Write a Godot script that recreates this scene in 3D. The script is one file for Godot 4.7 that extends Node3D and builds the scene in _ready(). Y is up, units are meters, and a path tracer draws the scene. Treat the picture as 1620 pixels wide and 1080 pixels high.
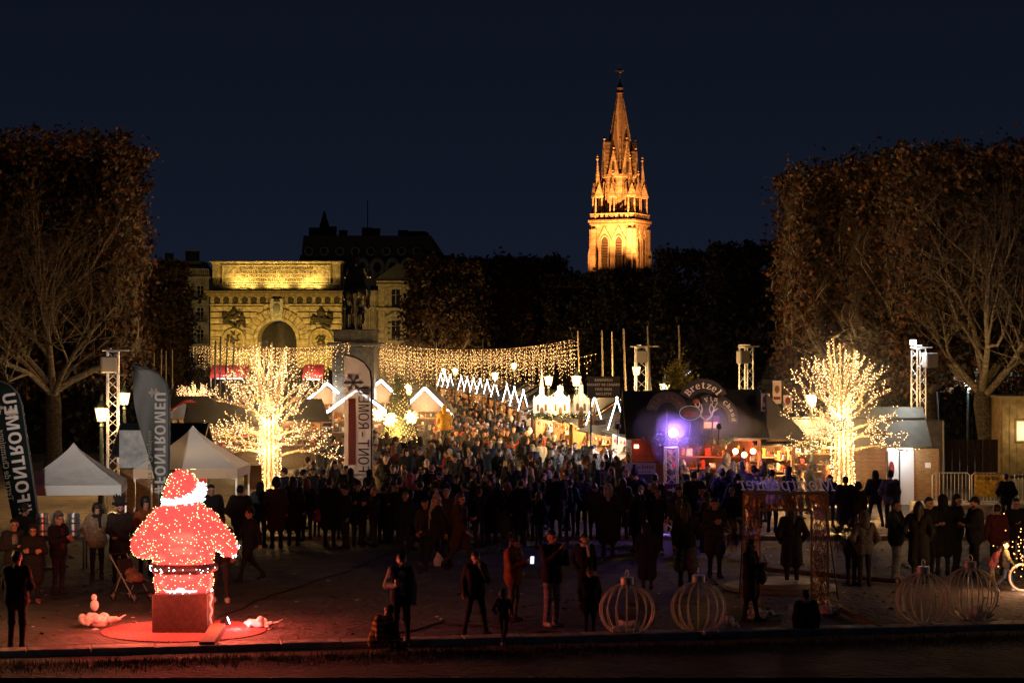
extends Node3D


func _ready() -> void:
	rng.seed = 2024
	# camera
	var cam := Camera3D.new()
	cam.name = "camera"
	add_child(cam)
	cam.position = Vector3(0, CH, 0)
	cam.rotation.x = 10.0 / F
	cam.fov = rad_to_deg(2.0 * atan(540.0 / F))
	cam.near = 1.0
	cam.far = 3000.0
	cam.current = true
	# night sky
	var env := Environment.new()
	env.background_mode = Environment.BG_SKY
	var sm := ProceduralSkyMaterial.new()
	sm.sky_top_color = Color(0.0024, 0.0040, 0.0095).linear_to_srgb()
	sm.sky_horizon_color = Color(0.0090, 0.0120, 0.0245).linear_to_srgb()
	sm.sky_curve = 0.075
	sm.ground_bottom_color = Color(0.002, 0.002, 0.002)
	sm.ground_horizon_color = Color(0.004, 0.004, 0.005)
	sm.sun_angle_max = 1.0
	env.sky = Sky.new()
	env.sky.sky_material = sm
	env.tonemap_mode = Environment.TONE_MAPPER_LINEAR
	env.tonemap_exposure = 1.0
	env.sdfgi_enabled = true
	env.ssao_enabled = true
	env.ssil_enabled = true
	env.volumetric_fog_enabled = true
	env.volumetric_fog_density = 0.0
	var we := WorldEnvironment.new()
	we.name = "environment"
	we.environment = env
	add_child(we)
	# setting and large structures
	build_ground()
	build_arch()
	build_tower()
	build_town()
	build_statue()
	build_trees()
	# market
	build_lights()
	build_stalls()
	build_square()
	# people
	build_heroes()
	build_crowd()

const TER := 0.12
const F := 3400.0      # focal length in photograph pixels
const CH := 5.6        # eye height above the promenade
const HZ := 550.0      # horizon row

var used := {}
var mats := {}
var rng := RandomNumberGenerator.new()
var tex := {}

# ---------- places ----------
func at(px: float, py: float, d: float) -> Vector3:
	return Vector3((px - 810.0) * d / F, CH - (py - HZ) * d / F, -d)

func ground(px: float, py: float, lift := 0.0) -> Vector3:
	var d := F * (CH - lift) / (py - HZ)
	return Vector3((px - 810.0) * d / F, lift, -d)

# ---------- naming ----------
func numbered(called: String) -> String:
	var n: int = used.get(called, 0)
	used[called] = n + 1
	return called if n == 0 else "%s_%03d" % [called, n]

func tag(o: Node, label := "", category := "", group := "", kind := "") -> Node:
	if label: o.set_meta("label", label)
	if category: o.set_meta("category", category)
	if group: o.set_meta("group", group)
	if kind: o.set_meta("kind", kind)
	return o

func thing(called: String, label: String, category: String, pos := Vector3.ZERO, turn := 0.0, group := "") -> Node3D:
	var o := Node3D.new()
	o.name = numbered(called)
	o.position = pos
	o.rotation.y = turn
	add_child(o, true)
	tag(o, label, category, group)
	return o

func part(called: String, m: Mesh, mat: Material, parent: Node, xf := Transform3D(), kind := "") -> MeshInstance3D:
	var o := MeshInstance3D.new()
	o.name = called if parent != self else numbered(called)
	o.mesh = m
	if mat: o.material_override = mat
	o.transform = xf
	parent.add_child(o, true)
	if kind: o.set_meta("kind", kind)
	return o

func scatter(called: String, m: Mesh, mat: Material, where: Array, cols: Array, parent: Node) -> MultiMeshInstance3D:
	var mm := MultiMesh.new()
	mm.transform_format = MultiMesh.TRANSFORM_3D
	mm.use_colors = cols.size() > 0
	mm.mesh = m
	mm.instance_count = where.size()
	for i in where.size():
		mm.set_instance_transform(i, where[i])
		if cols.size(): mm.set_instance_color(i, cols[i])
	var o := MultiMeshInstance3D.new()
	o.name = called if parent != self else numbered(called)
	o.multimesh = mm
	o.material_override = mat
	parent.add_child(o, true)
	o.set_meta("kind", "stuff")
	return o

# ---------- materials ----------
func noise_tex(key: String, freq: float, oct: int, lo: float, hi: float, normal := 0.0, size := 256, warp := 0.0) -> Texture2D:
	if tex.has(key): return tex[key]
	var n := FastNoiseLite.new()
	n.noise_type = FastNoiseLite.TYPE_SIMPLEX_SMOOTH
	n.seed = key.hash() % 1000
	n.frequency = freq
	n.fractal_octaves = oct
	if warp > 0.0:
		n.domain_warp_enabled = true
		n.domain_warp_amplitude = warp
	var t := NoiseTexture2D.new()
	t.width = size
	t.height = size
	t.seamless = true
	t.noise = n
	if normal > 0.0:
		t.as_normal_map = true
		t.bump_strength = normal
	else:
		var g := Gradient.new()
		g.set_color(0, Color(lo, lo, lo))
		g.set_color(1, Color(hi, hi, hi))
		t.color_ramp = g
	tex[key] = t
	return t

func mat(key: String, lin: Color, rough := 0.8, metal := 0.0, grain := "", scale := Vector3.ONE) -> StandardMaterial3D:
	if mats.has(key): return mats[key]
	var m := StandardMaterial3D.new()
	m.resource_name = key
	m.albedo_color = lin.linear_to_srgb()
	m.roughness = rough
	m.metallic = metal
	if grain != "":
		m.uv1_triplanar = true
		m.uv1_world_triplanar = grain != "leafy"
		m.uv1_scale = scale
		match grain:
			"stone":
				m.albedo_texture = noise_tex("stone", 0.02, 5, 0.62, 1.0)
				m.normal_enabled = true
				m.normal_texture = noise_tex("stone_n", 0.03, 4, 0, 1, 6.0)
				m.normal_scale = 0.6
			"soil":
				m.albedo_texture = noise_tex("soil", 0.012, 6, 0.62, 1.0, 0.0, 512, 20.0)
				m.normal_enabled = true
				m.normal_texture = noise_tex("soil_n", 0.06, 5, 0, 1, 5.0, 512)
				m.normal_scale = 0.7
			"wood":
				m.albedo_texture = noise_tex("wood", 0.03, 4, 0.55, 1.0)
			"cloth":
				m.albedo_texture = noise_tex("cloth", 0.02, 4, 0.6, 1.0)
				m.normal_enabled = true
				m.normal_texture = noise_tex("cloth_n", 0.02, 3, 0, 1, 10.0)
				m.normal_scale = 0.9
			"bark":
				m.albedo_texture = noise_tex("bark", 0.02, 4, 0.35, 1.0)
				m.normal_enabled = true
				m.normal_texture = noise_tex("bark_n", 0.04, 4, 0, 1, 8.0)
			"tent":
				m.normal_enabled = true
				m.normal_texture = noise_tex("cloth_n", 0.02, 3, 0, 1, 10.0)
				m.normal_scale = 0.25
			"worn":
				m.albedo_texture = noise_tex("worn", 0.01, 5, 0.7, 1.0, 0.0, 256, 15.0)
	mats[key] = m
	return m

func glow(key: String, lin: Color, energy: float, base := Color(0.5, 0.5, 0.5)) -> StandardMaterial3D:
	if mats.has(key): return mats[key]
	var m := StandardMaterial3D.new()
	m.resource_name = key
	m.albedo_color = base
	m.roughness = 0.4
	m.emission_enabled = true
	m.emission = lin.linear_to_srgb()
	m.emission_energy_multiplier = energy
	mats[key] = m
	return m

func lamp(parent: Node, pos: Vector3, lin: Color, energy: float, size := 0.1, reach := 60.0) -> OmniLight3D:
	var l := OmniLight3D.new()
	l.name = "lamp_light"
	l.position = pos
	l.light_color = lin.linear_to_srgb()
	l.light_energy = energy * 3.2
	l.light_size = size
	l.omni_range = reach
	l.omni_attenuation = 2.0
	l.shadow_enabled = true
	parent.add_child(l, true)
	return l

func spot(parent: Node, pos: Vector3, aim: Vector3, lin: Color, energy: float, angle: float, soft := 0.6, size := 0.15, reach := 120.0) -> SpotLight3D:
	var l := SpotLight3D.new()
	l.name = "flood_light"
	parent.add_child(l, true)
	l.position = pos
	var up := Vector3.UP if absf((aim - pos).normalized().y) < 0.98 else Vector3.FORWARD
	l.basis = Basis.looking_at((aim - pos).normalized(), up)
	l.light_color = lin.linear_to_srgb()
	l.light_energy = energy * 2.6
	l.light_size = size
	l.spot_angle = angle
	l.spot_angle_attenuation = soft
	l.spot_range = reach
	l.spot_attenuation = 2.0
	l.shadow_enabled = true
	return l

# ---------- mesh builder: corners are given counter-clockwise as seen from outside, stored clockwise ----------
class MB:
	var v := PackedVector3Array()
	var n := PackedVector3Array()
	func tri(a: Vector3, b: Vector3, c: Vector3) -> void:
		var m := (b - a).cross(c - a).normalized()
		v.append_array(PackedVector3Array([a, c, b]))
		n.append_array(PackedVector3Array([m, m, m]))
	func trin(a: Vector3, b: Vector3, c: Vector3, na: Vector3, nb: Vector3, nc: Vector3) -> void:
		v.append_array(PackedVector3Array([a, c, b]))
		n.append_array(PackedVector3Array([na, nc, nb]))
	func quad(a: Vector3, b: Vector3, c: Vector3, d: Vector3) -> void:
		tri(a, b, c)
		tri(a, c, d)
	func box(c: Vector3, s: Vector3, b := Basis.IDENTITY) -> MB:
		var x := b.x * s.x * 0.5
		var y := b.y * s.y * 0.5
		var z := b.z * s.z * 0.5
		quad(c - x - y + z, c + x - y + z, c + x + y + z, c - x + y + z)
		quad(c + x - y - z, c - x - y - z, c - x + y - z, c + x + y - z)
		quad(c + x - y + z, c + x - y - z, c + x + y - z, c + x + y + z)
		quad(c - x - y - z, c - x - y + z, c - x + y + z, c - x + y - z)
		quad(c - x + y + z, c + x + y + z, c + x + y - z, c - x + y - z)
		quad(c - x - y - z, c + x - y - z, c + x - y + z, c - x - y + z)
		return self
	# box with its long edges chamfered all round
	func slab(c: Vector3, s: Vector3, e: float, b := Basis.IDENTITY) -> MB:
		var h := s * 0.5
		e = minf(e, minf(h.x, minf(h.y, h.z)) * 0.9)
		for ax in 3:
			var u := (ax + 1) % 3
			var w := (ax + 2) % 3
			for sg in [-1.0, 1.0]:
				var p := []
				for k in [[-1, -1], [1, -1], [1, 1], [-1, 1]]:
					var q := Vector3.ZERO
					q[ax] = sg * h[ax]
					q[u] = k[0] * (h[u] - e)
					q[w] = k[1] * (h[w] - e)
					p.append(c + b * q)
				if sg > 0: quad(p[0], p[1], p[2], p[3])
				else: quad(p[3], p[2], p[1], p[0])
				for sw in [-1.0, 1.0]:
					var a0 := Vector3.ZERO
					a0[ax] = sg * h[ax]; a0[u] = sw * (h[u] - e); a0[w] = -(h[w] - e)
					var a1 := a0
					a1[w] = h[w] - e
					var b0 := Vector3.ZERO
					b0[ax] = sg * (h[ax] - e); b0[u] = sw * h[u]; b0[w] = -(h[w] - e)
					var b1 := b0
					b1[w] = h[w] - e
					if sg * sw > 0: quad(c + b * a0, c + b * b0, c + b * b1, c + b * a1)
					else: quad(c + b * a1, c + b * b1, c + b * b0, c + b * a0)
					for sv in [-1.0, 1.0]:
						if ax == 0:
							var q0 := Vector3(sg * h.x, sw * (h.y - e), sv * (h.z - e))
							var q1 := Vector3(sg * (h.x - e), sw * h.y, sv * (h.z - e))
							var q2 := Vector3(sg * (h.x - e), sw * (h.y - e), sv * h.z)
							if sg * sw * sv > 0: tri(c + b * q0, c + b * q1, c + b * q2)
							else: tri(c + b * q0, c + b * q2, c + b * q1)
		return self
	static func frame(d: Vector3) -> Basis:
		var y := d.normalized()
		var t := Vector3.RIGHT if absf(y.x) < 0.8 else Vector3.FORWARD
		var z := t.cross(y).normalized()
		return Basis(y.cross(z), y, z)
	func bar(a: Vector3, b: Vector3, w: float, h := -1.0) -> MB:
		var f := frame(b - a)
		return box((a + b) * 0.5, Vector3(w, a.distance_to(b), h if h > 0 else w), f)
	func tube(p: Array, r: Array, sides := 6, caps := true) -> MB:
		var rings := []
		var f := frame(p[1] - p[0])
		for i in p.size():
			var d: Vector3 = (p[mini(i + 1, p.size() - 1)] - p[maxi(i - 1, 0)]).normalized()
			var x: Vector3 = (f.x - d * f.x.dot(d)).normalized()
			f = Basis(x, d, x.cross(d))
			var ring := []
			for k in sides:
				var a := TAU * k / sides
				ring.append(f.x * cos(a) + f.z * sin(a))
			rings.append(ring)
		for i in p.size() - 1:
			for k in sides:
				var j := (k + 1) % sides
				var a: Vector3 = rings[i][k]
				var b: Vector3 = rings[i][j]
				var c: Vector3 = rings[i + 1][j]
				var d: Vector3 = rings[i + 1][k]
				trin(p[i] + a * r[i], p[i + 1] + c * r[i + 1], p[i] + b * r[i], a, c, b)
				trin(p[i] + a * r[i], p[i + 1] + d * r[i + 1], p[i + 1] + c * r[i + 1], a, d, c)
		if caps:
			for k in range(1, sides - 1):
				var e := p.size() - 1
				tri(p[0] + rings[0][0] * r[0], p[0] + rings[0][k] * r[0], p[0] + rings[0][k + 1] * r[0])
				tri(p[e] + rings[e][0] * r[e], p[e] + rings[e][k + 1] * r[e], p[e] + rings[e][k] * r[e])
		return self
	func rod(a: Vector3, b: Vector3, r: float, sides := 6) -> MB:
		return tube([a, b], [r, r], sides)
	# profile of (radius, height), bottom to top
	func lathe(prof: Array, sides: int, c := Vector3.ZERO, b := Basis.IDENTITY, sharp := false) -> MB:
		for i in prof.size() - 1:
			var p: Vector2 = prof[i]
			var q: Vector2 = prof[i + 1]
			var t := q - p
			var nn := Vector2(t.y, -t.x).normalized()
			for k in sides:
				var a0 := TAU * k / sides
				var a1 := TAU * (k + 1) / sides
				var A := Vector3(cos(a0), 0, sin(a0))
				var B := Vector3(cos(a1), 0, sin(a1))
				if sharp:
					quad(c + b * (B * p.x + Vector3.UP * p.y), c + b * (A * p.x + Vector3.UP * p.y), c + b * (A * q.x + Vector3.UP * q.y), c + b * (B * q.x + Vector3.UP * q.y))
				else:
					var na := b * (A * nn.x + Vector3.UP * nn.y)
					var nb := b * (B * nn.x + Vector3.UP * nn.y)
					var pa := c + b * (A * p.x + Vector3.UP * p.y)
					var pb := c + b * (B * p.x + Vector3.UP * p.y)
					var qa := c + b * (A * q.x + Vector3.UP * q.y)
					var qb := c + b * (B * q.x + Vector3.UP * q.y)
					trin(pb, pa, qa, nb, na, na)
					trin(pb, qa, qb, nb, na, nb)
		return self
	func ball(c: Vector3, r: Vector3, rings := 8, sides := 12, b := Basis.IDENTITY) -> MB:
		for i in rings:
			var t0 := PI * i / rings
			var t1 := PI * (i + 1) / rings
			for k in sides:
				var a0 := TAU * k / sides
				var a1 := TAU * (k + 1) / sides
				var q := []
				for e in [[t0, a0], [t1, a0], [t1, a1], [t0, a1]]:
					q.append(Vector3(sin(e[0]) * cos(e[1]), cos(e[0]), sin(e[0]) * sin(e[1])))
				var pn := []
				var pp := []
				for e in q:
					pp.append(c + b * (e * r))
					pn.append((b * (e / r)).normalized())
				if i < rings - 1: trin(pp[0], pp[2], pp[1], pn[0], pn[2], pn[1])
				if i > 0: trin(pp[0], pp[3], pp[2], pn[0], pn[3], pn[2])
		return self
	# polygon in x,y (any winding) pushed from z0 to z1
	func prism(poly: PackedVector2Array, z0: float, z1: float, xf := Transform3D()) -> MB:
		if Geometry2D.is_polygon_clockwise(poly):
			poly = poly.duplicate()
			poly.reverse()
		var ix := Geometry2D.triangulate_polygon(poly)
		for i in range(0, ix.size(), 3):
			var a := poly[ix[i]]
			var b := poly[ix[i + 1]]
			var c := poly[ix[i + 2]]
			if (b - a).cross(c - a) < 0:
				var s := b
				b = c
				c = s
			tri(xf * Vector3(a.x, a.y, z1), xf * Vector3(b.x, b.y, z1), xf * Vector3(c.x, c.y, z1))
			tri(xf * Vector3(a.x, a.y, z0), xf * Vector3(c.x, c.y, z0), xf * Vector3(b.x, b.y, z0))
		for i in poly.size():
			var a := poly[i]
			var b := poly[(i + 1) % poly.size()]
			quad(xf * Vector3(a.x, a.y, z0), xf * Vector3(b.x, b.y, z0), xf * Vector3(b.x, b.y, z1), xf * Vector3(a.x, a.y, z1))
		return self
	func add(o: MB, xf := Transform3D()) -> MB:
		for i in o.v.size():
			v.append(xf * o.v[i])
			n.append((xf.basis * o.n[i]).normalized())
		return self
	func done() -> ArrayMesh:
		var m := ArrayMesh.new()
		var a := []
		a.resize(Mesh.ARRAY_MAX)
		a[Mesh.ARRAY_VERTEX] = v
		a[Mesh.ARRAY_NORMAL] = n
		m.add_surface_from_arrays(Mesh.PRIMITIVE_TRIANGLES, a)
		return m

func mb() -> MB:
	return MB.new()

func arc(cx: float, cy: float, rx: float, ry: float, a0: float, a1: float, steps: int) -> PackedVector2Array:
	var p := PackedVector2Array()
	for i in steps + 1:
		var a := lerpf(a0, a1, float(i) / steps)
		p.append(Vector2(cx + cos(a) * rx, cy + sin(a) * ry))
	return p

func words(called: String, text: String, height: float, mat_: Material, parent: Node, xf: Transform3D, font := "Droid Sans", bold := false, depth := 0.01, spacing := 0.0) -> MeshInstance3D:
	var f := SystemFont.new()
	f.font_names = PackedStringArray([font])
	if bold: f.font_weight = 700
	var t := TextMesh.new()
	t.text = text
	t.font = f
	t.font_size = 64
	t.pixel_size = height / 46.0     # cap height of these fonts is about 46 of 64
	t.depth = depth
	t.curve_step = 2.0
	return part(called, t, mat_, parent, xf)

# ---------- bodies: smooth union of tapered capsules, meshed with surface nets ----------
# bone: [from, to, radius, radius, region]
func nets(bones: Array, cell: float, k: float, out: Dictionary) -> void:
	var lo := Vector3(1e9, 1e9, 1e9)
	var hi := -lo
	for b in bones:
		var r := maxf(b[2], b[3])
		lo = lo.min(b[0] - Vector3.ONE * r).min(b[1] - Vector3.ONE * r)
		hi = hi.max(b[0] + Vector3.ONE * r).max(b[1] + Vector3.ONE * r)
	lo -= Vector3.ONE * cell * 2.5
	hi += Vector3.ONE * cell * 2.5
	var nx := int((hi.x - lo.x) / cell) + 2
	var ny := int((hi.y - lo.y) / cell) + 2
	var nz := int((hi.z - lo.z) / cell) + 2
	var D := PackedFloat32Array()
	D.resize(nx * ny * nz)
	D.fill(100.0)
	var B := D.duplicate()
	var R := PackedByteArray()
	R.resize(nx * ny * nz)
	var sx := 1
	var sy := nx
	var sz := nx * ny
	for b in bones:
		var a: Vector3 = b[0]
		var ab: Vector3 = b[1] - a
		var r0: float = b[2]
		var dr: float = b[3] - r0
		var inv := 1.0 / maxf(ab.length_squared(), 1e-9)
		var reg: int = b[4]
		var m := maxf(b[2], b[3]) + k + cell * 2.0
		var l0: Vector3 = (a.min(b[1]) - Vector3.ONE * m - lo) / cell
		var l1: Vector3 = (a.max(b[1]) + Vector3.ONE * m - lo) / cell
		for z in range(maxi(0, int(l0.z)), mini(nz, int(l1.z) + 2)):
			for y in range(maxi(0, int(l0.y)), mini(ny, int(l1.y) + 2)):
				var i := z * sz + y * sy
				for x in range(maxi(0, int(l0.x)), mini(nx, int(l1.x) + 2)):
					var p := lo + Vector3(x, y, z) * cell - a
					var t := clampf(p.dot(ab) * inv, 0.0, 1.0)
					var d := (p - ab * t).length() - r0 - dr * t
					var o := D[i + x]
					if d < B[i + x]:
						B[i + x] = d
						R[i + x] = reg
					var h := k - absf(d - o)
					D[i + x] = minf(d, o) - (h * h * 0.25 / k if h > 0.0 else 0.0)
	var id := PackedInt32Array()
	id.resize(nx * ny * nz)
	id.fill(-1)
	var vs := PackedVector3Array()
	var ns := PackedVector3Array()
	var rs := PackedByteArray()
	var cells := PackedInt32Array()
	var reach := cell * 1.9
	for z in nz - 1:
		for y in ny - 1:
			var i0 := z * sz + y * sy
			for x in nx - 1:
				var i := i0 + x
				var d0 := D[i]
				if d0 > reach or d0 < -reach: continue
				var d1 := D[i + 1]
				var d2 := D[i + sy]
				var d3 := D[i + sy + 1]
				var d4 := D[i + sz]
				var d5 := D[i + sz + 1]
				var d6 := D[i + sz + sy]
				var d7 := D[i + sz + sy + 1]
				var neg := int(d0 < 0) + int(d1 < 0) + int(d2 < 0) + int(d3 < 0) + int(d4 < 0) + int(d5 < 0) + int(d6 < 0) + int(d7 < 0)
				if neg == 0 or neg == 8: continue
				var q := Vector3.ZERO
				var c := 0.0
				if (d0 < 0) != (d1 < 0): q += Vector3(d0 / (d0 - d1), 0, 0); c += 1
				if (d2 < 0) != (d3 < 0): q += Vector3(d2 / (d2 - d3), 1, 0); c += 1
				if (d4 < 0) != (d5 < 0): q += Vector3(d4 / (d4 - d5), 0, 1); c += 1
				if (d6 < 0) != (d7 < 0): q += Vector3(d6 / (d6 - d7), 1, 1); c += 1
				if (d0 < 0) != (d2 < 0): q += Vector3(0, d0 / (d0 - d2), 0); c += 1
				if (d1 < 0) != (d3 < 0): q += Vector3(1, d1 / (d1 - d3), 0); c += 1
				if (d4 < 0) != (d6 < 0): q += Vector3(0, d4 / (d4 - d6), 1); c += 1
				if (d5 < 0) != (d7 < 0): q += Vector3(1, d5 / (d5 - d7), 1); c += 1
				if (d0 < 0) != (d4 < 0): q += Vector3(0, 0, d0 / (d0 - d4)); c += 1
				if (d1 < 0) != (d5 < 0): q += Vector3(1, 0, d1 / (d1 - d5)); c += 1
				if (d2 < 0) != (d6 < 0): q += Vector3(0, 1, d2 / (d2 - d6)); c += 1
				if (d3 < 0) != (d7 < 0): q += Vector3(1, 1, d3 / (d3 - d7)); c += 1
				id[i] = vs.size()
				vs.append(lo + (Vector3(x, y, z) + q / c) * cell)
				ns.append(Vector3(d1 + d3 + d5 + d7 - d0 - d2 - d4 - d6, d2 + d3 + d6 + d7 - d0 - d1 - d4 - d5, d4 + d5 + d6 + d7 - d0 - d1 - d2 - d3).normalized())
				rs.append(R[i])
				cells.append(i)
	var steps := [[sx, sy, sz], [sy, sz, sx], [sz, sx, sy]]
	for vi in cells.size():
		var i := cells[vi]
		for s in steps:
			var inside := D[i] < 0
			if inside == (D[i + s[0]] < 0): continue
			var e: int = s[1]
			var f: int = s[2]
			if i - e - f < 0: continue
			var a := id[i]
			var b := id[i - e]
			var c := id[i - e - f]
			var d := id[i - f]
			if a < 0 or b < 0 or c < 0 or d < 0: continue
			var reg := rs[a]
			if not out.has(reg): out[reg] = [PackedVector3Array(), PackedVector3Array()]
			var w: Array = [a, d, c, b] if inside else [a, b, c, d]     # clockwise from outside
			for t in [0, 1, 2, 0, 2, 3]:
				out[reg][0].append(vs[w[t]])
				out[reg][1].append(ns[w[t]])

func regions(out: Dictionary, keep: Array, index := {}) -> ArrayMesh:
	var m := ArrayMesh.new()
	for r in keep:
		if not out.has(r): continue
		var a := []
		a.resize(Mesh.ARRAY_MAX)
		a[Mesh.ARRAY_VERTEX] = out[r][0]
		a[Mesh.ARRAY_NORMAL] = out[r][1]
		index[r] = m.get_surface_count()
		m.add_surface_from_arrays(Mesh.PRIMITIVE_TRIANGLES, a)
	return m if m.get_surface_count() else null
# ---------- people ----------
# regions: 0 skin, 1 coat, 2 trousers, 3 shoes, 4 hair, 5 hat, 6 second garment (shirt front, sleeves, skirt), 7 eyes, 8 scarf or hood trim, 9 backpack
const PARTS := {4: "hair", 5: "hat", 7: "eye", 8: "scarf", 9: "backpack", 10: "beard"}
var figures := {}

func figure(o: Dictionary) -> Array:
	var b := []
	var g := []      # hands
	var hd := []     # head
	var coat: String = o.get("coat", "short")
	var pad: float = {"slim": 0.0, "short": 0.022, "long": 0.024, "puffy": 0.045, "longpuffy": 0.05}[coat]
	var lean: float = o.get("lean", 0.0)
	var sit: bool = o.get("legs", "stand") == "sit"
	var T := Transform3D(Basis(Vector3.RIGHT, lean), Vector3.ZERO)      # the trunk leans about the hips
	var hip := Vector3(0, 0.93, 0)
	if sit: hip = Vector3(0, 0.20, -0.02)
	var up := func(p: Vector3) -> Vector3: return hip + T * (p - Vector3(0, 0.93, 0))
	# legs
	var lr := 0.088 + (0.012 if o.get("wide_trousers", false) else 0.0)
	for s in [-1.0, 1.0]:
		var h: Vector3 = hip + Vector3(s * 0.09, -0.02, 0)
		var kn: Vector3
		var an: Vector3
		var toe: Vector3
		match o.get("legs", "stand"):
			"stride":
				if s * o.get("lead", 1.0) > 0:
					kn = Vector3(s * 0.08, 0.51, 0.17); an = Vector3(s * 0.08, 0.10, 0.28); toe = Vector3(s * 0.10, 0.05, 0.44)
				else:
					kn = Vector3(s * 0.09, 0.50, -0.06); an = Vector3(s * 0.09, 0.15, -0.37); toe = Vector3(s * 0.10, 0.04, -0.25)
			"wide":
				kn = Vector3(s * 0.16, 0.50, 0.03); an = Vector3(s * 0.23, 0.09, -0.02); toe = Vector3(s * 0.29, 0.035, 0.12)
			"step":
				kn = Vector3(s * 0.10, 0.50, 0.04 * s); an = Vector3(s * 0.11, 0.09, 0.10 * s); toe = Vector3(s * 0.14, 0.035, 0.10 * s + 0.15)
			"sit":
				kn = Vector3(s * 0.13, 0.52, 0.34); an = Vector3(s * 0.12, 0.09, 0.42); toe = Vector3(s * 0.13, 0.035, 0.58)
			_:
				kn = Vector3(s * 0.10, 0.50, 0.02); an = Vector3(s * 0.105, 0.09, -0.02); toe = Vector3(s * 0.135, 0.035, 0.13)
		b.append([h, kn, lr, lr * 0.72, 2])
		b.append([kn, an + Vector3(0, 0.02, 0), lr * 0.70, lr * (0.62 if o.get("wide_trousers", false) else 0.50), 2])
		b.append([an + Vector3(0, -0.045, 0) , toe, 0.046, 0.036, 3])
		b.append([an, an + Vector3(0, -0.05, -0.03), 0.045, 0.04, 3])
	# trunk
	var w: float = o.get("girth", 1.0)
	for s in [-1.0, 1.0]:
		b.append([up.call(Vector3(s * 0.065 * w, 0.93, 0)), up.call(Vector3(s * 0.055 * w, 1.12, 0.0)), 0.115 * w + pad, 0.105 * w + pad, 1])
		b.append([up.call(Vector3(s * 0.055 * w, 1.12, 0)), up.call(Vector3(s * 0.095 * w, 1.31, 0.0)), 0.105 * w + pad, 0.105 + pad, 1])
		b.append([up.call(Vector3(s * 0.095 * w, 1.31, 0)), up.call(Vector3(s * 0.15, 1.415, -0.012)), 0.105 + pad, 0.066 + pad * 0.8, 1])
		if (coat == "long" or coat == "longpuffy") and not sit:
			b.append([up.call(Vector3(s * 0.06, 0.95, 0)), Vector3(s * 0.10, o.get("hem", 0.55), 0.02 if o.get("legs", "stand") != "stride" else 0.08 * s), 0.125 + pad, 0.115 + pad, 1])
		elif not sit:
			b.append([up.call(Vector3(s * 0.06, 0.95, 0)), Vector3(s * 0.075, 0.86, 0), 0.115 + pad, 0.105 + pad, 1])
		if o.get("skirt", false):
			b.append([Vector3(s * 0.07, 0.90, 0), Vector3(s * 0.13, 0.42, 0.02), 0.12, 0.14, 6])
	b.append([up.call(Vector3(0, 1.40, -0.01)), up.call(Vector3(0, 1.46, 0.0)), 0.075 + pad * 0.7, 0.062, 1])
	if o.get("front", false):      # an open coat shows what is worn below
		b.append([up.call(Vector3(0, 1.00, 0.075 + pad)), up.call(Vector3(0, 1.36, 0.085 + pad)), 0.062, 0.05, 6])
	if o.get("bag", false):
		for s in [-1.0, 1.0]:
			b.append([up.call(Vector3(s * 0.06, 1.08, -0.20 - pad)), up.call(Vector3(s * 0.05, 1.34, -0.19 - pad)), 0.09, 0.08, 9])
	# arms and hands
	var arms: Array = o.get("arms", ["down", "down"])
	for i in 2:
		var s := -1.0 if i == 0 else 1.0
		var sh := Vector3(s * 0.185, 1.405, -0.012)
		var el: Vector3
		var wr: Vector3
		match arms[i]:
			"pocket": el = Vector3(s * 0.30, 1.13, -0.09); wr = Vector3(s * 0.21, 0.94, 0.10)
			"phone": el = Vector3(s * 0.23, 1.15, 0.13); wr = Vector3(s * 0.07, 1.40, 0.32)
			"read": el = Vector3(s * 0.24, 1.12, 0.06); wr = Vector3(s * 0.07, 1.22, 0.30)
			"cup": el = Vector3(s * 0.28, 1.13, -0.02); wr = Vector3(s * 0.12, 1.15, 0.24)
			"up": el = Vector3(s * 0.30, 1.52, 0.12); wr = Vector3(s * 0.29, 1.78, 0.18)
			"out": el = Vector3(s * 0.43, 1.30, 0.06); wr = Vector3(s * 0.66, 1.40, 0.16)
			"fold": el = Vector3(s * 0.26, 1.14, 0.05); wr = Vector3(-s * 0.05, 1.17, 0.22)
			"hip": el = Vector3(s * 0.40, 1.16, -0.10); wr = Vector3(s * 0.20, 1.02, 0.06)
			"push": el = Vector3(s * 0.25, 1.13, 0.10); wr = Vector3(s * 0.20, 1.02, 0.36)
			"knee": el = Vector3(s * 0.24, 1.12, 0.16); wr = Vector3(s * 0.09, 1.16, 0.40)
			"swing": el = Vector3(s * 0.25, 1.13, 0.10); wr = Vector3(s * 0.23, 0.93, 0.26)
			"back": el = Vector3(s * 0.25, 1.13, -0.13); wr = Vector3(s * 0.25, 0.90, -0.16)
			_: el = Vector3(s * 0.25, 1.12, -0.03); wr = Vector3(s * 0.245, 0.88, 0.05)
		sh = up.call(sh); el = up.call(el); wr = up.call(wr)
		var reg: int = 6 if o.get("sleeves", false) else 1
		b.append([sh, el, 0.058 + pad * 0.7, 0.047 + pad * 0.7, reg])
		b.append([el, wr, 0.047 + pad * 0.7, 0.034 + pad * 0.5, reg])
		if arms[i] == "pocket": continue
		var d := (wr - el).normalized()
		var side := d.cross(Vector3.FORWARD if absf(d.z) < 0.8 else Vector3.UP).normalized()
		var nn := side.cross(d).normalized()
		if nn.dot(up.call(Vector3(0, 1.3, 0)) - wr) < 0: nn = -nn
		var sk: int = 1 if o.get("gloves", false) else 0
		g.append([wr - d * 0.01, wr + d * 0.02, 0.026, 0.026, sk])
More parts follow.
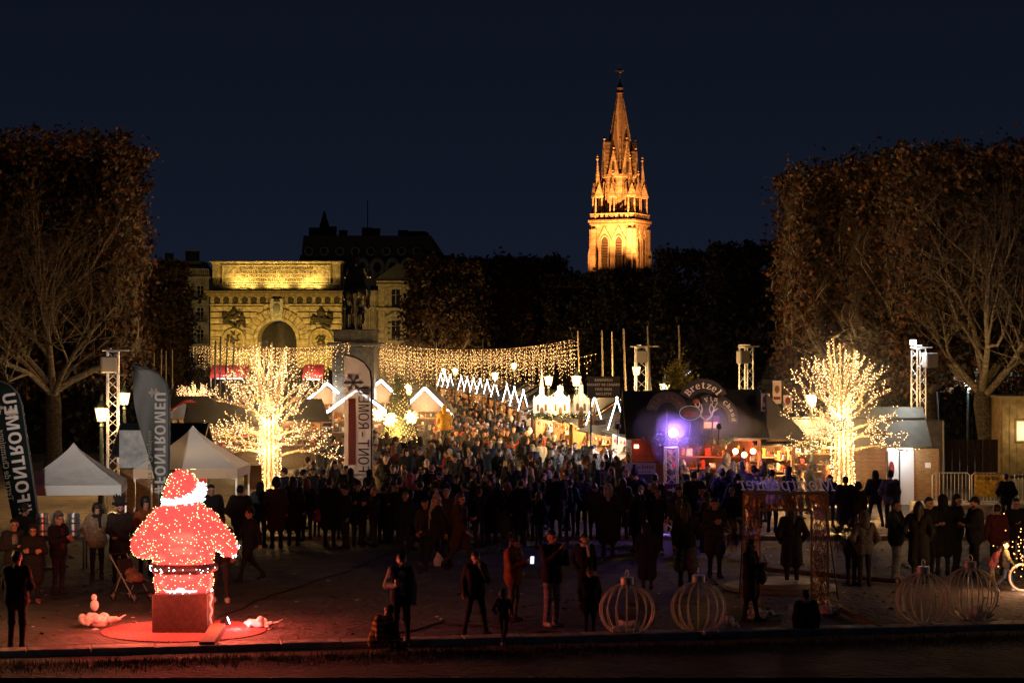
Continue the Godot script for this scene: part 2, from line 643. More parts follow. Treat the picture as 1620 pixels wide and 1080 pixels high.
		for f in 4:
			var q := (f - 1.5) * 0.021
			var kb := wr + d * 0.085 + side * q
			g.append([wr + d * 0.025 + side * q * 0.8, kb, 0.014, 0.0125, sk])
			var len: float = [0.036, 0.043, 0.040, 0.030][f]
			var mid := kb + (d * 0.88 + nn * 0.48).normalized() * len
			g.append([kb, mid, 0.0105, 0.0095, sk])
			g.append([mid, mid + (d * 0.45 + nn * 0.89).normalized() * len * 0.9, 0.0095, 0.008, sk])
		var tb := wr + d * 0.03 - side * 0.03
		var tm := tb + (d * 0.6 - side * 0.7 + nn * 0.3).normalized() * 0.04
		g.append([tb, tm, 0.013, 0.011, sk])
		g.append([tm, tm + (d * 0.9 + nn * 0.4).normalized() * 0.03, 0.011, 0.009, sk])
	# head, built upright and then turned on the neck
	var hp := []
	hp.append([Vector3(0, 1.44, -0.005), Vector3(0, 1.53, 0.012), 0.055, 0.052, 0])
	hp.append([Vector3(0, 1.60, -0.012), Vector3(0, 1.645, -0.008), 0.082, 0.085, 0])
	hp.append([Vector3(0, 1.60, 0.025), Vector3(0, 1.545, 0.045), 0.066, 0.048, 0])
	hp.append([Vector3(0, 1.612, 0.090), Vector3(0, 1.578, 0.112), 0.012, 0.016, 0])
	hp.append([Vector3(-0.035, 1.632, 0.078), Vector3(0.035, 1.632, 0.078), 0.012, 0.012, 0])
	hp.append([Vector3(-0.018, 1.549, 0.088), Vector3(0.018, 1.549, 0.088), 0.009, 0.009, 0])
	for s in [-1.0, 1.0]:
		hp.append([Vector3(s * 0.083, 1.615, -0.002), Vector3(s * 0.087, 1.588, 0.0), 0.017, 0.012, 0])
		hp.append([Vector3(s * 0.033, 1.613, 0.080), Vector3(s * 0.036, 1.613, 0.080), 0.0125, 0.0125, 7])
	match o.get("hair", "short"):
		"short":
			hp.append([Vector3(0, 1.635, -0.035), Vector3(0, 1.668, -0.012), 0.088, 0.086, 4])
		"long":
			hp.append([Vector3(0, 1.635, -0.035), Vector3(0, 1.668, -0.012), 0.092, 0.09, 4])
			for s in [-1.0, 1.0]:
				hp.append([Vector3(s * 0.062, 1.62, -0.035), Vector3(s * 0.075, 1.40, -0.055), 0.05, 0.04, 4])
			hp.append([Vector3(0, 1.60, -0.06), Vector3(0, 1.36, -0.10), 0.06, 0.05, 4])
		"bun":
			hp.append([Vector3(0, 1.635, -0.035), Vector3(0, 1.668, -0.012), 0.088, 0.086, 4])
			hp.append([Vector3(0, 1.71, -0.10), Vector3(0, 1.71, -0.105), 0.042, 0.042, 4])
		"big":
			hp.append([Vector3(0, 1.62, -0.05), Vector3(0, 1.68, -0.02), 0.125, 0.115, 4])
	if o.get("beard", false):
		hp.append([Vector3(-0.045, 1.555, 0.04), Vector3(0, 1.525, 0.075), 0.026, 0.03, 10])
		hp.append([Vector3(0.045, 1.555, 0.04), Vector3(0, 1.525, 0.075), 0.026, 0.03, 10])
	match o.get("hat", ""):
		"beanie", "pompom":
			hp.append([Vector3(0, 1.645, -0.022), Vector3(0, 1.70, -0.018), 0.098, 0.085, 5])
			hp.append([Vector3(0, 1.70, -0.018), Vector3(0, 1.735, -0.025), 0.08, 0.055, 5])
			if o.hat == "pompom": hp.append([Vector3(0, 1.82, -0.03), Vector3(0, 1.825, -0.03), 0.045, 0.045, 5])
		"hood":
			hp.append([Vector3(0, 1.62, -0.05), Vector3(0, 1.68, -0.03), 0.115, 0.105, 5])
			hp.append([Vector3(0, 1.68, -0.04), Vector3(0, 1.745, -0.075), 0.075, 0.035, 5])
			hp.append([Vector3(0, 1.60, -0.055), Vector3(0, 1.46, -0.05), 0.105, 0.12, 5])
		"cap":
			hp.append([Vector3(0, 1.665, -0.02), Vector3(0, 1.69, -0.012), 0.095, 0.085, 5])
			hp.append([Vector3(0, 1.675, 0.075), Vector3(0, 1.662, 0.145), 0.022, 0.012, 5])
			hp.append([Vector3(-0.045, 1.675, 0.075), Vector3(-0.035, 1.662, 0.13), 0.018, 0.012, 5])
			hp.append([Vector3(0.045, 1.675, 0.075), Vector3(0.035, 1.662, 0.13), 0.018, 0.012, 5])
		"brim":
			hp.append([Vector3(0, 1.68, -0.01), Vector3(0, 1.74, -0.01), 0.10, 0.085, 5])
			for a in 10:
				var c := Vector3(cos(a * TAU / 10) * 0.15, 1.685, sin(a * TAU / 10) * 0.16)
				hp.append([Vector3(0, 1.69, 0), c, 0.03, 0.026, 5])
			for a in 5: hp.append([Vector3(-0.08 + a * 0.04, 1.76, -0.02), Vector3(-0.13 + a * 0.06, 1.86 + 0.02 * (a % 2), -0.03), 0.035, 0.02, 5])
	if o.get("scarf", false):
		for a in 9:
			var p0 := Vector3(cos(a * TAU / 9) * 0.085, 1.475, sin(a * TAU / 9) * 0.085 + 0.012)
			var p1 := Vector3(cos((a + 1) * TAU / 9) * 0.085, 1.475, sin((a + 1) * TAU / 9) * 0.085 + 0.012)
			hp.append([p0, p1, 0.042, 0.042, 8])
		hp.append([Vector3(0.05, 1.45, 0.12), Vector3(0.07, 1.22, 0.15), 0.04, 0.035, 8])
	var nod := Basis(Vector3.UP, o.get("look", 0.0)) * Basis(Vector3.RIGHT, o.get("nod", 0.06))
	var nk := Vector3(0, 1.47, 0)
	for q in hp:
		for e in 2:
			var p: Vector3 = q[e]
			if p.y > 1.49: p = nk + nod * (p - nk)
			q[e] = up.call(p)
		hd.append(q)
	return [b, hd, g]

func body_of(key: String, o: Dictionary, cells: Array) -> Dictionary:
	if figures.has(key): return figures[key]
	var f := figure(o)
	var out := {}
	nets(f[0], cells[0], 0.045, out)
	nets(f[1], cells[1], 0.018, out)
	if f[2].size(): nets(f[2], cells[2], 0.010, out)
	var index := {}
	var d := {"parts": {}, "index": index}
	d.body = regions(out, [0, 1, 2, 3, 6], index)
	for r in PARTS:
		var m := regions(out, [r])
		if m: d.parts[r] = m
	figures[key] = d
	return d

var dye := {
	"black": Color(0.012, 0.012, 0.013), "charcoal": Color(0.03, 0.03, 0.032), "navy": Color(0.010, 0.014, 0.032), "grey": Color(0.13, 0.13, 0.13), "pale grey": Color(0.36, 0.36, 0.36),
	"brown": Color(0.075, 0.04, 0.022), "olive": Color(0.05, 0.05, 0.025), "beige": Color(0.36, 0.27, 0.17), "cream": Color(0.55, 0.5, 0.4), "white": Color(0.68, 0.67, 0.65),
	"red": Color(0.36, 0.025, 0.02), "pink": Color(0.6, 0.16, 0.2), "mustard": Color(0.42, 0.22, 0.025), "denim": Color(0.045, 0.06, 0.11), "teal": Color(0.03, 0.12, 0.13), "rust": Color(0.3, 0.09, 0.02),
	"blond": Color(0.34, 0.2, 0.08), "chestnut": Color(0.07, 0.03, 0.013), "dark": Color(0.012, 0.009, 0.007), "ginger": Color(0.22, 0.075, 0.02), "silver": Color(0.4, 0.39, 0.37), "burgundy": Color(0.10, 0.012, 0.02)}

func cloth(name_: String) -> Material:
	if name_ == "plaid" and not mats.has("cloth_plaid"):
		var im := Image.create(64, 64, false, Image.FORMAT_RGB8)
		for y in 64:
			for x in 64:
				var f := int(x % 32 < 15) + int(y % 32 < 15)
				im.set_pixel(x, y, [Color(.85, .55, .14), Color(.36, .25, .10), Color(.06, .055, .05)][f])
		var pm := StandardMaterial3D.new()
		pm.albedo_texture = ImageTexture.create_from_image(im)
		pm.uv1_triplanar = true
		pm.uv1_scale = Vector3.ONE * 4.5
		pm.roughness = .9
		mats["cloth_plaid"] = pm
	if mats.has("cloth_" + name_): return mats["cloth_" + name_]
	return mat("cloth_" + name_, dye[name_], 0.92, 0.0, "cloth", Vector3.ONE * 1.6)

func hair_mat(name_: String) -> Material:
	return mat("hair_" + name_, dye[name_], 0.55, 0.0, "cloth", Vector3(6, 1.2, 6))

# c: colours {1: coat, 2: trousers, 3: shoes, 4: hair, 5: hat, 6: second, 8: scarf, 9: backpack}
func person(key: String, o: Dictionary, c: Dictionary, label: String, pos: Vector3, turn: float, size := 1.0, group := "", fine := false) -> Node3D:
	var d := body_of(key, o, [0.018, 0.0085, 0.006] if fine else [0.036, 0.019, 0.013])
	var t := thing("person", label, "person", pos, turn, group)
	t.scale = Vector3.ONE * size
	var b := part("body", d.body, null, t)
	var skin := mat("skin_deep" if c.get(0, "") == "deep" else "skin", Color(0.15, 0.07, 0.04) if c.get(0, "") == "deep" else Color(0.42, 0.24, 0.16), 0.55)
	for r in d.index:
		b.set_surface_override_material(d.index[r], skin if r == 0 else cloth(c.get(r, {1: "black", 2: "charcoal", 3: "black", 6: "grey"}[r])))
	for r in d.parts:
		var m: Material = mat("eye", Color(0.02, 0.015, 0.012), 0.15) if r == 7 else (hair_mat(c.get(4, "dark")) if r in [4, 10] else cloth(c.get(r, "black")))
		part("hood" if r == 5 and o.get("hat", "") == "hood" else PARTS[r], d.parts[r], m, t)
	return t
# ---------- trees ----------
func leaf_mesh() -> ArrayMesh:
	if tex.has("leaf_mesh"): return tex.leaf_mesh
	var m := mb()
	var pts := []
	for i in 11:      # five pointed lobes of a plane leaf, cupped
		var a := PI * 0.5 + (i - 5) * 0.5
		var r := 1.0 if i % 2 == 1 else 0.58
		if i == 5: r = 1.1
		pts.append(Vector3(cos(a) * r * 0.5, sin(a) * r * 0.5, -0.16 * r * absf(cos(a))))
	for i in 10:
		m.tri(Vector3(0, -0.12, 0.03), pts[i], pts[i + 1])
	tex.leaf_mesh = m.done()
	return tex.leaf_mesh

func spray_mesh() -> ArrayMesh:      # a twig end with several leaves, for the trees further off
	if tex.has("spray_mesh"): return tex.spray_mesh
	var m := mb()
	var r := RandomNumberGenerator.new()
	r.seed = 77
	for i in 9:
		var c := Vector3(r.randf_range(-.5, .5), r.randf_range(-.5, .5), r.randf_range(-.5, .5))
		var b := Basis.from_euler(Vector3(r.randf() * TAU, r.randf() * TAU, r.randf() * TAU)) * 0.42
		m.quad(c + b * Vector3(0, -.5, 0), c + b * Vector3(.38, 0, .1), c + b * Vector3(0, .55, 0), c + b * Vector3(-.38, 0, .1))
	tex.spray_mesh = m.done()
	return tex.spray_mesh

func branch(r: RandomNumberGenerator, p: Vector3, d: Vector3, length: float, rad: float, depth: int, box: AABB, limbs: Array, tips: Array, rise: float) -> void:
	var pts := [p]
	var rr := [rad]
	var steps := 6 if depth < 2 else 4
	for i in steps:
		d = (d + Vector3(r.randfn(0, 0.16), r.randfn(0.02, 0.12) + rise, r.randfn(0, 0.16))).normalized()
		var q := p + d * length / steps
		if not box.has_point(q): 
			d = (d + (box.get_center() - q).normalized() * 0.7 + Vector3.UP * 0.2).normalized()
			q = p + d * length / steps * 0.7
		p = q
		pts.append(p)
		rr.append(rad * lerpf(1.0, 0.42, (i + 1.0) / steps))
		if depth < 3 and i >= 1:
			var n := 2 if r.randf() < [0.8, 0.75, 0.7][depth] else 1
			for k in n:
				var s := (d + Vector3(r.randfn(0, 0.6), r.randfn(0.12, 0.45), r.randfn(0, 0.6))).normalized()
				branch(r, p, s, length * r.randf_range(0.45, 0.7), rr[-1] * r.randf_range(0.45, 0.65), depth + 1, box, limbs, tips, rise * 0.6)
		if depth >= 2: tips.append(p)
	limbs.append([pts, rr, depth])

func broad_tree(called: String, label: String, pos: Vector3, fork: float, rad: float, box: AABB, n_limb: int, reach: float, n_leaf: int, leaf_size: float, cols: Array, group: String, sd: int, shell := 0.45, far := false) -> void:
	var r := RandomNumberGenerator.new()
	r.seed = sd
	var t := thing(called, label, "tree", pos, 0.0, group)
	var bark := mat("plane_bark", Color(0.50, 0.41, 0.29), 0.85, 0.0, "bark", Vector3.ONE * 1.2)
	var tr := mb()
	var lean := Vector3(r.randf_range(-.1, .1), 0, r.randf_range(-.1, .1)) * fork
	tr.tube([Vector3(0, -0.1, 0), Vector3(0, 0.35, 0), lean * 0.4 + Vector3.UP * fork * 0.5, lean + Vector3.UP * fork * 0.85, lean + Vector3.UP * (fork + 0.5)], [rad * 1.5, rad * 1.12, rad, rad * 1.05, rad * 0.7], 10)
	part("trunk", tr.done(), mat("dark_trunk_bark", Color(0.15, 0.12, 0.085), 0.9, 0.0, "bark", Vector3.ONE * 1.2), t)  # limb bark darkened for the trunks so they hardly show
	var limbs := []
	var tips := []
	for i in n_limb:
		var a := TAU * (i + r.randf_range(-.3, .3)) / n_limb
		var e := r.randf_range(0.35, 1.05)
		branch(r, lean + Vector3.UP * (fork + r.randf_range(-0.3, 0.2)), Vector3(cos(a) * cos(e), sin(e), sin(a) * cos(e)), reach * r.randf_range(0.8, 1.15), rad * r.randf_range(0.38, 0.55), 0, box, limbs, tips, 0.05)
	var tw := mb()
	for l in limbs:
		if l[2] == 0:
			var lm := mb()
			lm.tube(l[0], l[1], 7, false)
			part("limb", lm.done(), bark, t)
		else:
			tw.tube(l[0], l[1], 5 if l[2] == 1 else 3, false)
	part("branches", tw.done(), bark, t, Transform3D(), "stuff")
	var where := []
	var colr := []
	var noise := FastNoiseLite.new()
	noise.seed = sd
	noise.frequency = 0.32
	var guard := 0
	while where.size() < n_leaf and guard < n_leaf * 8:
		guard += 1
		var p: Vector3
		if r.randf() > shell and tips.size():
			p = tips[r.randi() % tips.size()] + (Vector3.ZERO if far else Vector3(0, .1, -.35)) + Vector3(r.randfn(0, 0.38), r.randfn(-0.05, 0.34), r.randfn(0, 0.38)) * (1.9 if far else 1.0)
		else:      # the clipped outside of the crown
			p = box.position + box.size * Vector3(r.randf(), r.randf(), r.randf())
			var f := r.randi() % 12
			var inset := absf(r.randfn(0, 0.5))
			if f < 2: p.x = box.position.x + inset
			elif f < 4: p.x = box.end.x - inset
			elif f < 7: p.y = box.end.y - inset
			elif f < 8 and far: p.z = box.end.z - inset * 2.0
			else: p.z = box.position.z + inset * 1.6
			p += Vector3(noise.get_noise_3dv(p * 1.7), noise.get_noise_3dv(p * 1.7 + Vector3(50, 0, 0)), noise.get_noise_3dv(p * 1.7 + Vector3(0, 50, 0))) * 0.9
		if noise.get_noise_3dv(p) < -0.22 - 0.25 * r.randf(): continue
		var s := leaf_size * r.randf_range(0.65, 1.25)
		where.append(Transform3D(Basis.from_euler(Vector3(r.randf_range(-1.3, 1.3), r.randf() * TAU, r.randfn(0, 0.7))) * s, p))
		var c: Color = cols[mini(int(absf(noise.get_noise_3dv(p * 2.3 + Vector3(9, 9, 9))) * 2.2 * cols.size() + r.randf() * 1.2), cols.size() - 1)]
		colr.append(c * r.randf_range(0.5, 1.1))
	var lm2 := mat("autumn_leaf", Color.WHITE, 0.6)
	lm2.vertex_color_use_as_albedo = true
	lm2.backlight_enabled = true
	lm2.backlight = Color(0.5, 0.4, 0.25)
	scatter("leaves", spray_mesh() if far else leaf_mesh(), lm2, where, colr, t)
	if not far:      # the twiggy inside of the crown
		var w2 := []
		var c2 := []
		for i in 2200:
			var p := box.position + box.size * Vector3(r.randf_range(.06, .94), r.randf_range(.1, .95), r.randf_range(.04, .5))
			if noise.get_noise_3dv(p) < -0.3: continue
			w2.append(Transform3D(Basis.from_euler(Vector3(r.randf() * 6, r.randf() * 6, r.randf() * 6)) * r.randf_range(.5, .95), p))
			c2.append(cols[r.randi() % cols.size()] * r.randf_range(.3, .8))  # inner leaves tinted darker, standing in for shade inside the crown
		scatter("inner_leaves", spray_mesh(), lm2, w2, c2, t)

# a bare tree of steel and wood wound with strings of small warm lamps
func light_tree(label: String, pos: Vector3, height: float, spread: float, sd: int, strength: float, called := "light_tree") -> void:
	var r := RandomNumberGenerator.new()
	r.seed = sd
	var t := thing(called, label, "illuminated tree", pos, 0.0, "light wrapped trees" if called == "light_tree" else "")
	var bark := mat("light_tree_bark", Color(0.50, 0.36, 0.22), 0.8, 0.0, "bark", Vector3.ONE * 2.0)
	var bulbs := []
	var put := func(p: Vector3, s: float) -> void: bulbs.append(Transform3D(Basis.from_euler(Vector3(r.randf() * 6, r.randf() * 6, 0)) * s, p))
	var H := height
	var R := 0.36 * H / 5.5
	# the trunk is a sheaf of poles
	var tr := mb()
	var n := 12
	for i in n:
		var a := TAU * i / n
		var c := Vector3(cos(a), 0, sin(a))
		var top := H * r.randf_range(0.80, 0.97)
		var pts := [c * R, c * R * 0.80 + Vector3.UP * H * 0.25, c * R * 0.72 + Vector3.UP * H * 0.5, c * R * (0.8 + 0.5 * r.randf()) + Vector3.UP * H * 0.72, c * R * (0.9 + r.randf() * 1.3) + Vector3.UP * top]
		tr.tube(pts, [0.06, 0.055, 0.05, 0.035, 0.015], 5)
		for k in 70:
			var u := k / 70.0 * 3.999
			var j := int(u)
			put.call((pts[j] as Vector3).lerp(pts[j + 1], u - j) + Vector3(r.randfn(0, .03), r.randfn(0, .02), r.randfn(0, .03)) + c * 0.06, 1.5 if u < 2.6 else 1.1)
	part("trunk", tr.done(), bark, t)
	# branches bow out and up, and split
	var all := []
	var nb := 26
	for i in nb:
		var a := TAU * i * 0.382 + r.randf_range(-.2, .2)
		var y0 := H * lerpf(0.30, 0.66, float(i) / nb)
		var L := spread * r.randf_range(0.8, 1.08) * (1.0 if i < 18 else 0.75)
		var up0 := lerpf(0.45, 1.0, float(i) / nb)
		var p := Vector3(cos(a) * R * 0.6, y0, sin(a) * R * 0.6)
		var d := Vector3(cos(a), up0 * 1.15, sin(a)).normalized()
		var pts := [p]
		var rr := [0.06]
		for k in 9:
			d = (d + Vector3(cos(a) * 0.04 + r.randfn(0, .08), (-0.085 if i < 12 else 0.0) + r.randfn(0, .05), sin(a) * 0.04 + r.randfn(0, .08))).normalized()
			p += d * L / 9
			pts.append(p)
			rr.append(lerpf(0.055, 0.018, (k + 1) / 9.0))
			if k >= 2:
				for e in (2 if r.randf() < 0.25 else 1):
					var q := p
					var dd := (d + Vector3(r.randfn(0, .5), r.randfn(0.4, .4), r.randfn(0, .5))).normalized()
					var tw := [q]
					var tl := L * r.randf_range(0.25, 0.6) * (1.15 - k * 0.06)
					for m in 5:
						dd = (dd + Vector3(r.randfn(0, .15), r.randfn(0.10, .12), r.randfn(0, .15))).normalized()
						q += dd * tl / 5
						tw.append(q)
						if r.randf() < 0.22:
							var ed := (dd + Vector3(r.randfn(0, .8), r.randfn(0, .6), r.randfn(0, .8))).normalized() * r.randf_range(.1, .3)
							all.append([[q, q + ed], [.016, .010]])
					all.append([tw, [.024, .021, .018, .015, .012, .008]])
		all.append([pts, rr])
		var one := mb()
		one.tube(pts, rr, 5)
		part("limb", one.done(), bark, t)
	var tw2 := mb()
	for l in all:
		if l[0].size() < 10: tw2.tube(l[0], l[1], 3, false)
		var total := 0.0
		for k in l[0].size() - 1: total += l[0][k].distance_to(l[0][k + 1])
		var step := 0.12
		var s := 0.0
		for k in l[0].size() - 1:
			var a: Vector3 = l[0][k]
			var b: Vector3 = l[0][k + 1]
			var L2 := a.distance_to(b)
			while s < L2:
				put.call(a.lerp(b, s / L2) + Vector3(r.randfn(0, .02), r.randfn(0, .02), r.randfn(0, .02)), 1.0)
				s += step * r.randf_range(.6, 1.4)
			s -= L2
	part("twigs", tw2.done(), bark, t, Transform3D(), "stuff")
	scatter("bulb", bulb_mesh(), glow("tree_bulb_light", Color(1.0, 0.58, 0.27), 6.5), bulbs, [], t)
	for k in 5:
		lamp(t, Vector3(r.randf_range(-.1, .1), H * [0.13, 0.34, 0.5, 0.64, 0.85][k], [0.72, 0.6, 0.5, -0.5, 0.45][k] * H / 5.5), Color(1.0, 0.52, 0.17), strength * [0.8, 1.3, 2.3, 1.8, 1.3][k], 0.25)

func bulb_mesh() -> ArrayMesh:
	if tex.has("bulb_mesh"): return tex.bulb_mesh
	var m := mb()
	var s := 0.0165
	var q := [Vector3(s, 0, 0), Vector3(0, s, 0), Vector3(-s, 0, 0), Vector3(0, -s, 0)]
	for i in 4:
		m.tri(q[i], q[(i + 1) % 4], Vector3(0, 0, s))
		m.tri(q[(i + 1) % 4], q[i], Vector3(0, 0, -s))
	tex.bulb_mesh = m.done()
	return tex.bulb_mesh

# icicle strings hanging from a sagging wire
func light_curtain(label: String, a: Vector3, b: Vector3, sag: float, drop: float, gap: float, sd: int, size := 1.0) -> void:
	var r := RandomNumberGenerator.new()
	r.seed = sd
	var t := thing("light_curtain", label, "string lights", (a + b) * 0.5, 0.0, "icicle light curtains over the market alley")
	var o := t.position
	var pts := []
	var rr := []
	for i in 13:
		var u := i / 12.0
		pts.append(a.lerp(b, u) - Vector3.UP * sag * 4 * u * (1 - u) - o)
		rr.append(0.014)
	var w := mb()
	w.tube(pts, rr, 4)
	part("wire", w.done(), mat("wire", Color(0.25, 0.16, 0.08), 0.6), t)
	var bulbs := []
	var cords := mb()
	var n := int(a.distance_to(b) / gap)
	for i in n:
		var u := (i + r.randf_range(.2, .8)) / n
		var p := a.lerp(b, u) - Vector3.UP * sag * 4 * u * (1 - u) - o
		var L: float = drop * [0.3, 0.75, 0.45, 1.0, 0.6][i % 5] * r.randf_range(.7, 1.15)
		cords.rod(p, p - Vector3.UP * L, 0.005, 3)
		var y := 0.02
		while y < L:
			bulbs.append(Transform3D(Basis.from_euler(Vector3(r.randf() * 6, r.randf() * 6, 0)) * size * r.randf_range(.75, 1.3), p + Vector3(r.randfn(0, .02), -y, r.randfn(0, .02))))
			y += 0.25 * r.randf_range(.75, 1.25)
	part("cord", cords.done(), mat("wire", Color(0.25, 0.16, 0.08), 0.6), t, Transform3D(), "stuff")
	scatter("bulb", bulb_mesh(), glow("canopy_bulb_light", Color(1.0, 0.52, 0.17), 9.0), bulbs, [], t)
# ---------- ground ----------
func build_ground() -> void:
	var soil := mat("soil", Color(0.105, 0.093, 0.083), 0.9, 0.0, "soil", Vector3.ONE * 0.13)
	var g := mb()
	g.quad(Vector3(-900, 0, -36.5), Vector3(900, 0, -36.5), Vector3(900, 0, -62.6), Vector3(-900, 0, -62.6))
	tag(part("ground", g.done(), soil, self), "", "", "", "structure")
	# the market stands on a terrace one step higher
	var g2 := mb()
	g2.quad(Vector3(-900, 0.12, -62.9), Vector3(900, 0.12, -62.9), Vector3(900, 0.12, -1500), Vector3(-900, 0.12, -1500))
	tag(part("terrace", g2.done(), mat("terrace", Color(0.20, 0.165, 0.125), 0.88, 0.0, "soil", Vector3.ONE * 0.16), self), "", "", "", "structure")
	var stone := mat("kerb_stone", Color(0.42, 0.37, 0.30), 0.8, 0.0, "stone", Vector3.ONE * 0.5)
	var k := thing("terrace_kerb", "low pale stone step edging the market terrace behind the crowd", "kerb", Vector3(0, 0, -62.75))
	for i in 40:
		var s := mb()
		s.slab(Vector3(0, 0.06, 0), Vector3(1.38, 0.132, 0.42), 0.015)
		part("stone", s.done(), stone, k, Transform3D(Basis.IDENTITY, Vector3(-27.0 + i * 1.4, 0.0, 0)))
	# kerb along the front of the square, and the dark hedge bank before it
	var a := ground(-60, 1038)
	var b := ground(1700, 990)
	var dir := (b - a).normalized()
	var pale := mat("front_kerb_stone", Color(0.5, 0.45, 0.38), 0.75, 0.0, "stone", Vector3.ONE * 0.5)
	var fk := thing("front_kerb", "long pale stone kerb along the near edge of the square", "kerb", a, atan2(-dir.z, dir.x))
	var L := a.distance_to(b)
	for i in int(L / 1.15):
		var s := mb()
		s.slab(Vector3(0.57, 0.05, 0.10), Vector3(1.135, 0.15, 0.50), 0.018)
		part("stone", s.done(), pale, fk, Transform3D(Basis.from_euler(Vector3(0, 0, 0)), Vector3(i * 1.15, 0.0 + 0.004 * (i % 3), 0)))
	# fallen leaves and scraps blown over the square
	var rl := RandomNumberGenerator.new()
	rl.seed = 19
	var lw := []
	var lc := []
	for i in 1500:
		var d := rl.randf_range(40.5, 62.0)
		lw.append(Transform3D(Basis.from_euler(Vector3(-PI / 2 + rl.randfn(0, .25), rl.randf() * TAU, rl.randfn(0, .2))) * rl.randf_range(.08, .2), Vector3(rl.randf_range(-.26, .26) * d, 0.02, -d)))
		lc.append(Color(.11, .055, .02) * rl.randf_range(.4, 1.5) if rl.randf() < .93 else Color(.5, .48, .44))
	var lm := mat("fallen_leaf", Color.WHITE, .8)
	lm.vertex_color_use_as_albedo = true
	tag(scatter("fallen_leaves", leaf_mesh(), lm, lw, lc, self), "scattered fallen leaves and scraps of paper on the dark square", "leaves", "", "stuff")
	# path and grass bank in front
	var nrm := Vector3(-dir.z, 0, dir.x)
	if nrm.z < 0: nrm = -nrm
	var p0 := a - dir * 40 + nrm * 0.1
	var p1 := b + dir * 40 + nrm * 0.1
	var pg := mb()
	pg.quad(p0 + nrm * 1.15 + Vector3.UP * 0.004, p1 + nrm * 1.15 + Vector3.UP * 0.004, p1 + Vector3.UP * 0.004, p0 + Vector3.UP * 0.004)
	tag(part("path", pg.done(), mat("path", Color(0.13, 0.12, 0.10), 0.9, 0.0, "soil", Vector3.ONE * 0.3), self), "", "", "", "structure")
	var bank := mb()
	bank.quad(p0 + nrm * 6 - Vector3.UP * 0.4, p1 + nrm * 6 - Vector3.UP * 0.4, p1 + nrm * 1.1 + Vector3.UP * 0.02, p0 + nrm * 1.1 + Vector3.UP * 0.02)
	tag(part("grass_bank", bank.done(), mat("bank", Color(0.03, 0.035, 0.014), 0.95, 0.0, "soil", Vector3.ONE * 0.6), self), "", "", "", "structure")
	var r := RandomNumberGenerator.new()
	r.seed = 5
	var bl := mb()
	for i in 5:
		var q := Vector3(r.randfn(0, .05), 0, r.randfn(0, .05))
		var t := q + Vector3(r.randfn(0, .05), r.randf_range(.07, .17), r.randfn(0, .05))
		bl.tri(q - Vector3(.008, 0, 0), q + Vector3(.008, 0, 0), t)
	var where := []
	var cols := []
	for i in 16000:
		var u := r.randf_range(0.28, 0.72)
		var w := r.randf_range(1.15, 3.4)
		where.append(Transform3D(Basis(Vector3.UP, r.randf() * TAU) * r.randf_range(.6, 1.3), p0.lerp(p1, u) + nrm * w + Vector3.UP * (0.02 - 0.42 * (w - 1.1) / 4.9)))
		cols.append(Color(0.045, 0.05, 0.015) * r.randf_range(.5, 1.6) if r.randf() < .7 else Color(0.10, 0.075, 0.03))
	var gm := mat("grass", Color.WHITE, 0.8)
	gm.vertex_color_use_as_albedo = true
	var gr := scatter("grass", bl.done(), gm, where, cols, self)
	tag(gr, "short rough grass on the dark bank along the bottom edge", "grass", "", "stuff")

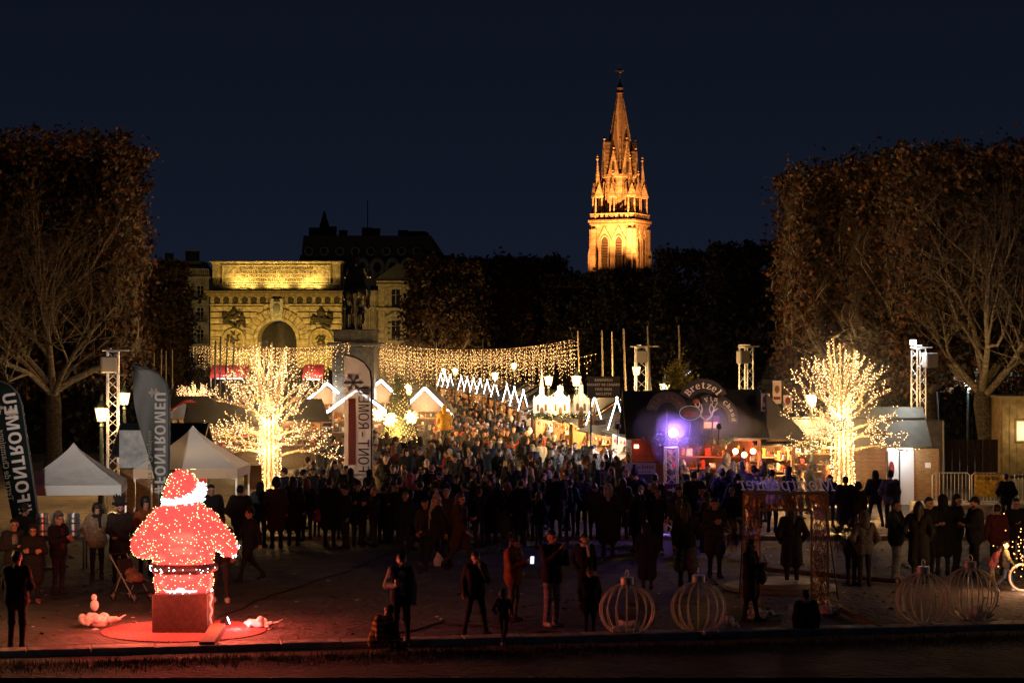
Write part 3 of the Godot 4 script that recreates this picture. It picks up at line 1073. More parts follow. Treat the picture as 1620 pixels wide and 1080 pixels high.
# ---------- triumphal arch ----------
func build_arch() -> void:
	var s := 11.72
	var t := thing("triumphal_arch", "floodlit golden stone triumphal arch with inscribed attic", "arch", Vector3((436.5 - 810) * 290 / F, 0, -290))
	var st := mat("arch_stone", Color(0.42, 0.36, 0.25), 0.85, 0.0, "stone", Vector3.ONE * 0.25)
	var dark := mat("dark_stone", Color(0.035, 0.028, 0.02), 0.9, 0.0, "stone", Vector3.ONE * 0.3)  # one dark tone for the reliefs and the archway sheet
	var yb := 11.3
	var poly := PackedVector2Array([Vector2(-8.9, 0), Vector2(-2.56, 0)])
	poly.append_array(arc(0.1, 6.7, 2.66, 2.6, PI, 0, 24))
	poly.append_array([Vector2(2.76, 0), Vector2(8.9, 0), Vector2(8.9, yb), Vector2(-8.9, yb)])
	part("wall", mb().prism(poly, -5.0, 0).done(), st, t)
	part("soffit_shade", mb().box(Vector3(0.1, 4.5, -4.96), Vector3(5.3, 9.0, 0.05)).done(), dark, t)  # dark sheet closing the archway, standing in for its shade
	# rusticated courses: long blocks each side, voussoirs round the opening
	var ys := [4.6, 5.45, 6.3, 7.15, 8.0, 8.85, 9.7, 10.5, 11.28]
	for i in ys.size() - 1:
		var y0: float = ys[i] + 0.06
		var y1: float = ys[i + 1] - 0.06
		var ym := (y0 + y1) * 0.5
		for sg in [-1.0, 1.0]:
			var x1 := 8.88
			var inner: float = 0.1 * sg + sqrt(maxf(0.0, 4.3 * 4.3 - pow(ym - 6.7, 2))) if absf(ym - 6.7) < 4.3 else 1.3
			if ym > 10.4: inner = 1.7
			var cuts := [inner, lerpf(inner, x1, 0.3 + 0.1 * (i % 2)), lerpf(inner, x1, 0.68 + 0.08 * (i % 2)), x1]
			for c in 3:
				var m := mb()
				m.slab(Vector3(sg * (cuts[c] + cuts[c + 1]) * 0.5, ym, 0.06), Vector3(cuts[c + 1] - cuts[c] - 0.04, y1 - y0, 0.28), 0.08)
				part("stone_block", m.done(), st, t)
	for i in 15:
		var a0 := PI * i / 15.0 + 0.012
		var a1 := PI * (i + 1) / 15.0 - 0.012
		if i == 7: continue
		var q := PackedVector2Array()
		q.append_array(arc(0.1, 6.7, 3.15, 3.1, a0, a1, 3))
		q.append_array(arc(0.1, 6.7, 4.25, 4.2, a1, a0, 3))
		part("voussoir", mb().prism(q, 0, 0.24).done(), st, t)
	var ring := PackedVector2Array()
	ring.append_array(arc(0.1, 6.7, 2.62, 2.58, 0, PI, 24))
	ring.append_array(arc(0.1, 6.7, 3.08, 3.04, PI, 0, 24))
	part("archivolt", mb().prism(ring, 0, 0.34).done(), st, t)
	# keystone with a bluish crest
	part("keystone", mb().prism(PackedVector2Array([Vector2(-0.55, 9.3), Vector2(0.75, 9.3), Vector2(1.0, 11.1), Vector2(0.9, 12.2), Vector2(-0.7, 12.2), Vector2(-0.8, 11.1)]), 0, 0.5).done(), mat("crest_stone", Color(0.42, 0.42, 0.40), 0.8, 0.0, "stone", Vector3.ONE * 0.4), t)
	part("crest", mb().ball(Vector3(0.1, 10.9, 0.5), Vector3(0.5, 0.72, 0.2), 8, 12).done(), mat("crest_blue", Color(0.12, 0.13, 0.16), 0.6), t)
	part("crest_crown", mb().ball(Vector3(0.1, 12.1, 0.45), Vector3(0.45, 0.3, 0.25), 6, 10).box(Vector3(0.1, 11.85, 0.45), Vector3(0.9, 0.12, 0.3)).done(), dark, t)
	# imposts
	for sg in [-1.0, 1.0]:
		part("impost", mb().slab(Vector3(sg * 5.9 + 0.05, 6.55, 0.12), Vector3(5.9, 0.42, 0.44), 0.06).done(), st, t)
	# frieze with triglyphs and round ornaments, cornice
	part("architrave", mb().slab(Vector3(0, 11.42, -2.4), Vector3(17.95, 0.22, 5.2), 0.04).done(), st, t)
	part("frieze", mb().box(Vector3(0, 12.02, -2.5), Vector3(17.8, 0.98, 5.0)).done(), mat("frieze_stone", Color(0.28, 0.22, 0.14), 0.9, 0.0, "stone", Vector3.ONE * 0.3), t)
	for i in 14:
		var x := -8.1 + i * 1.246
		if absf(x) < 1.0: continue
		var m := mb()
		for k in 3: m.box(Vector3(x - 0.62 + k * 0.13, 12.02, 0.06), Vector3(0.08, 0.9, 0.12))
		part("triglyph", m.done(), st, t)
		part("roundel", mb().lathe([Vector2(0.0, 0.02), Vector2(0.12, 0.10), Vector2(0.26, 0.06), Vector2(0.36, 0.14), Vector2(0.42, 0.0)].map(func(p): return Vector2(p.x, p.y)), 12, Vector3(x + 0.1, 12.02, 0), Basis(Vector3.RIGHT, PI / 2)).done(), dark, t)
	var co := mb()
	co.slab(Vector3(0, 12.62, -2.35), Vector3(18.2, 0.2, 5.5), 0.04)
	co.slab(Vector3(0, 12.9, -2.2), Vector3(18.9, 0.34, 6.0), 0.08)
	co.slab(Vector3(0, 13.2, -2.1), Vector3(19.3, 0.24, 6.4), 0.06)
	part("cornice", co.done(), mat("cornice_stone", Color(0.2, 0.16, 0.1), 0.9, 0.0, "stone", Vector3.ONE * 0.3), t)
	# attic
	part("attic", mb().box(Vector3(0, 15.15, -2.6), Vector3(17.3, 3.7, 4.6)).done(), st, t)
	var fr := mb()
	var fx := 7.3
	for e in [[Vector3(0, 16.75, -0.24), Vector3(fx * 2 + .3, 0.14, 0.16)], [Vector3(0, 14.25, -0.24), Vector3(fx * 2 + .3, 0.14, 0.16)], [Vector3(-fx, 15.5, -0.24), Vector3(0.14, 2.36, 0.16)], [Vector3(fx, 15.5, -0.24), Vector3(0.14, 2.36, 0.16)]]:
		fr.slab(e[0], e[1], 0.04)
	part("panel_frame", fr.done(), st, t)
	part("attic_base", mb().slab(Vector3(0, 13.75, -2.5), Vector3(17.5, 0.5, 4.9), 0.05).done(), st, t)
	part("attic_cornice", mb().slab(Vector3(0, 17.08, -2.5), Vector3(17.7, 0.16, 5.0), 0.05).slab(Vector3(0, 17.24, -2.4), Vector3(18.1, 0.14, 5.4), 0.05).done(), st, t)
	var ink := mat("incised", Color(0.05, 0.03, 0.012), 0.9)
	var lines := ["LVDOVICO MAGNO LXXII ANNOS REGNANTE", "DISSOCIATIS REPRESSIS CONCILIATIS GENTIBVS", "QVATVOR DECENNALI BELLO CONIVRATIS", "PAX TERRA MARIQVE PARTA 1715"]
	for i in 4:
		words("inscription", lines[i], 0.33, ink, t, Transform3D(Basis.IDENTITY, Vector3(0, 16.32 - i * 0.52, -0.29)), "Droid Serif", false, 0.04)
	# trophies and medallions
	var r := RandomNumberGenerator.new()
	r.seed = 12
	for sg in [-1.0, 1.0]:
		var cx: float = -5.68 if sg < 0 else 6.1
		var tr := []
		for i in 26:
			var p := Vector3(cx + r.randf_range(-1.4, 1.4), 8.45 + r.randf_range(0, 1.75), 0.25 + r.randf() * 0.2)
			var q := p + Vector3(r.randfn(0, .6), r.randfn(0, .5), r.randfn(0, .1))
			q.x = clampf(q.x, cx - 1.5, cx + 1.5)
			q.y = clampf(q.y, 8.4, 10.3)
			tr.append([p, q, r.randf_range(.12, .28), r.randf_range(.06, .2), 0])
		tr.append([Vector3(cx, 10.5, 0.3), Vector3(cx, 10.75, 0.3), 0.42, 0.3, 0])
		tr.append([Vector3(cx - .4, 10.35, 0.3), Vector3(cx + .4, 10.35, 0.3), 0.2, 0.2, 0])
		var out := {}
		nets(tr, 0.09, 0.08, out)
		part("trophy_relief", regions(out, [0]), dark, t)
		var yc := 6.75
		part("medallion_rim", mb().lathe([Vector2(1.2, 0.24), Vector2(1.3, 0.5), Vector2(1.5, 0.5), Vector2(1.66, 0.24)], 28, Vector3(cx, yc, 0), Basis(Vector3.RIGHT, PI / 2)).done(), st, t)
		part("medallion_field", mb().lathe([Vector2(1.25, 0.30), Vector2(0.001, 0.30)], 28, Vector3(cx, yc, 0), Basis(Vector3.RIGHT, PI / 2)).done(), mat("medallion_stone", Color(0.34, 0.28, 0.15), 0.85, 0.0, "stone", Vector3.ONE * 0.3), t)
		var rl := []
		for i in 16:
			var a := r.randf() * TAU
			var p := Vector3(cx + cos(a) * r.randf() * 0.95, yc + sin(a) * r.randf() * 0.95, 0.34)
			rl.append([p, p + Vector3(r.randfn(0, .35), r.randfn(0, .4), .05), .13, .07, 0])
		out = {}
		nets(rl, 0.07, 0.06, out)
		part("medallion_relief", regions(out, [0]), dark, t)
	# floodlights: on the cornice for the attic, on the ground for the wall
	var amber := Color(1.0, 0.62, 0.14)
	for i in 3:
		var x := [-4.3, 0.2, 4.6][i] as float
		var fl := thing("floodlight", "%s of the three floodlights on the cornice of the arch" % ["leftmost", "middle", "rightmost"][i], "floodlight", t.position + Vector3(x, 13.34, 0.62), 0, "floodlights on the arch")
		part("housing", mb().slab(Vector3(0, 0.08, 0.1), Vector3(1.0, 0.16, 0.25), 0.03).done(), mat("black_metal", Color(0.02, 0.02, 0.02), 0.5), fl)
		part("lamp_glass", mb().box(Vector3(0, 0.17, 0.02), Vector3(0.9, 0.02, 0.2)).done(), glow("flood_glass", amber, 3.0), fl)
		for k in 3: spot(fl, Vector3(-0.9 + k * 0.9, 0.3, 0.1), Vector3(-1.3 + k * 1.3, 2.7, -0.9), amber, 6.0, 75, 1.0, 0.2)
	for i in 2:
		var x := [-7.5, 7.5][i] as float
		var fl := thing("floodlight", ["left ground floodlight in front of the arch", "right ground floodlight in front of the arch"][i], "floodlight", t.position + Vector3(x, 0.12, 11.0), 0, "ground floodlights before the arch")
		part("housing", mb().slab(Vector3(0, 0.2, 0), Vector3(0.6, 0.4, 0.4), 0.05).done(), mat("black_metal", Color(0.02, 0.02, 0.02), 0.5), fl)
		part("lamp_glass", mb().box(Vector3(0, 0.41, -0.05), Vector3(0.5, 0.02, 0.3)).done(), glow("flood_glass", amber, 3.0), fl)
		spot(fl, Vector3(0, 0.6, -0.1), Vector3(-x * 0.5, 8.5, -11.0), Color(1.0, 0.60, 0.12), 120.0, 50, 1.0, 0.3)

# ---------- church tower ----------
func gothic(w: float, h: float, y0: float) -> PackedVector2Array:
	var p := PackedVector2Array([Vector2(-w, y0), Vector2(w, y0)])
	var hs := y0 + h - w * 1.7
	for i in 7:
		var a := i / 6.0 * PI / 3.0
		p.append(Vector2(-w + cos(a) * 2 * w, hs + sin(a) * 2 * w * 0.98))
	for i in range(5, -1, -1):
		var a := i / 6.0 * PI / 3.0
		p.append(Vector2(w - cos(a) * 2 * w, hs + sin(a) * 2 * w * 0.98))
	return p

func build_tower() -> void:
	var d := 450.0
	var t := thing("church_tower", "tall gothic church tower with spire floodlit orange above the trees", "church tower", Vector3((981 - 810) * d / F, 0, -d), deg_to_rad(-24))
	var st := mat("tower_stone", Color(0.44, 0.37, 0.28), 0.85, 0.0, "stone", Vector3.ONE * 0.12)
	var dk := mat("louvre", Color(0.03, 0.025, 0.02), 0.8)
	var H := 4.6
	var yc := 31.8
	part("shaft", mb().box(Vector3(0, yc * 0.5, 0), Vector3(H * 2, yc, H * 2)).done(), st, t)
	for k in 4:
		var B := Basis(Vector3.UP, k * PI / 2)
		var X := Transform3D(B, Vector3.ZERO)
		# corner buttress with weathered offset
		var bt := mb()
		for sg in [-1.0, 1.0]:
			bt.slab(B * Vector3(sg * (H - 0.6), 12.5, H + 0.35), Vector3(1.3, 25.0, 0.9), 0.1, B)
			bt.slab(B * Vector3(sg * (H - 0.6), 27.4, H + 0.22), Vector3(1.1, 6.0, 0.6), 0.1, B)
			bt.prism(PackedVector2Array([Vector2(0, 25.0), Vector2(0.85, 25.0), Vector2(0.5, 26.2), Vector2(0, 26.4)]), -0.6, 0.6, Transform3D(B * Basis(Vector3.UP, -PI / 2), B * Vector3(sg * (H - 0.6), 0, H)))
		part("buttress", bt.done(), st, t)
		for sg in [-1.0, 1.0]:
			var O := X * Transform3D(Basis.IDENTITY, Vector3(sg * 1.55, 0, H + 0.004))
			var g := gothic(0.72, 8.4, 20.4)
			var lv := part("lancet_window", mb().prism(g, 0, 0.05).done(), dk, t, O)
			for i in 12: part("louvre_slat", mb().box(Vector3(0, 21.0 + i * 0.56, 0.14), Vector3(1.36, 0.09, 0.22), Basis(Vector3.RIGHT, 0.5)).done(), mat("louvre_slat", Color(0.10, 0.075, 0.05), 0.8), lv)
			var fp := []
			for q in range(2, g.size()): fp.append(Vector3(g[q].x * 1.2, g[q].y + 0.12, 0.12))
			fp.push_front(Vector3(0.75, 20.4, 0.12))
			fp.append(Vector3(-0.75, 20.4, 0.12))
			var rad := []
			for q in fp: rad.append(0.17)
			part("window_moulding", mb().tube(fp, rad, 6).done(), st, t, O)
			# gable hood over each lancet
			var hp := PackedVector2Array([Vector2(-1.5, 28.0), Vector2(-1.22, 28.0), Vector2(0, 30.1), Vector2(1.22, 28.0), Vector2(1.5, 28.0), Vector2(0, 30.9)])
			part("hood_mould", mb().prism(hp, 0, 0.35).done(), st, t, O)
			part("lower_lancet", mb().prism(gothic(0.5, 5.0, 11.0), 0, 0.05).done(), dk, t, O)
	var cn := mb()
	cn.slab(Vector3(0, 31.4, 0), Vector3(H * 2 + 0.7, 0.5, H * 2 + 0.7), 0.12)
	cn.slab(Vector3(0, 32.0, 0), Vector3(H * 2 + 1.3, 0.7, H * 2 + 1.3), 0.18)
	part("cornice", cn.done(), mat("tower_cornice", Color(0.25, 0.18, 0.12), 0.9, 0.0, "stone", Vector3.ONE * 0.2), t)
	var par := mb()
	for k in 4:
		var B := Basis(Vector3.UP, k * PI / 2)
		for i in 9: par.slab(B * Vector3(-4.4 + i * 1.1, 32.85, 4.7), Vector3(0.7, 1.0, 0.3), 0.05, B)
		par.slab(B * Vector3(0, 33.45, 4.7), Vector3(9.6, 0.22, 0.42), 0.05, B)
	part("parapet", par.done(), st, t)
	# octagonal lantern stage
	var oct := Basis(Vector3.UP, PI / 8)
	part("lantern", mb().lathe([Vector2(3.7, 32.3), Vector2(3.7, 41.0), Vector2(3.95, 41.2), Vector2(3.95, 41.7), Vector2(3.4, 42.0)], 8, Vector3.ZERO, oct, true).done(), st, t)
	for k in 8:
		var B := Basis(Vector3.UP, k * PI / 4)
		var X := Transform3D(B, Vector3.ZERO)
		var O := X * Transform3D(Basis.IDENTITY, Vector3(0, 0, 3.44))
		part("lantern_opening", mb().prism(gothic(0.5, 6.6, 33.6), 0, 0.05).done(), dk, t, O)
		var fp := []
		for q in gothic(0.62, 6.9, 33.4): fp.append(Vector3(q.x, q.y, 0.1))
		fp = fp.slice(1) + [fp[0]]
		var rad := []
		for q in fp: rad.append(0.14)
		part("opening_moulding", mb().tube(fp, rad, 5).done(), st, t, O)
		# steep dormer gable above, ending in a finial
		var gh: float = 46.6 if k % 2 == 0 else 48.6
		var gb := PackedVector2Array([Vector2(-1.25, 41.4), Vector2(1.25, 41.4), Vector2(0.12, gh), Vector2(-0.12, gh)])
		part("gable", mb().prism(gb, -2.2, 0.35, O).lathe([Vector2(0.22, gh), Vector2(0.1, gh + .3), Vector2(0.3, gh + .6), Vector2(0.05, gh + 1.1)], 6, O * Vector3(0, 0, 0.1)).done(), st, t)
		part("gable_slit", mb().prism(gothic(0.26, 2.4, 41.9), 0, 0.05).done(), dk, t, O * Transform3D(Basis.IDENTITY, Vector3(0, 0, 0.36)))
	# corner pinnacles: four colonnettes, gablets, a needle
	for k in 8:
		var a := k * PI / 4 + PI / 4
		var corner := k % 2 == 0
		var rr := 5.15 if corner else 4.1
		var sc := 0.95 if corner else 0.62
		var c := Vector3(sin(a) * rr, 32.3, cos(a) * rr)
		var top: float = 44.6 if corner else 41.5
		var p := mb()
		var B := Basis(Vector3.UP, a)
		p.slab(c + Vector3(0, 0.5, 0), Vector3(2.1 * sc, 1.0, 2.1 * sc), 0.08, B)
		for q in 4:
			var e := Vector3((q % 2 - 0.5) * 1.45 * sc, 0, (int(q / 2.0) - 0.5) * 1.45 * sc)
			p.tube([c + B * e + Vector3.UP, c + B * e + Vector3.UP * 4.6], [0.24 * sc, 0.2 * sc], 6)
		p.slab(c + Vector3(0, 4.9, 0), Vector3(2.1 * sc, 0.6, 2.1 * sc), 0.08, B)
		for q in 4:
			var Bq := B * Basis(Vector3.UP, q * PI / 2)
			p.prism(PackedVector2Array([Vector2(-0.95 * sc, 5.2), Vector2(0.95 * sc, 5.2), Vector2(0, 7.6)]), 0.5 * sc, 1.0 * sc, Transform3D(Bq, c))
		p.lathe([Vector2(0.95 * sc, 5.2), Vector2(0.72 * sc, 7.0), Vector2(0.08, top - 32.3)], 4, c, B * Basis(Vector3.UP, PI / 4), true)
		p.lathe([Vector2(0.08, 0), Vector2(0.3, 0.35), Vector2(0.08, 0.6), Vector2(0.22, 0.9), Vector2(0.02, 1.4)], 6, Vector3(c.x, top, c.z))
		part("pinnacle", p.done(), st, t)
	# spire with ribs, knop and cross
	part("spire", mb().lathe([Vector2(3.35, 41.8), Vector2(0.52, 58.6)], 8, Vector3.ZERO, oct, true).done(), mat("spire_stone", Color(0.46, 0.38, 0.30), 0.85), t)
	var rb := mb()
	for k in 8:
		var a := k * PI / 4 + PI / 8
		rb.tube([Vector3(sin(a) * 3.4, 41.8, cos(a) * 3.4), Vector3(sin(a) * 0.55, 58.6, cos(a) * 0.55)], [0.2, 0.1], 5)
	part("spire_rib", rb.done(), st, t)
	part("knop", mb().lathe([Vector2(0.55, 58.5), Vector2(0.85, 58.9), Vector2(0.6, 59.4), Vector2(0.75, 60.0), Vector2(0.3, 60.9), Vector2(0.12, 61.2)], 8).done(), mat("spire_cap", Color(0.06, 0.04, 0.03), 0.8), t)
	part("cross", mb().rod(Vector3(0, 61, 0), Vector3(0, 65.0, 0), 0.1).rod(Vector3(-0.95, 63.6, 0), Vector3(0.95, 63.6, 0), 0.1).ball(Vector3(0, 63.6, 0), Vector3(.5, .5, .2), 6, 8).done(), mat("black_metal", Color(0.02, 0.02, 0.02), 0.5), t)
	# floodlights on a roof in front of the tower
	for i in 4:
		var x := [-11.0, -3.5, 4.5, 12.0][i] as float
		var pos := t.position + Vector3(x, 19.4, 13.5 if i in [1, 2] else 9.0)
		var fl := thing("floodlight", "%s floodlight below the church tower, hidden by the trees" % ["far left", "second", "third", "far right"][i], "floodlight", pos, 0, "floodlights of the church tower")
		part("housing", mb().slab(Vector3(0, 0.2, 0), Vector3(0.6, 0.4, 0.4), 0.05).bar(Vector3(0, 0, 0), Vector3(0, -19.3, 0), 0.3).done(), mat("black_metal", Color(0.02, 0.02, 0.02), 0.5), fl)
		part("lamp_glass", mb().box(Vector3(0, 0.41, -0.05), Vector3(0.5, 0.02, 0.3)).done(), glow("flood_glass_orange", Color(1.0, 0.45, 0.10), 3.0), fl)
		spot(fl, Vector3(0, 0.7, -0.1), t.position + Vector3(0, [40.0, 55.0, 55.0, 40.0][i], 0) - pos, Color(1.0, 0.33, 0.07), [260.0, 1500.0, 1500.0, 220.0][i], [48, 42, 42, 48][i], 1.0, 0.3)

# ---------- townhouses beyond the arch ----------
func facade(t: Node3D, w: float, x0: float, cols: int, rows: Array, z: float, win: Vector2, frame_m: Material, glass_m: Material) -> void:
	for y in rows:
		for c in cols:
			var x := x0 + (c + 0.5) * w / cols
			var f := part("window", mb().slab(Vector3(x, y, z + 0.03), Vector3(win.x + 0.5, win.y + 0.5, 0.14), 0.05).done(), frame_m, t)
			part("pane", mb().box(Vector3(x, y, z + 0.105), Vector3(win.x, win.y, 0.02)).done(), glass_m, f)
			part("sash_bar", mb().box(Vector3(x, y, z + 0.13), Vector3(0.09, win.y, 0.05)).box(Vector3(x, y + win.y * 0.2, z + 0.128), Vector3(win.x, 0.07, 0.045)).done(), frame_m, f)

func build_town() -> void:
	var wall := mat("town_wall", Color(0.36, 0.32, 0.26), 0.9, 0.0, "stone", Vector3.ONE * 0.1)
	var trim := mat("town_trim", Color(0.42, 0.38, 0.31), 0.85, 0.0, "stone", Vector3.ONE * 0.2)
	var slate := mat("slate", Color(0.03, 0.032, 0.036), 0.6, 0.0, "worn", Vector3.ONE * 0.5)
	var pane := mat("dark_pane", Color(0.01, 0.011, 0.013), 0.08)
	var iron := mat("black_metal", Color(0.02, 0.02, 0.02), 0.5)
	# apartment house left of the arch
	var d := 315.0
	var s := F / d
	var a := thing("apartment_house", "pale apartment house with black balconies left of the arch", "building", Vector3((285 - 810) / s, 0, -d))
	var W := 90.0 / s
	var top := CH + (550 - 440) / s
	part("wall", mb().box(Vector3(0, top * 0.5, -5), Vector3(W, top, 10)).done(), wall, a)
	facade(a, W - 1.0, -W / 2 + .5, 5, [top - 2.0, top - 5.2, top - 8.4, top - 11.8], 0, Vector2(0.9, 1.7), trim, pane)
	for y in [top - 3.3, top - 6.5, top - 9.7]:
		var b := part("balcony", mb().slab(Vector3(0, y, 0.4), Vector3(W - 0.6, 0.22, 0.9), 0.04).done(), trim, a)
		var m := mb()
		m.box(Vector3(0, y + 1.0, 0.8), Vector3(W - 0.6, 0.08, 0.06))
		for i in 46: m.box(Vector3(-W / 2 + 0.4 + i * (W - .8) / 45, y + 0.55, 0.8), Vector3(0.07, 0.9, 0.03))
		part("railing", m.done(), iron, b)
	part("cornice", mb().slab(Vector3(0, top + 0.15, -4.6), Vector3(W + .6, 0.4, 10.4), 0.1).done(), trim, a)
	var bl := mb()
	for i in 30: bl.box(Vector3(-W / 2 + i * W / 29, top + 0.85, 0.2), Vector3(0.16, 0.9, 0.12))
	bl.box(Vector3(0, top + 1.35, 0.2), Vector3(W, 0.14, 0.25))
	part("balustrade", bl.done(), trim, a)
	var rf := part("roof", mb().prism(PackedVector2Array([Vector2(-W / 2, top + .3), Vector2(W / 2, top + .3), Vector2(W / 2 - 1.5, top + 2.6), Vector2(-W / 2 + 1.5, top + 2.6)]), -9, -1.2).done(), slate, a)
	part("chimney", mb().slab(Vector3(1.0, top + 3.2, -5), Vector3(2.0, 2.2, 0.9), .05).done(), trim, rf)
	part("chimney", mb().slab(Vector3(-2.6, top + 3.0, -6), Vector3(1.2, 1.9, 0.9), .05).done(), trim, rf)
	# mansard palace behind the statue
	d = 345.0
	s = F / d
	var m2 := thing("mansard_building", "large dark slate roofed building with round dormers behind the statue", "building", Vector3((592 - 810) / s, 0, -d))
	W = 238.0 / s
	top = CH + (550 - 436) / s
	part("wall", mb().box(Vector3(0, top * 0.5, -8), Vector3(W, top, 16)).done(), wall, m2)
	facade(m2, W - 2, -W / 2 + 1, 9, [top - 3.0, top - 8.0], 0, Vector2(1.3, 2.8), trim, pane)
	var y1 := CH + (550 - 408) / s
	var y2 := CH + (550 - 372) / s
	var r2 := part("roof", mb().prism(PackedVector2Array([Vector2(-W / 2 - .3, top), Vector2(W / 2 + .3, top), Vector2(W / 2 - .6, y1), Vector2(W / 2 - 3.0, y2), Vector2(-W / 2 + 0.6, y2), Vector2(-W / 2 + 0.2, y1)]), -16, -1.0).done(), slate, m2)
	part("lower_roof", mb().prism(PackedVector2Array([Vector2(0.3, top), Vector2(0.3, top + 0.3), Vector2(-1.1, y1 + 0.5), Vector2(-1.5, y1 + 0.5), Vector2(-1.5, top)]), -W / 2, W / 2, Transform3D(Basis(Vector3.UP, -PI / 2), Vector3.ZERO)).done(), slate, m2)
	part("cornice", mb().slab(Vector3(0, top, 0.0), Vector3(W + 1, 0.5, 1.6), .1).done(), trim, m2)
	for i in 8:      # small round dormers near the ridge
		var x := (488.0 + i * 24.5 - 592.0) / s
		var o := part("dormer", mb().lathe([Vector2(0.001, 0.45), Vector2(0.6, 0.45), Vector2(0.75, 0.3), Vector2(0.75, -0.8)], 14, Vector3(x, CH + (550 - 397) / s, -0.6), Basis(Vector3.RIGHT, PI / 2)).done(), trim, r2)
		part("pane", mb().lathe([Vector2(0.5, 0), Vector2(0.001, 0.01)], 12, Vector3(x, CH + (550 - 397) / s, -0.13), Basis(Vector3.RIGHT, PI / 2)).done(), pane, o)
	for i in 6:      # larger oval dormers
		var x := (573.0 + i * 24.0 - 592.0) / s
		var yy := CH + (550 - 423) / s
		var o := part("oval_dormer", mb().lathe([Vector2(0.001, 0.5), Vector2(1.05, 0.5), Vector2(1.25, 0.3), Vector2(1.25, -1.0)], 14, Vector3(x, yy, 0.3), Basis(Vector3.RIGHT, PI / 2) * Basis.from_scale(Vector3(1, 1, 1.35))).done(), trim, r2)
		part("pane", mb().lathe([Vector2(0.62, 0), Vector2(0.001, 0.01)], 12, Vector3(x, yy, 0.82), Basis(Vector3.RIGHT, PI / 2) * Basis.from_scale(Vector3(1, 1, 1.4))).done(), pane, o)
	for q in [[493, 366, 2.6], [517, 364, 1.6], [536, 370, 1.4], [575, 366, 1.8], [590, 367, 1.2], [633, 370, 1.6], [655, 372, 3.2], [666, 374, 1.8]]:
		part("chimney", mb().slab(Vector3((q[0] - 592) / s, CH + (550 - q[1]) / s - 0.6, -9), Vector3(q[2], 3.4, 1.0), 0.08).done(), slate, r2)
	part("turret", mb().lathe([Vector2(1.9, y2 - 0.6), Vector2(1.6, y2 + .8), Vector2(0.9, y2 + 1.2), Vector2(0.75, y2 + 2.2), Vector2(0.1, y2 + 4.4)], 8, Vector3((506 - 592) / s, 0, -8)).done(), slate, r2)
	part("flag_pole", mb().rod(Vector3((576 - 592) / s, y2, -8), Vector3((576 - 592) / s, CH + (550 - 312) / s, -8), 0.08).done(), iron, r2)
	part("side_roof", mb().prism(PackedVector2Array([Vector2((640 - 592) / s, top), Vector2((706 - 592) / s, top - .2), Vector2((706 - 592) / s, top + 2.6), Vector2((690 - 592) / s, top + 3.2), Vector2((660 - 592) / s, top + 3.9)]), -12, 1.4).done(), slate, m2)
	# stone pavilion right of the statue, lit amber from the street
	d = 300.0
	s = F / d
	var p := thing("stone_pavilion", "amber lit stone corner pavilion with tall windows beside the statue", "building", Vector3((640 - 810) / s, 0, -d))
	W = 84.0 / s
	top = CH + (550 - 445) / s
	var st := mat("arch_stone", Color(0.42, 0.36, 0.25), 0.85)
	part("wall", mb().box(Vector3(0, top * 0.5, -6), Vector3(W, top, 12)).done(), st, p)
	part("side_wing", mb().box(Vector3(-W / 2 - 2.4, top * 0.46, -9), Vector3(4.8, top * 0.92, 12)).done(), wall, p)
	for i in 9: part("pilaster", mb().slab(Vector3(-W / 2 - 4.5 + i * 0.52, top * 0.62, -2.85), Vector3(0.26, 4.4, 0.3), .04).done(), st, p)
	for y in [CH + (550 - 471) / s, CH + (550 - 520) / s]:
		var xw := (626 - 640) / s
		var f := part("window", mb().slab(Vector3(xw, y, 0.03), Vector3(1.75, 3.2, 0.16), 0.05).done(), trim, p)
		part("pane", mb().box(Vector3(xw, y - 0.1, 0.12), Vector3(1.15, 2.5, 0.02)).done(), pane, f)
		part("sash_bar", mb().box(Vector3(xw, y - .1, 0.14), Vector3(0.09, 2.5, 0.05)).box(Vector3(xw, y + .4, 0.139), Vector3(1.15, 0.07, 0.045)).done(), trim, f)
		part("sill", mb().slab(Vector3(xw, y - 1.65, 0.15), Vector3(2.2, 0.2, 0.5), .04).done(), trim, p)
	part("pediment", mb().prism(PackedVector2Array([Vector2(-1.5, 0), Vector2(1.5, 0), Vector2(0, 0.75)]), 0, 0.4, Transform3D(Basis.IDENTITY, Vector3((626 - 640) / s, CH + (550 - 501) / s, 0))).done(), trim, p)
	for y in [CH + (550 - 488) / s, CH + (550 - 450) / s, top]:
		part("cornice", mb().slab(Vector3(0, y, 0.1), Vector3(W + .5, 0.34, 0.7), .08).done(), st, p)
	for sg in [-1.0, 1.0]:
		part("quoin", mb().slab(Vector3(sg * (W / 2 - .5), top * 0.5, 0.06), Vector3(0.9, top - .6, 0.24), .05).done(), st, p)
	part("roof", mb().prism(PackedVector2Array([Vector2(-W / 2 - .5, top + .2), Vector2(W / 2 + .5, top + .2), Vector2(W / 2 - 2, top + 2.4), Vector2(-W / 2 + 2.5, top + 2.4)]), -12, 0.2).done(), slate, p)
	var fl := thing("floodlight", "street floodlight lighting the stone pavilion from below", "floodlight", p.position + Vector3(-2, 0.12, 9))
	part("housing", mb().slab(Vector3(0, 0.2, 0), Vector3(0.6, 0.4, 0.4), 0.05).done(), iron, fl)
	part("lamp_glass", mb().box(Vector3(0, 0.41, -0.05), Vector3(0.5, 0.02, 0.3)).done(), glow("flood_glass", Color(1, .62, .14), 3.0), fl)
	spot(fl, Vector3(0, 0.7, -0.1), Vector3(1.0, 10, -9), Color(1.0, 0.62, 0.22), 28.0, 52, 1.0, 0.3)
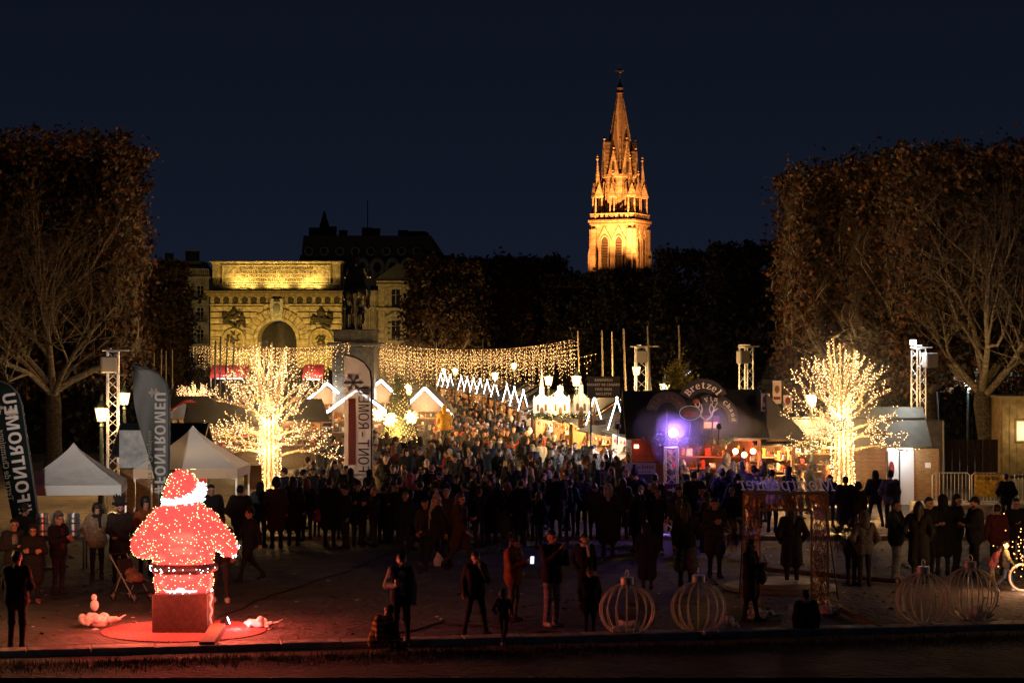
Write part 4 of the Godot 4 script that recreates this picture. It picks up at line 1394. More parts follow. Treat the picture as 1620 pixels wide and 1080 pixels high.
	for q in [[Vector3(-47.5, TER, -300.0), Vector3(0, 9, -15), 16.0, 50.0, "added unseen floodlight lighting the apartment house left of the arch"], [Vector3(-16.0, 14.0, -318.0), Vector3(-6, 12, -27), 3.5, 62.0, "added unseen floodlight lighting the dark slate building's dormers"], [Vector3(-6.2, TER, -119.0), Vector3(-3.2, 8.5, -11), 9.0, 30.0, "small added floodlight lighting the bronze rider from the right"]]:  # lamps with no known source, added to light dim facades and the rider
		var f2 := thing("floodlight", q[4], "floodlight", q[0])
		part("housing", mb().slab(Vector3(0, 0.2, 0), Vector3(0.4, 0.3, 0.3), 0.05).done(), iron, f2)
		part("lamp_glass", mb().box(Vector3(0, 0.36, -0.03), Vector3(0.34, 0.02, 0.2)).done(), glow("flood_glass", Color(1, .62, .14), 3.0), f2)
		spot(f2, Vector3(0, 0.6, -0.1), q[1], Color(1.0, 0.72, 0.38), q[2], q[3], 1.0, 0.3)
	# dim rooflines further left
	d = 335.0
	s = F / d
	for q in [[243, 44, 428, "flat roofed block with a few lit windows behind the left trees"], [228, 26, 418, "narrow dark house behind the left trees"]]:
		var h := thing("town_house", q[3], "building", Vector3((q[0] - 810) / s, 0, -d - 6 * (q[1] % 5)))
		var hh: float = CH + (550 - q[2]) / s
		part("wall", mb().box(Vector3(0, hh / 2, -4), Vector3(q[1] / s, hh, 8)).done(), wall, h)
		part("roof", mb().slab(Vector3(0, hh + .2, -4), Vector3(q[1] / s + .6, 0.5, 8.6), .1).done(), slate, h)
		if q[1] > 30:
			for i in 6:
				var w := part("window", mb().slab(Vector3(-1.6 + i * 0.72, hh - 0.9, 0.03), Vector3(0.6, 1.0, 0.1), .02).done(), trim, h)
				part("lit_pane_light", mb().box(Vector3(-1.6 + i * 0.72, hh - 0.9, 0.09), Vector3(0.42, 0.8, 0.02)).done(), glow("far_window_light", Color(1, 0.7, 0.35), 0.5), w)

# ---------- equestrian statue (a generic bronze rider, seen from behind) ----------
func build_statue() -> void:
	var d := 130.0
	var s := F / d
	var base := Vector3((563 - 810) / s, 0.12, -d)
	var pd := thing("statue_pedestal", "pale stone pedestal under the bronze rider", "pedestal", base)
	var st := mat("pedestal_stone", Color(0.15, 0.135, 0.11), 0.75, 0.0, "stone", Vector3.ONE * 0.4)
	var top := CH + 28.0 / s - 0.12
	part("die", mb().slab(Vector3(0, top * 0.5 - 0.5, 0), Vector3(2.5, top - 1.0, 4.6), 0.05).done(), st, pd)
	part("moulding", mb().slab(Vector3(0, top - 0.85, 0), Vector3(3.1, 0.22, 5.2), .06).done(), st, pd)
	part("cap", mb().slab(Vector3(0, top - 0.36, 0), Vector3(2.35, 0.72, 4.4), .06).done(), st, pd)
	part("ledge", mb().slab(Vector3(0, top - 0.04, 0), Vector3(2.6, 0.14, 4.7), .05).done(), st, pd)
	part("base", mb().slab(Vector3(0, 0.4, 0), Vector3(4.0, 0.8, 6.0), .08).done(), st, pd)
	part("mascaron", mb().ball(Vector3(0.1, top - 2.2, 2.3), Vector3(.22, .28, .12), 6, 8).done(), mat("dark_stone", Color(0.09, 0.07, 0.045), 0.9), pd)
	var t := thing("bronze_rider", "dark bronze horse and rider statue seen from behind on the pedestal", "statue", base + Vector3(0, top + 0.04, 0))
	var b := []
	# horse walking away: hind quarters towards the viewer (+z)
	b.append([Vector3(0, 2.15, 1.1), Vector3(0, 2.1, -0.9), 0.62, 0.55, 0])
	for sg in [-1.0, 1.0]:
		b.append([Vector3(sg * .25, 2.2, 1.25), Vector3(sg * .22, 2.0, .9), 0.42, 0.42, 0])
		var ft := 0.0 if sg > 0 else 0.45
		b.append([Vector3(sg * .32, 2.0, 1.25), Vector3(sg * .36, 1.35, 1.05 + ft * .4), .36, .2, 0])
		b.append([Vector3(sg * .36, 1.35, 1.05 + ft * .4), Vector3(sg * .34, 0.85, 1.5 + ft * .4), .19, .12, 0])
		b.append([Vector3(sg * .34, 0.85, 1.5 + ft * .4), Vector3(sg * .34, 0.15, 1.3 + ft * .4), .11, .09, 0])
		b.append([Vector3(sg * .34, 0.14, 1.3 + ft * .4), Vector3(sg * .34, 0.08, 1.15 + ft * .4), .13, .14, 0])
		b.append([Vector3(sg * .3, 1.9, -.95), Vector3(sg * .3, 1.1, -1.2 - (.5 if sg > 0 else 0.0)), .27, .15, 0])
		b.append([Vector3(sg * .3, 1.1, -1.2 - (.5 if sg > 0 else 0.0)), Vector3(sg * .3, .15 + (.45 if sg > 0 else 0.0), -1.15), .13, .1, 0])
		b.append([Vector3(sg * .3, .14 + (.45 if sg > 0 else 0.0), -1.15), Vector3(sg * .3, .08 + (.4 if sg > 0 else 0.0), -1.3), .13, .14, 0])
		# rider's legs, cloak, arms
		b.append([Vector3(sg * .3, 2.75, -.1), Vector3(sg * .66, 2.2, -.5), .24, .19, 1])
		b.append([Vector3(sg * .66, 2.2, -.5), Vector3(sg * .70, 1.45, -.3), .17, .11, 1])
		b.append([Vector3(sg * .70, 1.40, -.3), Vector3(sg * .74, 1.34, -.6), .11, .09, 1])
		b.append([Vector3(sg * .42, 3.75, -.1), Vector3(sg * .6, 3.25, -.25), .16, .13, 1])
		b.append([Vector3(sg * .6, 3.25, -.25), Vector3(sg * (.35 if sg < 0 else .8), 3.05 if sg < 0 else 3.2, -.8), .13, .09, 1])
	b.append([Vector3(0, 2.2, -.95), Vector3(0, 3.15, -1.75), .42, .24, 0])
	b.append([Vector3(0, 3.15, -1.75), Vector3(0, 2.75, -2.25), .22, .13, 0])
	b.append([Vector3(0, 2.45, 1.62), Vector3(0.05, 2.1, 2.0), .14, .2, 0])
	b.append([Vector3(0.05, 2.1, 2.0), Vector3(0.08, 0.85, 1.95), .2, .08, 0])
	b.append([Vector3(0, 2.75, -.1), Vector3(0, 3.65, -.12), .34, .36, 1])
	b.append([Vector3(0, 3.72, -.1), Vector3(0, 4.05, -.12), .2, .15, 1])
	b.append([Vector3(0, 4.25, -.14), Vector3(0, 4.42, -.12), .2, .2, 1])
	b.append([Vector3(0, 4.3, -.02), Vector3(0, 3.95, .08), .2, .2, 1])
	for i in 5: b.append([Vector3(-.3 + i * .15, 3.6, .18), Vector3(-.55 + i * .27, 2.45, .75), .15, .16, 1])
	var out := {}
	nets(b, 0.065, 0.14, out)
	var br := mat("bronze", Color(0.10, 0.085, 0.05), 0.32, 0.9, "worn", Vector3.ONE * 0.8)
	part("horse", regions(out, [0]), br, t)
	part("rider", regions(out, [1]), br, t)
# ---------- market furniture ----------
func steel() -> Material: return mat("truss_steel", Color(0.55, 0.54, 0.52), 0.35, 0.8)
func black() -> Material: return mat("black_metal", Color(0.02, 0.02, 0.02), 0.5)

func street_lamp(label: String, pos: Vector3, h: float, strength := 7.0, cold := false) -> void:
	var t := thing("street_lamp", label, "street lamp", pos, 0.0, "lantern street lamps of the promenade")
	var iron := mat("lamp_iron", Color(0.02, 0.03, 0.025), 0.5, 0.4)
	part("post", mb().lathe([Vector2(0.20, 0), Vector2(0.20, 0.25), Vector2(0.12, 0.4), Vector2(0.09, 0.9), Vector2(0.07, 1.0), Vector2(0.055, h - 0.75), Vector2(0.09, h - 0.7), Vector2(0.05, h - 0.6)], 10).done(), iron, t)
	part("lantern_glass", mb().lathe([Vector2(0.001, h - 0.54), Vector2(0.13, h - 0.54), Vector2(0.215, h - 0.12), Vector2(0.001, h - 0.12)], 6, Vector3.ZERO, Basis.IDENTITY, true).done(), glow("lantern_light_cold" if cold else "lantern_light", Color(0.9, 0.95, 1.0) if cold else Color(1.0, 0.68, 0.32), 3.2), t)
	part("lantern_cap", mb().lathe([Vector2(0.245, h - 0.118), Vector2(0.245, h - 0.08), Vector2(0.12, h + 0.06), Vector2(0.05, h + 0.14), Vector2(0.02, h + 0.3)], 6, Vector3.ZERO, Basis.IDENTITY, true).done(), iron, t)
	var fr := mb()
	for i in 6:
		var a := TAU * i / 6
		fr.rod(Vector3(cos(a) * 0.135, h - 0.55, sin(a) * 0.135), Vector3(cos(a) * 0.222, h - 0.11, sin(a) * 0.222), 0.012, 4)
	part("lantern_frame", fr.done(), iron, t)
	for k in 2: lamp(t, Vector3(0, h - 0.36, [0.42, -0.42][k]), Color(0.9, 0.95, 1.0) if cold else Color(1.0, 0.55, 0.2), strength, 0.2)

func truss_tower(label: String, pos: Vector3, h: float, w: float, turn: float, box_side := 0.0, flood := false) -> Node3D:
	var t := thing("truss_tower", label, "lighting truss", pos, turn, "aluminium truss towers")
	var br := mb()
	for k in 4:
		var c := Vector3((k % 2 - 0.5) * w, 0, (int(k / 2.0) - 0.5) * w)
		part("upright", mb().rod(c, c + Vector3.UP * h, 0.03, 7).done(), steel(), t)
	var n := int(h / (w * 0.9))
	for f in 4:
		var B := Basis(Vector3.UP, f * PI / 2)
		for i in n:
			var y0 := h * i / n
			var y1 := h * (i + 1) / n
			var x := w * 0.5 * (1 if i % 2 == 0 else -1)
			br.rod(B * Vector3(-x, y0, w * .5), B * Vector3(x, y1, w * .5), 0.013, 4)
		br.rod(B * Vector3(-w * .5, h, w * .5), B * Vector3(w * .5, h, w * .5), 0.025, 5)
	part("bracing", br.done(), steel(), t)
	part("base_plate", mb().slab(Vector3(0, 0.02, 0), Vector3(w + .5, 0.04, w + .5), .01).done(), steel(), t)
	if box_side != 0.0:
		part("loudspeaker", mb().slab(Vector3(box_side * w * 0.9, h - 0.42, w * .5 + 0.2), Vector3(0.5, 0.55, 0.36), .04).done(), mat("speaker_grey", Color(0.16, 0.15, 0.14), 0.6), t)
		part("top_bar", mb().rod(Vector3(-w, h + .04, 0), Vector3(w * 1.6, h + .04, 0), 0.03).rod(Vector3(-.1, h + .1, -w), Vector3(-.1, h + .1, w), 0.03).done(), steel(), t)
	if flood:
		part("flood_lamp", mb().slab(Vector3(-0.3, h + 0.22, 0.1), Vector3(0.24, 0.18, 0.08), .02).done(), glow("cold_flood_light", Color(0.85, 0.93, 1.0), 14.0), t)
		lamp(t, Vector3(-0.3, h + 0.22, 0.3), Color(0.85, 0.93, 1.0), 2.0, 0.1)
	return t

func marquee(label: String, pos: Vector3, turn: float, w: float, eave: float, peak: float, m: Material, valance: Material) -> Node3D:
	var t := thing("marquee_tent", label, "tent", pos, turn, "white pop up tents")
	var h := w * 0.5
	var cv := mb()
	var n := 10
	for f in 4:      # each side of the roof hangs in a slight curve from the peak
		var B := Basis(Vector3.UP, f * PI / 2)
		var rows := []
		for i in n + 1:
			var u := float(i) / n
			var y := lerpf(peak, eave, pow(u, 0.80))
			var row := []
			for k in 7:
				var e := k / 6.0 * 2 - 1
				row.append(B * Vector3(e * h * u, y - 0.07 * sin(u * PI) * (1 - e * e) , h * u))
			rows.append(row)
		for i in n:
			for k in 6:
				cv.quad(rows[i + 1][k], rows[i + 1][k + 1], rows[i][k + 1], rows[i][k])
	part("canopy", cv.done(), m, t)
	for f in 4:
		var B := Basis(Vector3.UP, f * PI / 2)
		part("valance", mb().box(B * Vector3(0, eave - 0.14, h + 0.004), Vector3(w, 0.27, 0.012), B).done(), valance, t)
		part("pole", mb().box(B * Vector3(h - 0.03, (eave - .02) * 0.5, h - 0.03), Vector3(0.045, eave - .02, 0.045)).done(), mat("tent_pole", Color(0.5, 0.48, 0.45), 0.4, 0.6), t)
	var sc := mb()
	for f in 4:
		var B := Basis(Vector3.UP, f * PI / 2)
		sc.bar(B * Vector3(-h, eave - .3, h - .04), B * Vector3(0, eave - .06, h - .04), .02).bar(B * Vector3(h, eave - .3, h - .04), B * Vector3(0, eave - .06, h - .04), .02)
	part("scissor_frame", sc.done(), mat("tent_pole", Color(0.5, 0.48, 0.45), 0.4, 0.6), t)
	return t

# feather flag on a bent pole; x to the right, lettering on the far face and showing through
func feather_flag(label: String, pos: Vector3, h: float, w: float, tilt: float, cloth_m: Material, build_text: Callable, taper := 0.5, low := 0.2) -> void:
	var t := thing("feather_flag", label, "flag", pos, 0.0, "tall feather flags on bent poles")
	var bs := Basis(Vector3.BACK, tilt)
	var pole := []
	var rad := []
	for i in 17:
		var u := i / 16.0
		var y := h * minf(u * 1.12, 1.0)
		var x := 0.0
		if u > 0.76:
			var a := (u - 0.76) / 0.24 * PI * 0.5
			x = -w * 1.02 * (1 - cos(a)) 
			y = h * 0.8512 + h * 0.1488 * sin(a)
		pole.append(bs * Vector3(x, y, 0))
		rad.append(0.034 if u < 0.85 else 0.024)
	part("pole", mb().tube(pole, rad, 6).done(), black(), t)
	part("foot", mb().slab(Vector3(0, 0.03, 0), Vector3(0.6, 0.06, 0.6), .02).rod(Vector3(-.5, .03, .3), Vector3(.5, .03, -.3), .025).done(), black(), t)
	# cloth: straight on the pole side, tapering towards the bottom on the free side
	var c := mb()
	var rows := []
	var n := 26
	for i in n + 1:
		var u := float(i) / n
		var y := lerpf(low * h, h, u)
		var xr := 0.0
		if y > h * 0.8512:
			var a := asin(clampf((y / h - 0.8512) / 0.1488, 0, 1))
			xr = -w * 1.02 * (1 - cos(a))
		var wl := w * lerpf(taper, 1.0, smoothstep(0.0, 0.85, u))
		rows.append([xr, minf(-wl, xr - 0.01), y])
	for f in 2:
		var z := 0.006 if f == 0 else -0.006
		for i in n:
			for k in 6:
				var q := []
				var nn := []
				for e in [[i, k], [i, k + 1], [i + 1, k + 1], [i + 1, k]]:
					var rw: Array = rows[e[0]]
					var u: float = e[1] / 6.0
					q.append(bs * Vector3(lerpf(rw[0], rw[1], u), rw[2], z + 0.035 * sin(u * 5.0 + rw[2] * 2.2) * u))
					var ph: float = u * 5.0 + rw[2] * 2.2
					nn.append(bs * Vector3(-0.035 * (5.0 * cos(ph) * u + sin(ph)) / minf(-.05, rw[1] - rw[0]), -0.035 * 2.2 * cos(ph) * u, 1.0).normalized() * (1.0 if f == 0 else -1.0))
				if f == 1:
					c.trin(q[0], q[1], q[2], nn[0], nn[1], nn[2])
					c.trin(q[0], q[2], q[3], nn[0], nn[2], nn[3])
				else:
					c.trin(q[3], q[2], q[1], nn[3], nn[2], nn[1])
					c.trin(q[3], q[1], q[0], nn[3], nn[1], nn[0])
	part("cloth", c.done(), cloth_m, t)
	build_text.call(t, bs)

func boards(w: float, h: float, d := 0.03, bh := 0.145) -> MB:      # horizontal weatherboards, base at y 0, face towards +z
	var m := mb()
	var n := maxi(1, roundi(h / bh))
	for i in n:
		m.box(Vector3(0, (i + 0.5) * h / n, 0.004 * (i % 2)), Vector3(w, h / n - 0.012, d), Basis(Vector3.RIGHT, 0.06))
	m.box(Vector3(0, h * .5, -d * .6), Vector3(w, h, 0.02))
	return m

func led(parent: Node, a: Vector3, b: Vector3, w := 0.05, key := "white_led_light", col := Color(0.95, 0.97, 1.0), e := 9.0) -> void:
	part("led_strip", mb().rod(a, b, w, 5).done(), glow(key, col, e), parent)

# wooden market stall; origin at the middle of its open front, front towards +z
func chalet(label: String, pos: Vector3, turn: float, w: float, dep: float, eave: float, ridge: float, o := {}) -> Node3D:
	var t := thing("market_stall", label, "market stall", pos, turn, o.get("group", "wooden stalls along the market alley"))
	var wood: Material = o.get("wood", mat("stall_wood", Color(0.34, 0.17, 0.065), 0.75, 0.0, "wood", Vector3(0.6, 4, 4)))
	var roof: Material = o.get("roof", mat("black_roof", Color(0.018, 0.018, 0.02), 0.7, 0.0, "worn", Vector3.ONE))
	var gable: bool = o.get("gable", false)
	var open: bool = o.get("open", true)
	var sd := mb()
	for sg in [-1.0, 1.0]:
		sd.add(boards(dep, eave), Transform3D(Basis(Vector3.UP, sg * PI / 2), Vector3(sg * w * .5, 0, -dep * .5)))
	sd.add(boards(w, eave), Transform3D(Basis(Vector3.UP, PI), Vector3(0, 0, -dep)))
	part("wall", sd.done(), wood, t, Transform3D(), "stuff")
	if open:
		part("front_panel", boards(w, 1.0).done(), wood, t, Transform3D(), "stuff")
		part("counter", mb().slab(Vector3(0, 1.03, 0.05), Vector3(w + .05, 0.06, 0.5), .015).done(), wood, t)
		part("lintel", boards(w, .16).done(), wood, t, Transform3D(Basis.IDENTITY, Vector3(0, eave - .16, 0)), "stuff")
		for sg in [-1.0, 1.0]:      # shelves and hanging goods on the inside of the end walls
			for y in [1.15, 1.55]:
				var sm := mb()
				sm.box(Vector3(sg * (w * .5 - .2), y, -dep * .5), Vector3(.3, .03, dep * .7))
				part("shelf", sm.done(), wood, t)
				for q in 5:
					var wm := mb()
					wm.slab(Vector3(sg * (w * .5 - .2), y + .1 + .03 * (q % 3), -dep * (.2 + .15 * q)), Vector3(.16, .17 + .06 * (q % 3), .14), .02)
					part("ware", wm.done(), cloth(["cream", "red", "mustard", "white", "brown"][(q + int(y * 10)) % 5]), t)
		for q in 7:
			part("hanging_ware", mb().rod(Vector3((q - 3) * w / 7.5, eave - .17, .0), Vector3((q - 3) * w / 7.5, eave - .3, .0), .006, 4).ball(Vector3((q - 3) * w / 7.5, eave - .36, .0), Vector3(.05, .08, .05), 5, 7).done(), cloth(["red", "cream", "mustard"][q % 3]), t)
		for sg in [-1.0, 1.0]:
			part("post", mb().slab(Vector3(sg * (w * .5 - .06), eave * .5, 0.02), Vector3(0.12, eave, 0.14), .015).done(), wood, t)
		var r := RandomNumberGenerator.new()
		r.seed = int(pos.x * 77 + pos.z * 13)
		# wares on the counter and on two shelves at the back
		for y in [1.06, 1.25, 1.65]:
			var z := 0.05 if y < 1.1 else -dep * 0.6
			if y > 1.1: part("shelf", mb().box(Vector3(0, y - .03, z), Vector3(w - .2, .04, .35)).done(), wood, t)
			var x := -w * .5 + .3
			var k := 0
			while x < w * .5 - .3:
				var hh := r.randf_range(.1, .3)
				var ww := r.randf_range(.1, .3)
				var m := mb()
				if r.randf() < .5: m.slab(Vector3(x, y + hh * .5, z), Vector3(ww, hh, .2), .02)
				else: m.lathe([Vector2(.001, 0), Vector2(ww * .4, 0), Vector2(ww * .42, hh * .6), Vector2(ww * .2, hh * .8), Vector2(ww * .2, hh)], 8, Vector3(x, y, z))
				part("ware", m.done(), cloth(["red", "cream", "mustard", "brown", "white", "olive"][r.randi() % 6]), t)
				x += ww + r.randf_range(.05, .25)
				k += 1
		var lc: Color = o.get("light", Color(1.0, 0.62, 0.26))
		part("strip_lamp", mb().slab(Vector3(0, eave - .12, -dep * .3), Vector3(w * .6, .05, .12), .01).done(), glow("stall_lamp_%s" % lc.to_html(), lc, 8.0), t)
		for k in (2 if w > 3.4 else 1):
			lamp(t, Vector3((k - .5) * w * .5 if w > 3.4 else 0.0, eave - .3, -dep * .3), lc, o.get("energy", 2.5), 0.12)
		if o.get("fascia", true): lamp(t, Vector3(0, eave - .15, 0.45), lc, o.get("energy", 2.5) * .12, 0.12)
	else:
		part("front_wall", boards(w, eave).done(), wood, t, Transform3D(), "stuff")
	var rz := 0.45
	if gable:
		var g := PackedVector2Array([Vector2(-w * .5, eave), Vector2(w * .5, eave), Vector2(0, ridge - .08)])
		part("gable_wall", mb().prism(g, -0.02, 0.02).prism(g, -dep - .02, -dep + .02).done(), wood, t)
		var hw := w * .5 + .35
		var ey := eave - (ridge - eave) * .35 / (w * .5)
		for sg in [-1.0, 1.0]:
			var a := Vector3(0, ridge, 0)
			var b := Vector3(sg * hw, ey, 0)
			var mid := (a + b) * .5 + Vector3(0, 0.03, -dep * .5 + .1)
			var ang := atan2(b.y - a.y, (b.x - a.x))
			part("roof", mb().slab(mid, Vector3(a.distance_to(b), .08, dep + .9), .02, Basis(Vector3.BACK, ang)).done(), roof, t)
			if o.get("led", false): led(t, Vector3(0, ridge + .03, rz + .13), Vector3(sg * hw, ey + .03, rz + .13), 0.07)
		if o.get("led", false): lamp(t, Vector3(0, eave + .35, 1.0), Color(0.95, 0.9, 0.8), 1.6, 0.3)
	else:
		var run := dep * .5
		for sg in [-1.0, 1.0]:
			var a := Vector3(0, ridge, -run)
			var b := Vector3(0, eave - .1, -run + sg * (run + .45))
			var ang := atan2(-(b.y - a.y), b.z - a.z)
			part("roof", mb().slab((a + b) * .5 + Vector3.UP * .04, Vector3(w + .5, .08, a.distance_to(b)), .02, Basis(Vector3.RIGHT, ang)).done(), roof, t)
		for sg in [-1.0, 1.0]:
			part("gable_wall", mb().prism(PackedVector2Array([Vector2(-run, eave), Vector2(run, eave), Vector2(0, ridge - .06)]), -.02, .02, Transform3D(Basis(Vector3.UP, PI / 2), Vector3(sg * w * .5, 0, -run))).done(), wood, t)
	# peaked light frames standing on the front edge of the roof
	var nt: int = o.get("peaks", 0)
	for i in nt:
		peak(t, Transform3D(Basis(Vector3.UP, o.get("peak_yaw", 0.0)), Vector3((i + .5) / nt * w - w * .5, eave + .02, 0.42)), o.get("peak_w", 0.45), o.get("peak_h", 1.35), wood)
	return t

func peak(t: Node3D, X: Transform3D, pw: float, ph: float, wood: Material) -> void:
	var p := Node3D.new()
	p.name = "light_peak"
	p.transform = X
	t.add_child(p, true)
	part("peak_board", mb().prism(PackedVector2Array([Vector2(-pw * .5, 0), Vector2(pw * .5, 0), Vector2(0, ph * .62)]), -.05, 0).done(), wood, p)
	led(p, Vector3(-pw, 0, .06), Vector3(0, ph, .06), .03 if ph > 1.2 else .02)
	led(p, Vector3(pw, 0, .06), Vector3(0, ph, .06), .03 if ph > 1.2 else .02)
	part("peak_bulb_light", mb().ball(Vector3(0, ph + .04, .06), Vector3.ONE * (.08 if ph > 1.2 else .045), 6, 8).done(), glow("white_led_light", Color(0.95, 0.97, 1.0), 9.0), p)

func sign_board(label: String, pos: Vector3, turn: float, w: float, h: float, board: Material, group := "") -> Node3D:
	var t := thing("sign", label, "sign", pos, turn, group)
	part("board", mb().slab(Vector3.ZERO, Vector3(w, h, 0.05), 0.01).done(), board, t)
	return t

func arched_words(parent: Node, text: String, r: float, a_mid: float, step: float, h: float, m: Material, c := Vector3.ZERO) -> void:
	for i in text.length():
		if text[i] == " ": continue
		var a := a_mid - (i - (text.length() - 1) * 0.5) * step
		words("letter", text[i], h, m, parent, Transform3D(Basis(Vector3.BACK, a - PI / 2), c + Vector3(cos(a) * r, sin(a) * r, 0)), "Droid Serif", true, 0.03)

# string-light sphere, star lamps and so on
func globe_lamp(label: String, pos: Vector3, r: float, e: float) -> void:
	var t := thing("globe_lamp", label, "lamp", pos, 0.0, "round glowing lamps round the cone of lights")
	part("globe_light", mb().ball(Vector3.ZERO, Vector3.ONE * r, 8, 12).done(), glow("globe_light", Color(1.0, 0.62, 0.22), 9.0), t)
	part("hook", mb().rod(Vector3(0, r * .9, 0), Vector3(0, r + .2, 0), .015).done(), black(), t)
	var spikes := mb()
	var rr := RandomNumberGenerator.new()
	rr.seed = int(pos.x * 100)
	for i in 60:
		var d := Vector3(rr.randfn(), rr.randfn(), rr.randfn()).normalized()
		spikes.ball(d * r * 1.55, Vector3.ONE * .022, 3, 4)
		spikes.rod(d * r * .9, d * r * 1.55, .006, 3)
	part("spark_light", spikes.done(), glow("warm_bulb_light", Color(1.0, 0.56, 0.18), 9.0), t, Transform3D(), "stuff")
	lamp(t, Vector3(0, 0, r * 1.9), Color(1.0, 0.55, 0.18), e, r)

func light_cone(pos: Vector3, h: float, r: float) -> void:
	var t := thing("light_cone", "tall cone shaped fir with gold string lights in the middle of the alley", "christmas tree", pos)
	part("trunk", mb().rod(Vector3.ZERO, Vector3(0, h * .95, 0), .08).done(), mat("plane_bark", Color(0.30, 0.24, 0.17), 0.85), t)
	var g := RandomNumberGenerator.new()
	g.seed = 31
	var where := []
	var cols := []
	var bulbs := []
	for i in 2600:
		var u := sqrt(g.randf())
		var a := g.randf() * TAU
		var rr := r * u * g.randf_range(.55, 1.0)
		var p := Vector3(cos(a) * rr, h * (1 - u) + .3 * u, sin(a) * rr)
		where.append(Transform3D(Basis(Vector3.UP, -a) * Basis(Vector3.BACK, g.randfn(-.4, .4)) * g.randf_range(.20, .34), p))
		cols.append(Color(0.03, 0.05, 0.018) * g.randf_range(.6, 1.5))
	var fm := mat("fir_leaf", Color.WHITE, 0.7)
	fm.vertex_color_use_as_albedo = true
	scatter("branches", spray_mesh(), fm, where, cols, t)
	for i in 620:
		var u := sqrt((i + g.randf()) / 620.0)
		var a := i * 2.4
		bulbs.append(Transform3D(Basis.IDENTITY, Vector3(cos(a) * r * u * 1.02, h * (1 - u) + .3 * u, sin(a) * r * u * 1.02)))
	scatter("bulb", bulb_mesh(), glow("warm_bulb_light", Color(1.0, 0.56, 0.18), 9.0), bulbs, [], t)
	lamp(t, Vector3(0, h * .4, r + .2), Color(1.0, 0.48, 0.13), 8.0, .4)

func garland(parent: Node, a: Vector3, b: Vector3, sag: float, r: float, n: int, sd: int, lit := true) -> void:
	var g := RandomNumberGenerator.new()
	g.seed = sd
	var where := []
	var cols := []
	var bulbs := []
	for i in n:
		var u := g.randf()
		var p := a.lerp(b, u) - Vector3.UP * sag * 4 * u * (1 - u) + Vector3(g.randfn(0, r * .4), g.randfn(0, r * .4), g.randfn(0, r * .4))
		where.append(Transform3D(Basis.from_euler(Vector3(g.randf() * 6, g.randf() * 6, 0)) * g.randf_range(.10, .18), p))
		cols.append(Color(0.04, 0.06, 0.02) * g.randf_range(.6, 1.6))
		if lit and i % 5 == 0: bulbs.append(Transform3D(Basis.IDENTITY * .8, p + Vector3(g.randfn(0, .03), g.randfn(0, .03), .08)))
	var fm := mat("fir_leaf", Color.WHITE, 0.7)
	fm.vertex_color_use_as_albedo = true
	scatter("garland", spray_mesh(), fm, where, cols, parent)
	if bulbs.size(): scatter("garland_light", bulb_mesh(), glow("warm_bulb_light", Color(1.0, 0.56, 0.18), 9.0), bulbs, [], parent)

# open-work bauble of wire hoops
func wire_bauble(label: String, pos: Vector3, r: float, sd: int) -> void:
	var t := thing("wire_bauble", label, "bauble", pos, sd * 0.37, "giant wire baubles on the ground")
	var wire := mat("tinsel_wire", Color(0.85, 0.78, 0.58), 0.35, 0.25)
	var g := RandomNumberGenerator.new()
	g.seed = sd
	for i in 16:
		var a := TAU * i / 16
		var pts := []
		var rr := []
		for k in 15:
			var e := -PI / 2 + 0.22 + (PI - 0.44) * k / 14
			pts.append(Vector3(cos(a) * cos(e) * r, r + sin(e) * r * .96, sin(a) * cos(e) * r))
			rr.append(.013)
		var m := mb()
		m.tube(pts, rr, 5, false)
		part("wire_rib", m.done(), wire, t)
	var fz := mb()
	for i in 1300:
		var a := TAU * (g.randi() % 16) / 16
		var e := g.randf_range(-1.3, 1.3)
		var p := Vector3(cos(a) * cos(e) * r, r + sin(e) * r * .96, sin(a) * cos(e) * r)
		var q := Vector3(g.randfn(), g.randfn(), g.randfn()).normalized() * .045
		fz.tri(p - q, p + q, p + q.cross(Vector3.UP).normalized() * .006)
	part("tinsel", fz.done(), wire, t, Transform3D(), "stuff")
	var top := r * 1.93
	part("cap", mb().lathe([Vector2(.13, top - .05), Vector2(.13, top + .13), Vector2(.115, top + .145), Vector2(.001, top + .145)], 14).done(), mat("bauble_cap", Color(0.6, 0.56, 0.5), 0.4, 0.3), t)
	var ring := []
	var rad := []
	for k in 13:
		ring.append(Vector3(cos(TAU * k / 12) * .07, top + .21 + sin(TAU * k / 12) * .07, 0))
		rad.append(.012)
	part("ring", mb().tube(ring, rad, 5, false).done(), wire, t)
	var hoop := []
	rad = []
	for k in 25:
		hoop.append(Vector3(cos(TAU * k / 24) * .23, .03, sin(TAU * k / 24) * .23))
		rad.append(.02)
	part("foot_hoop", mb().tube(hoop, rad, 5, false).done(), wire, t)

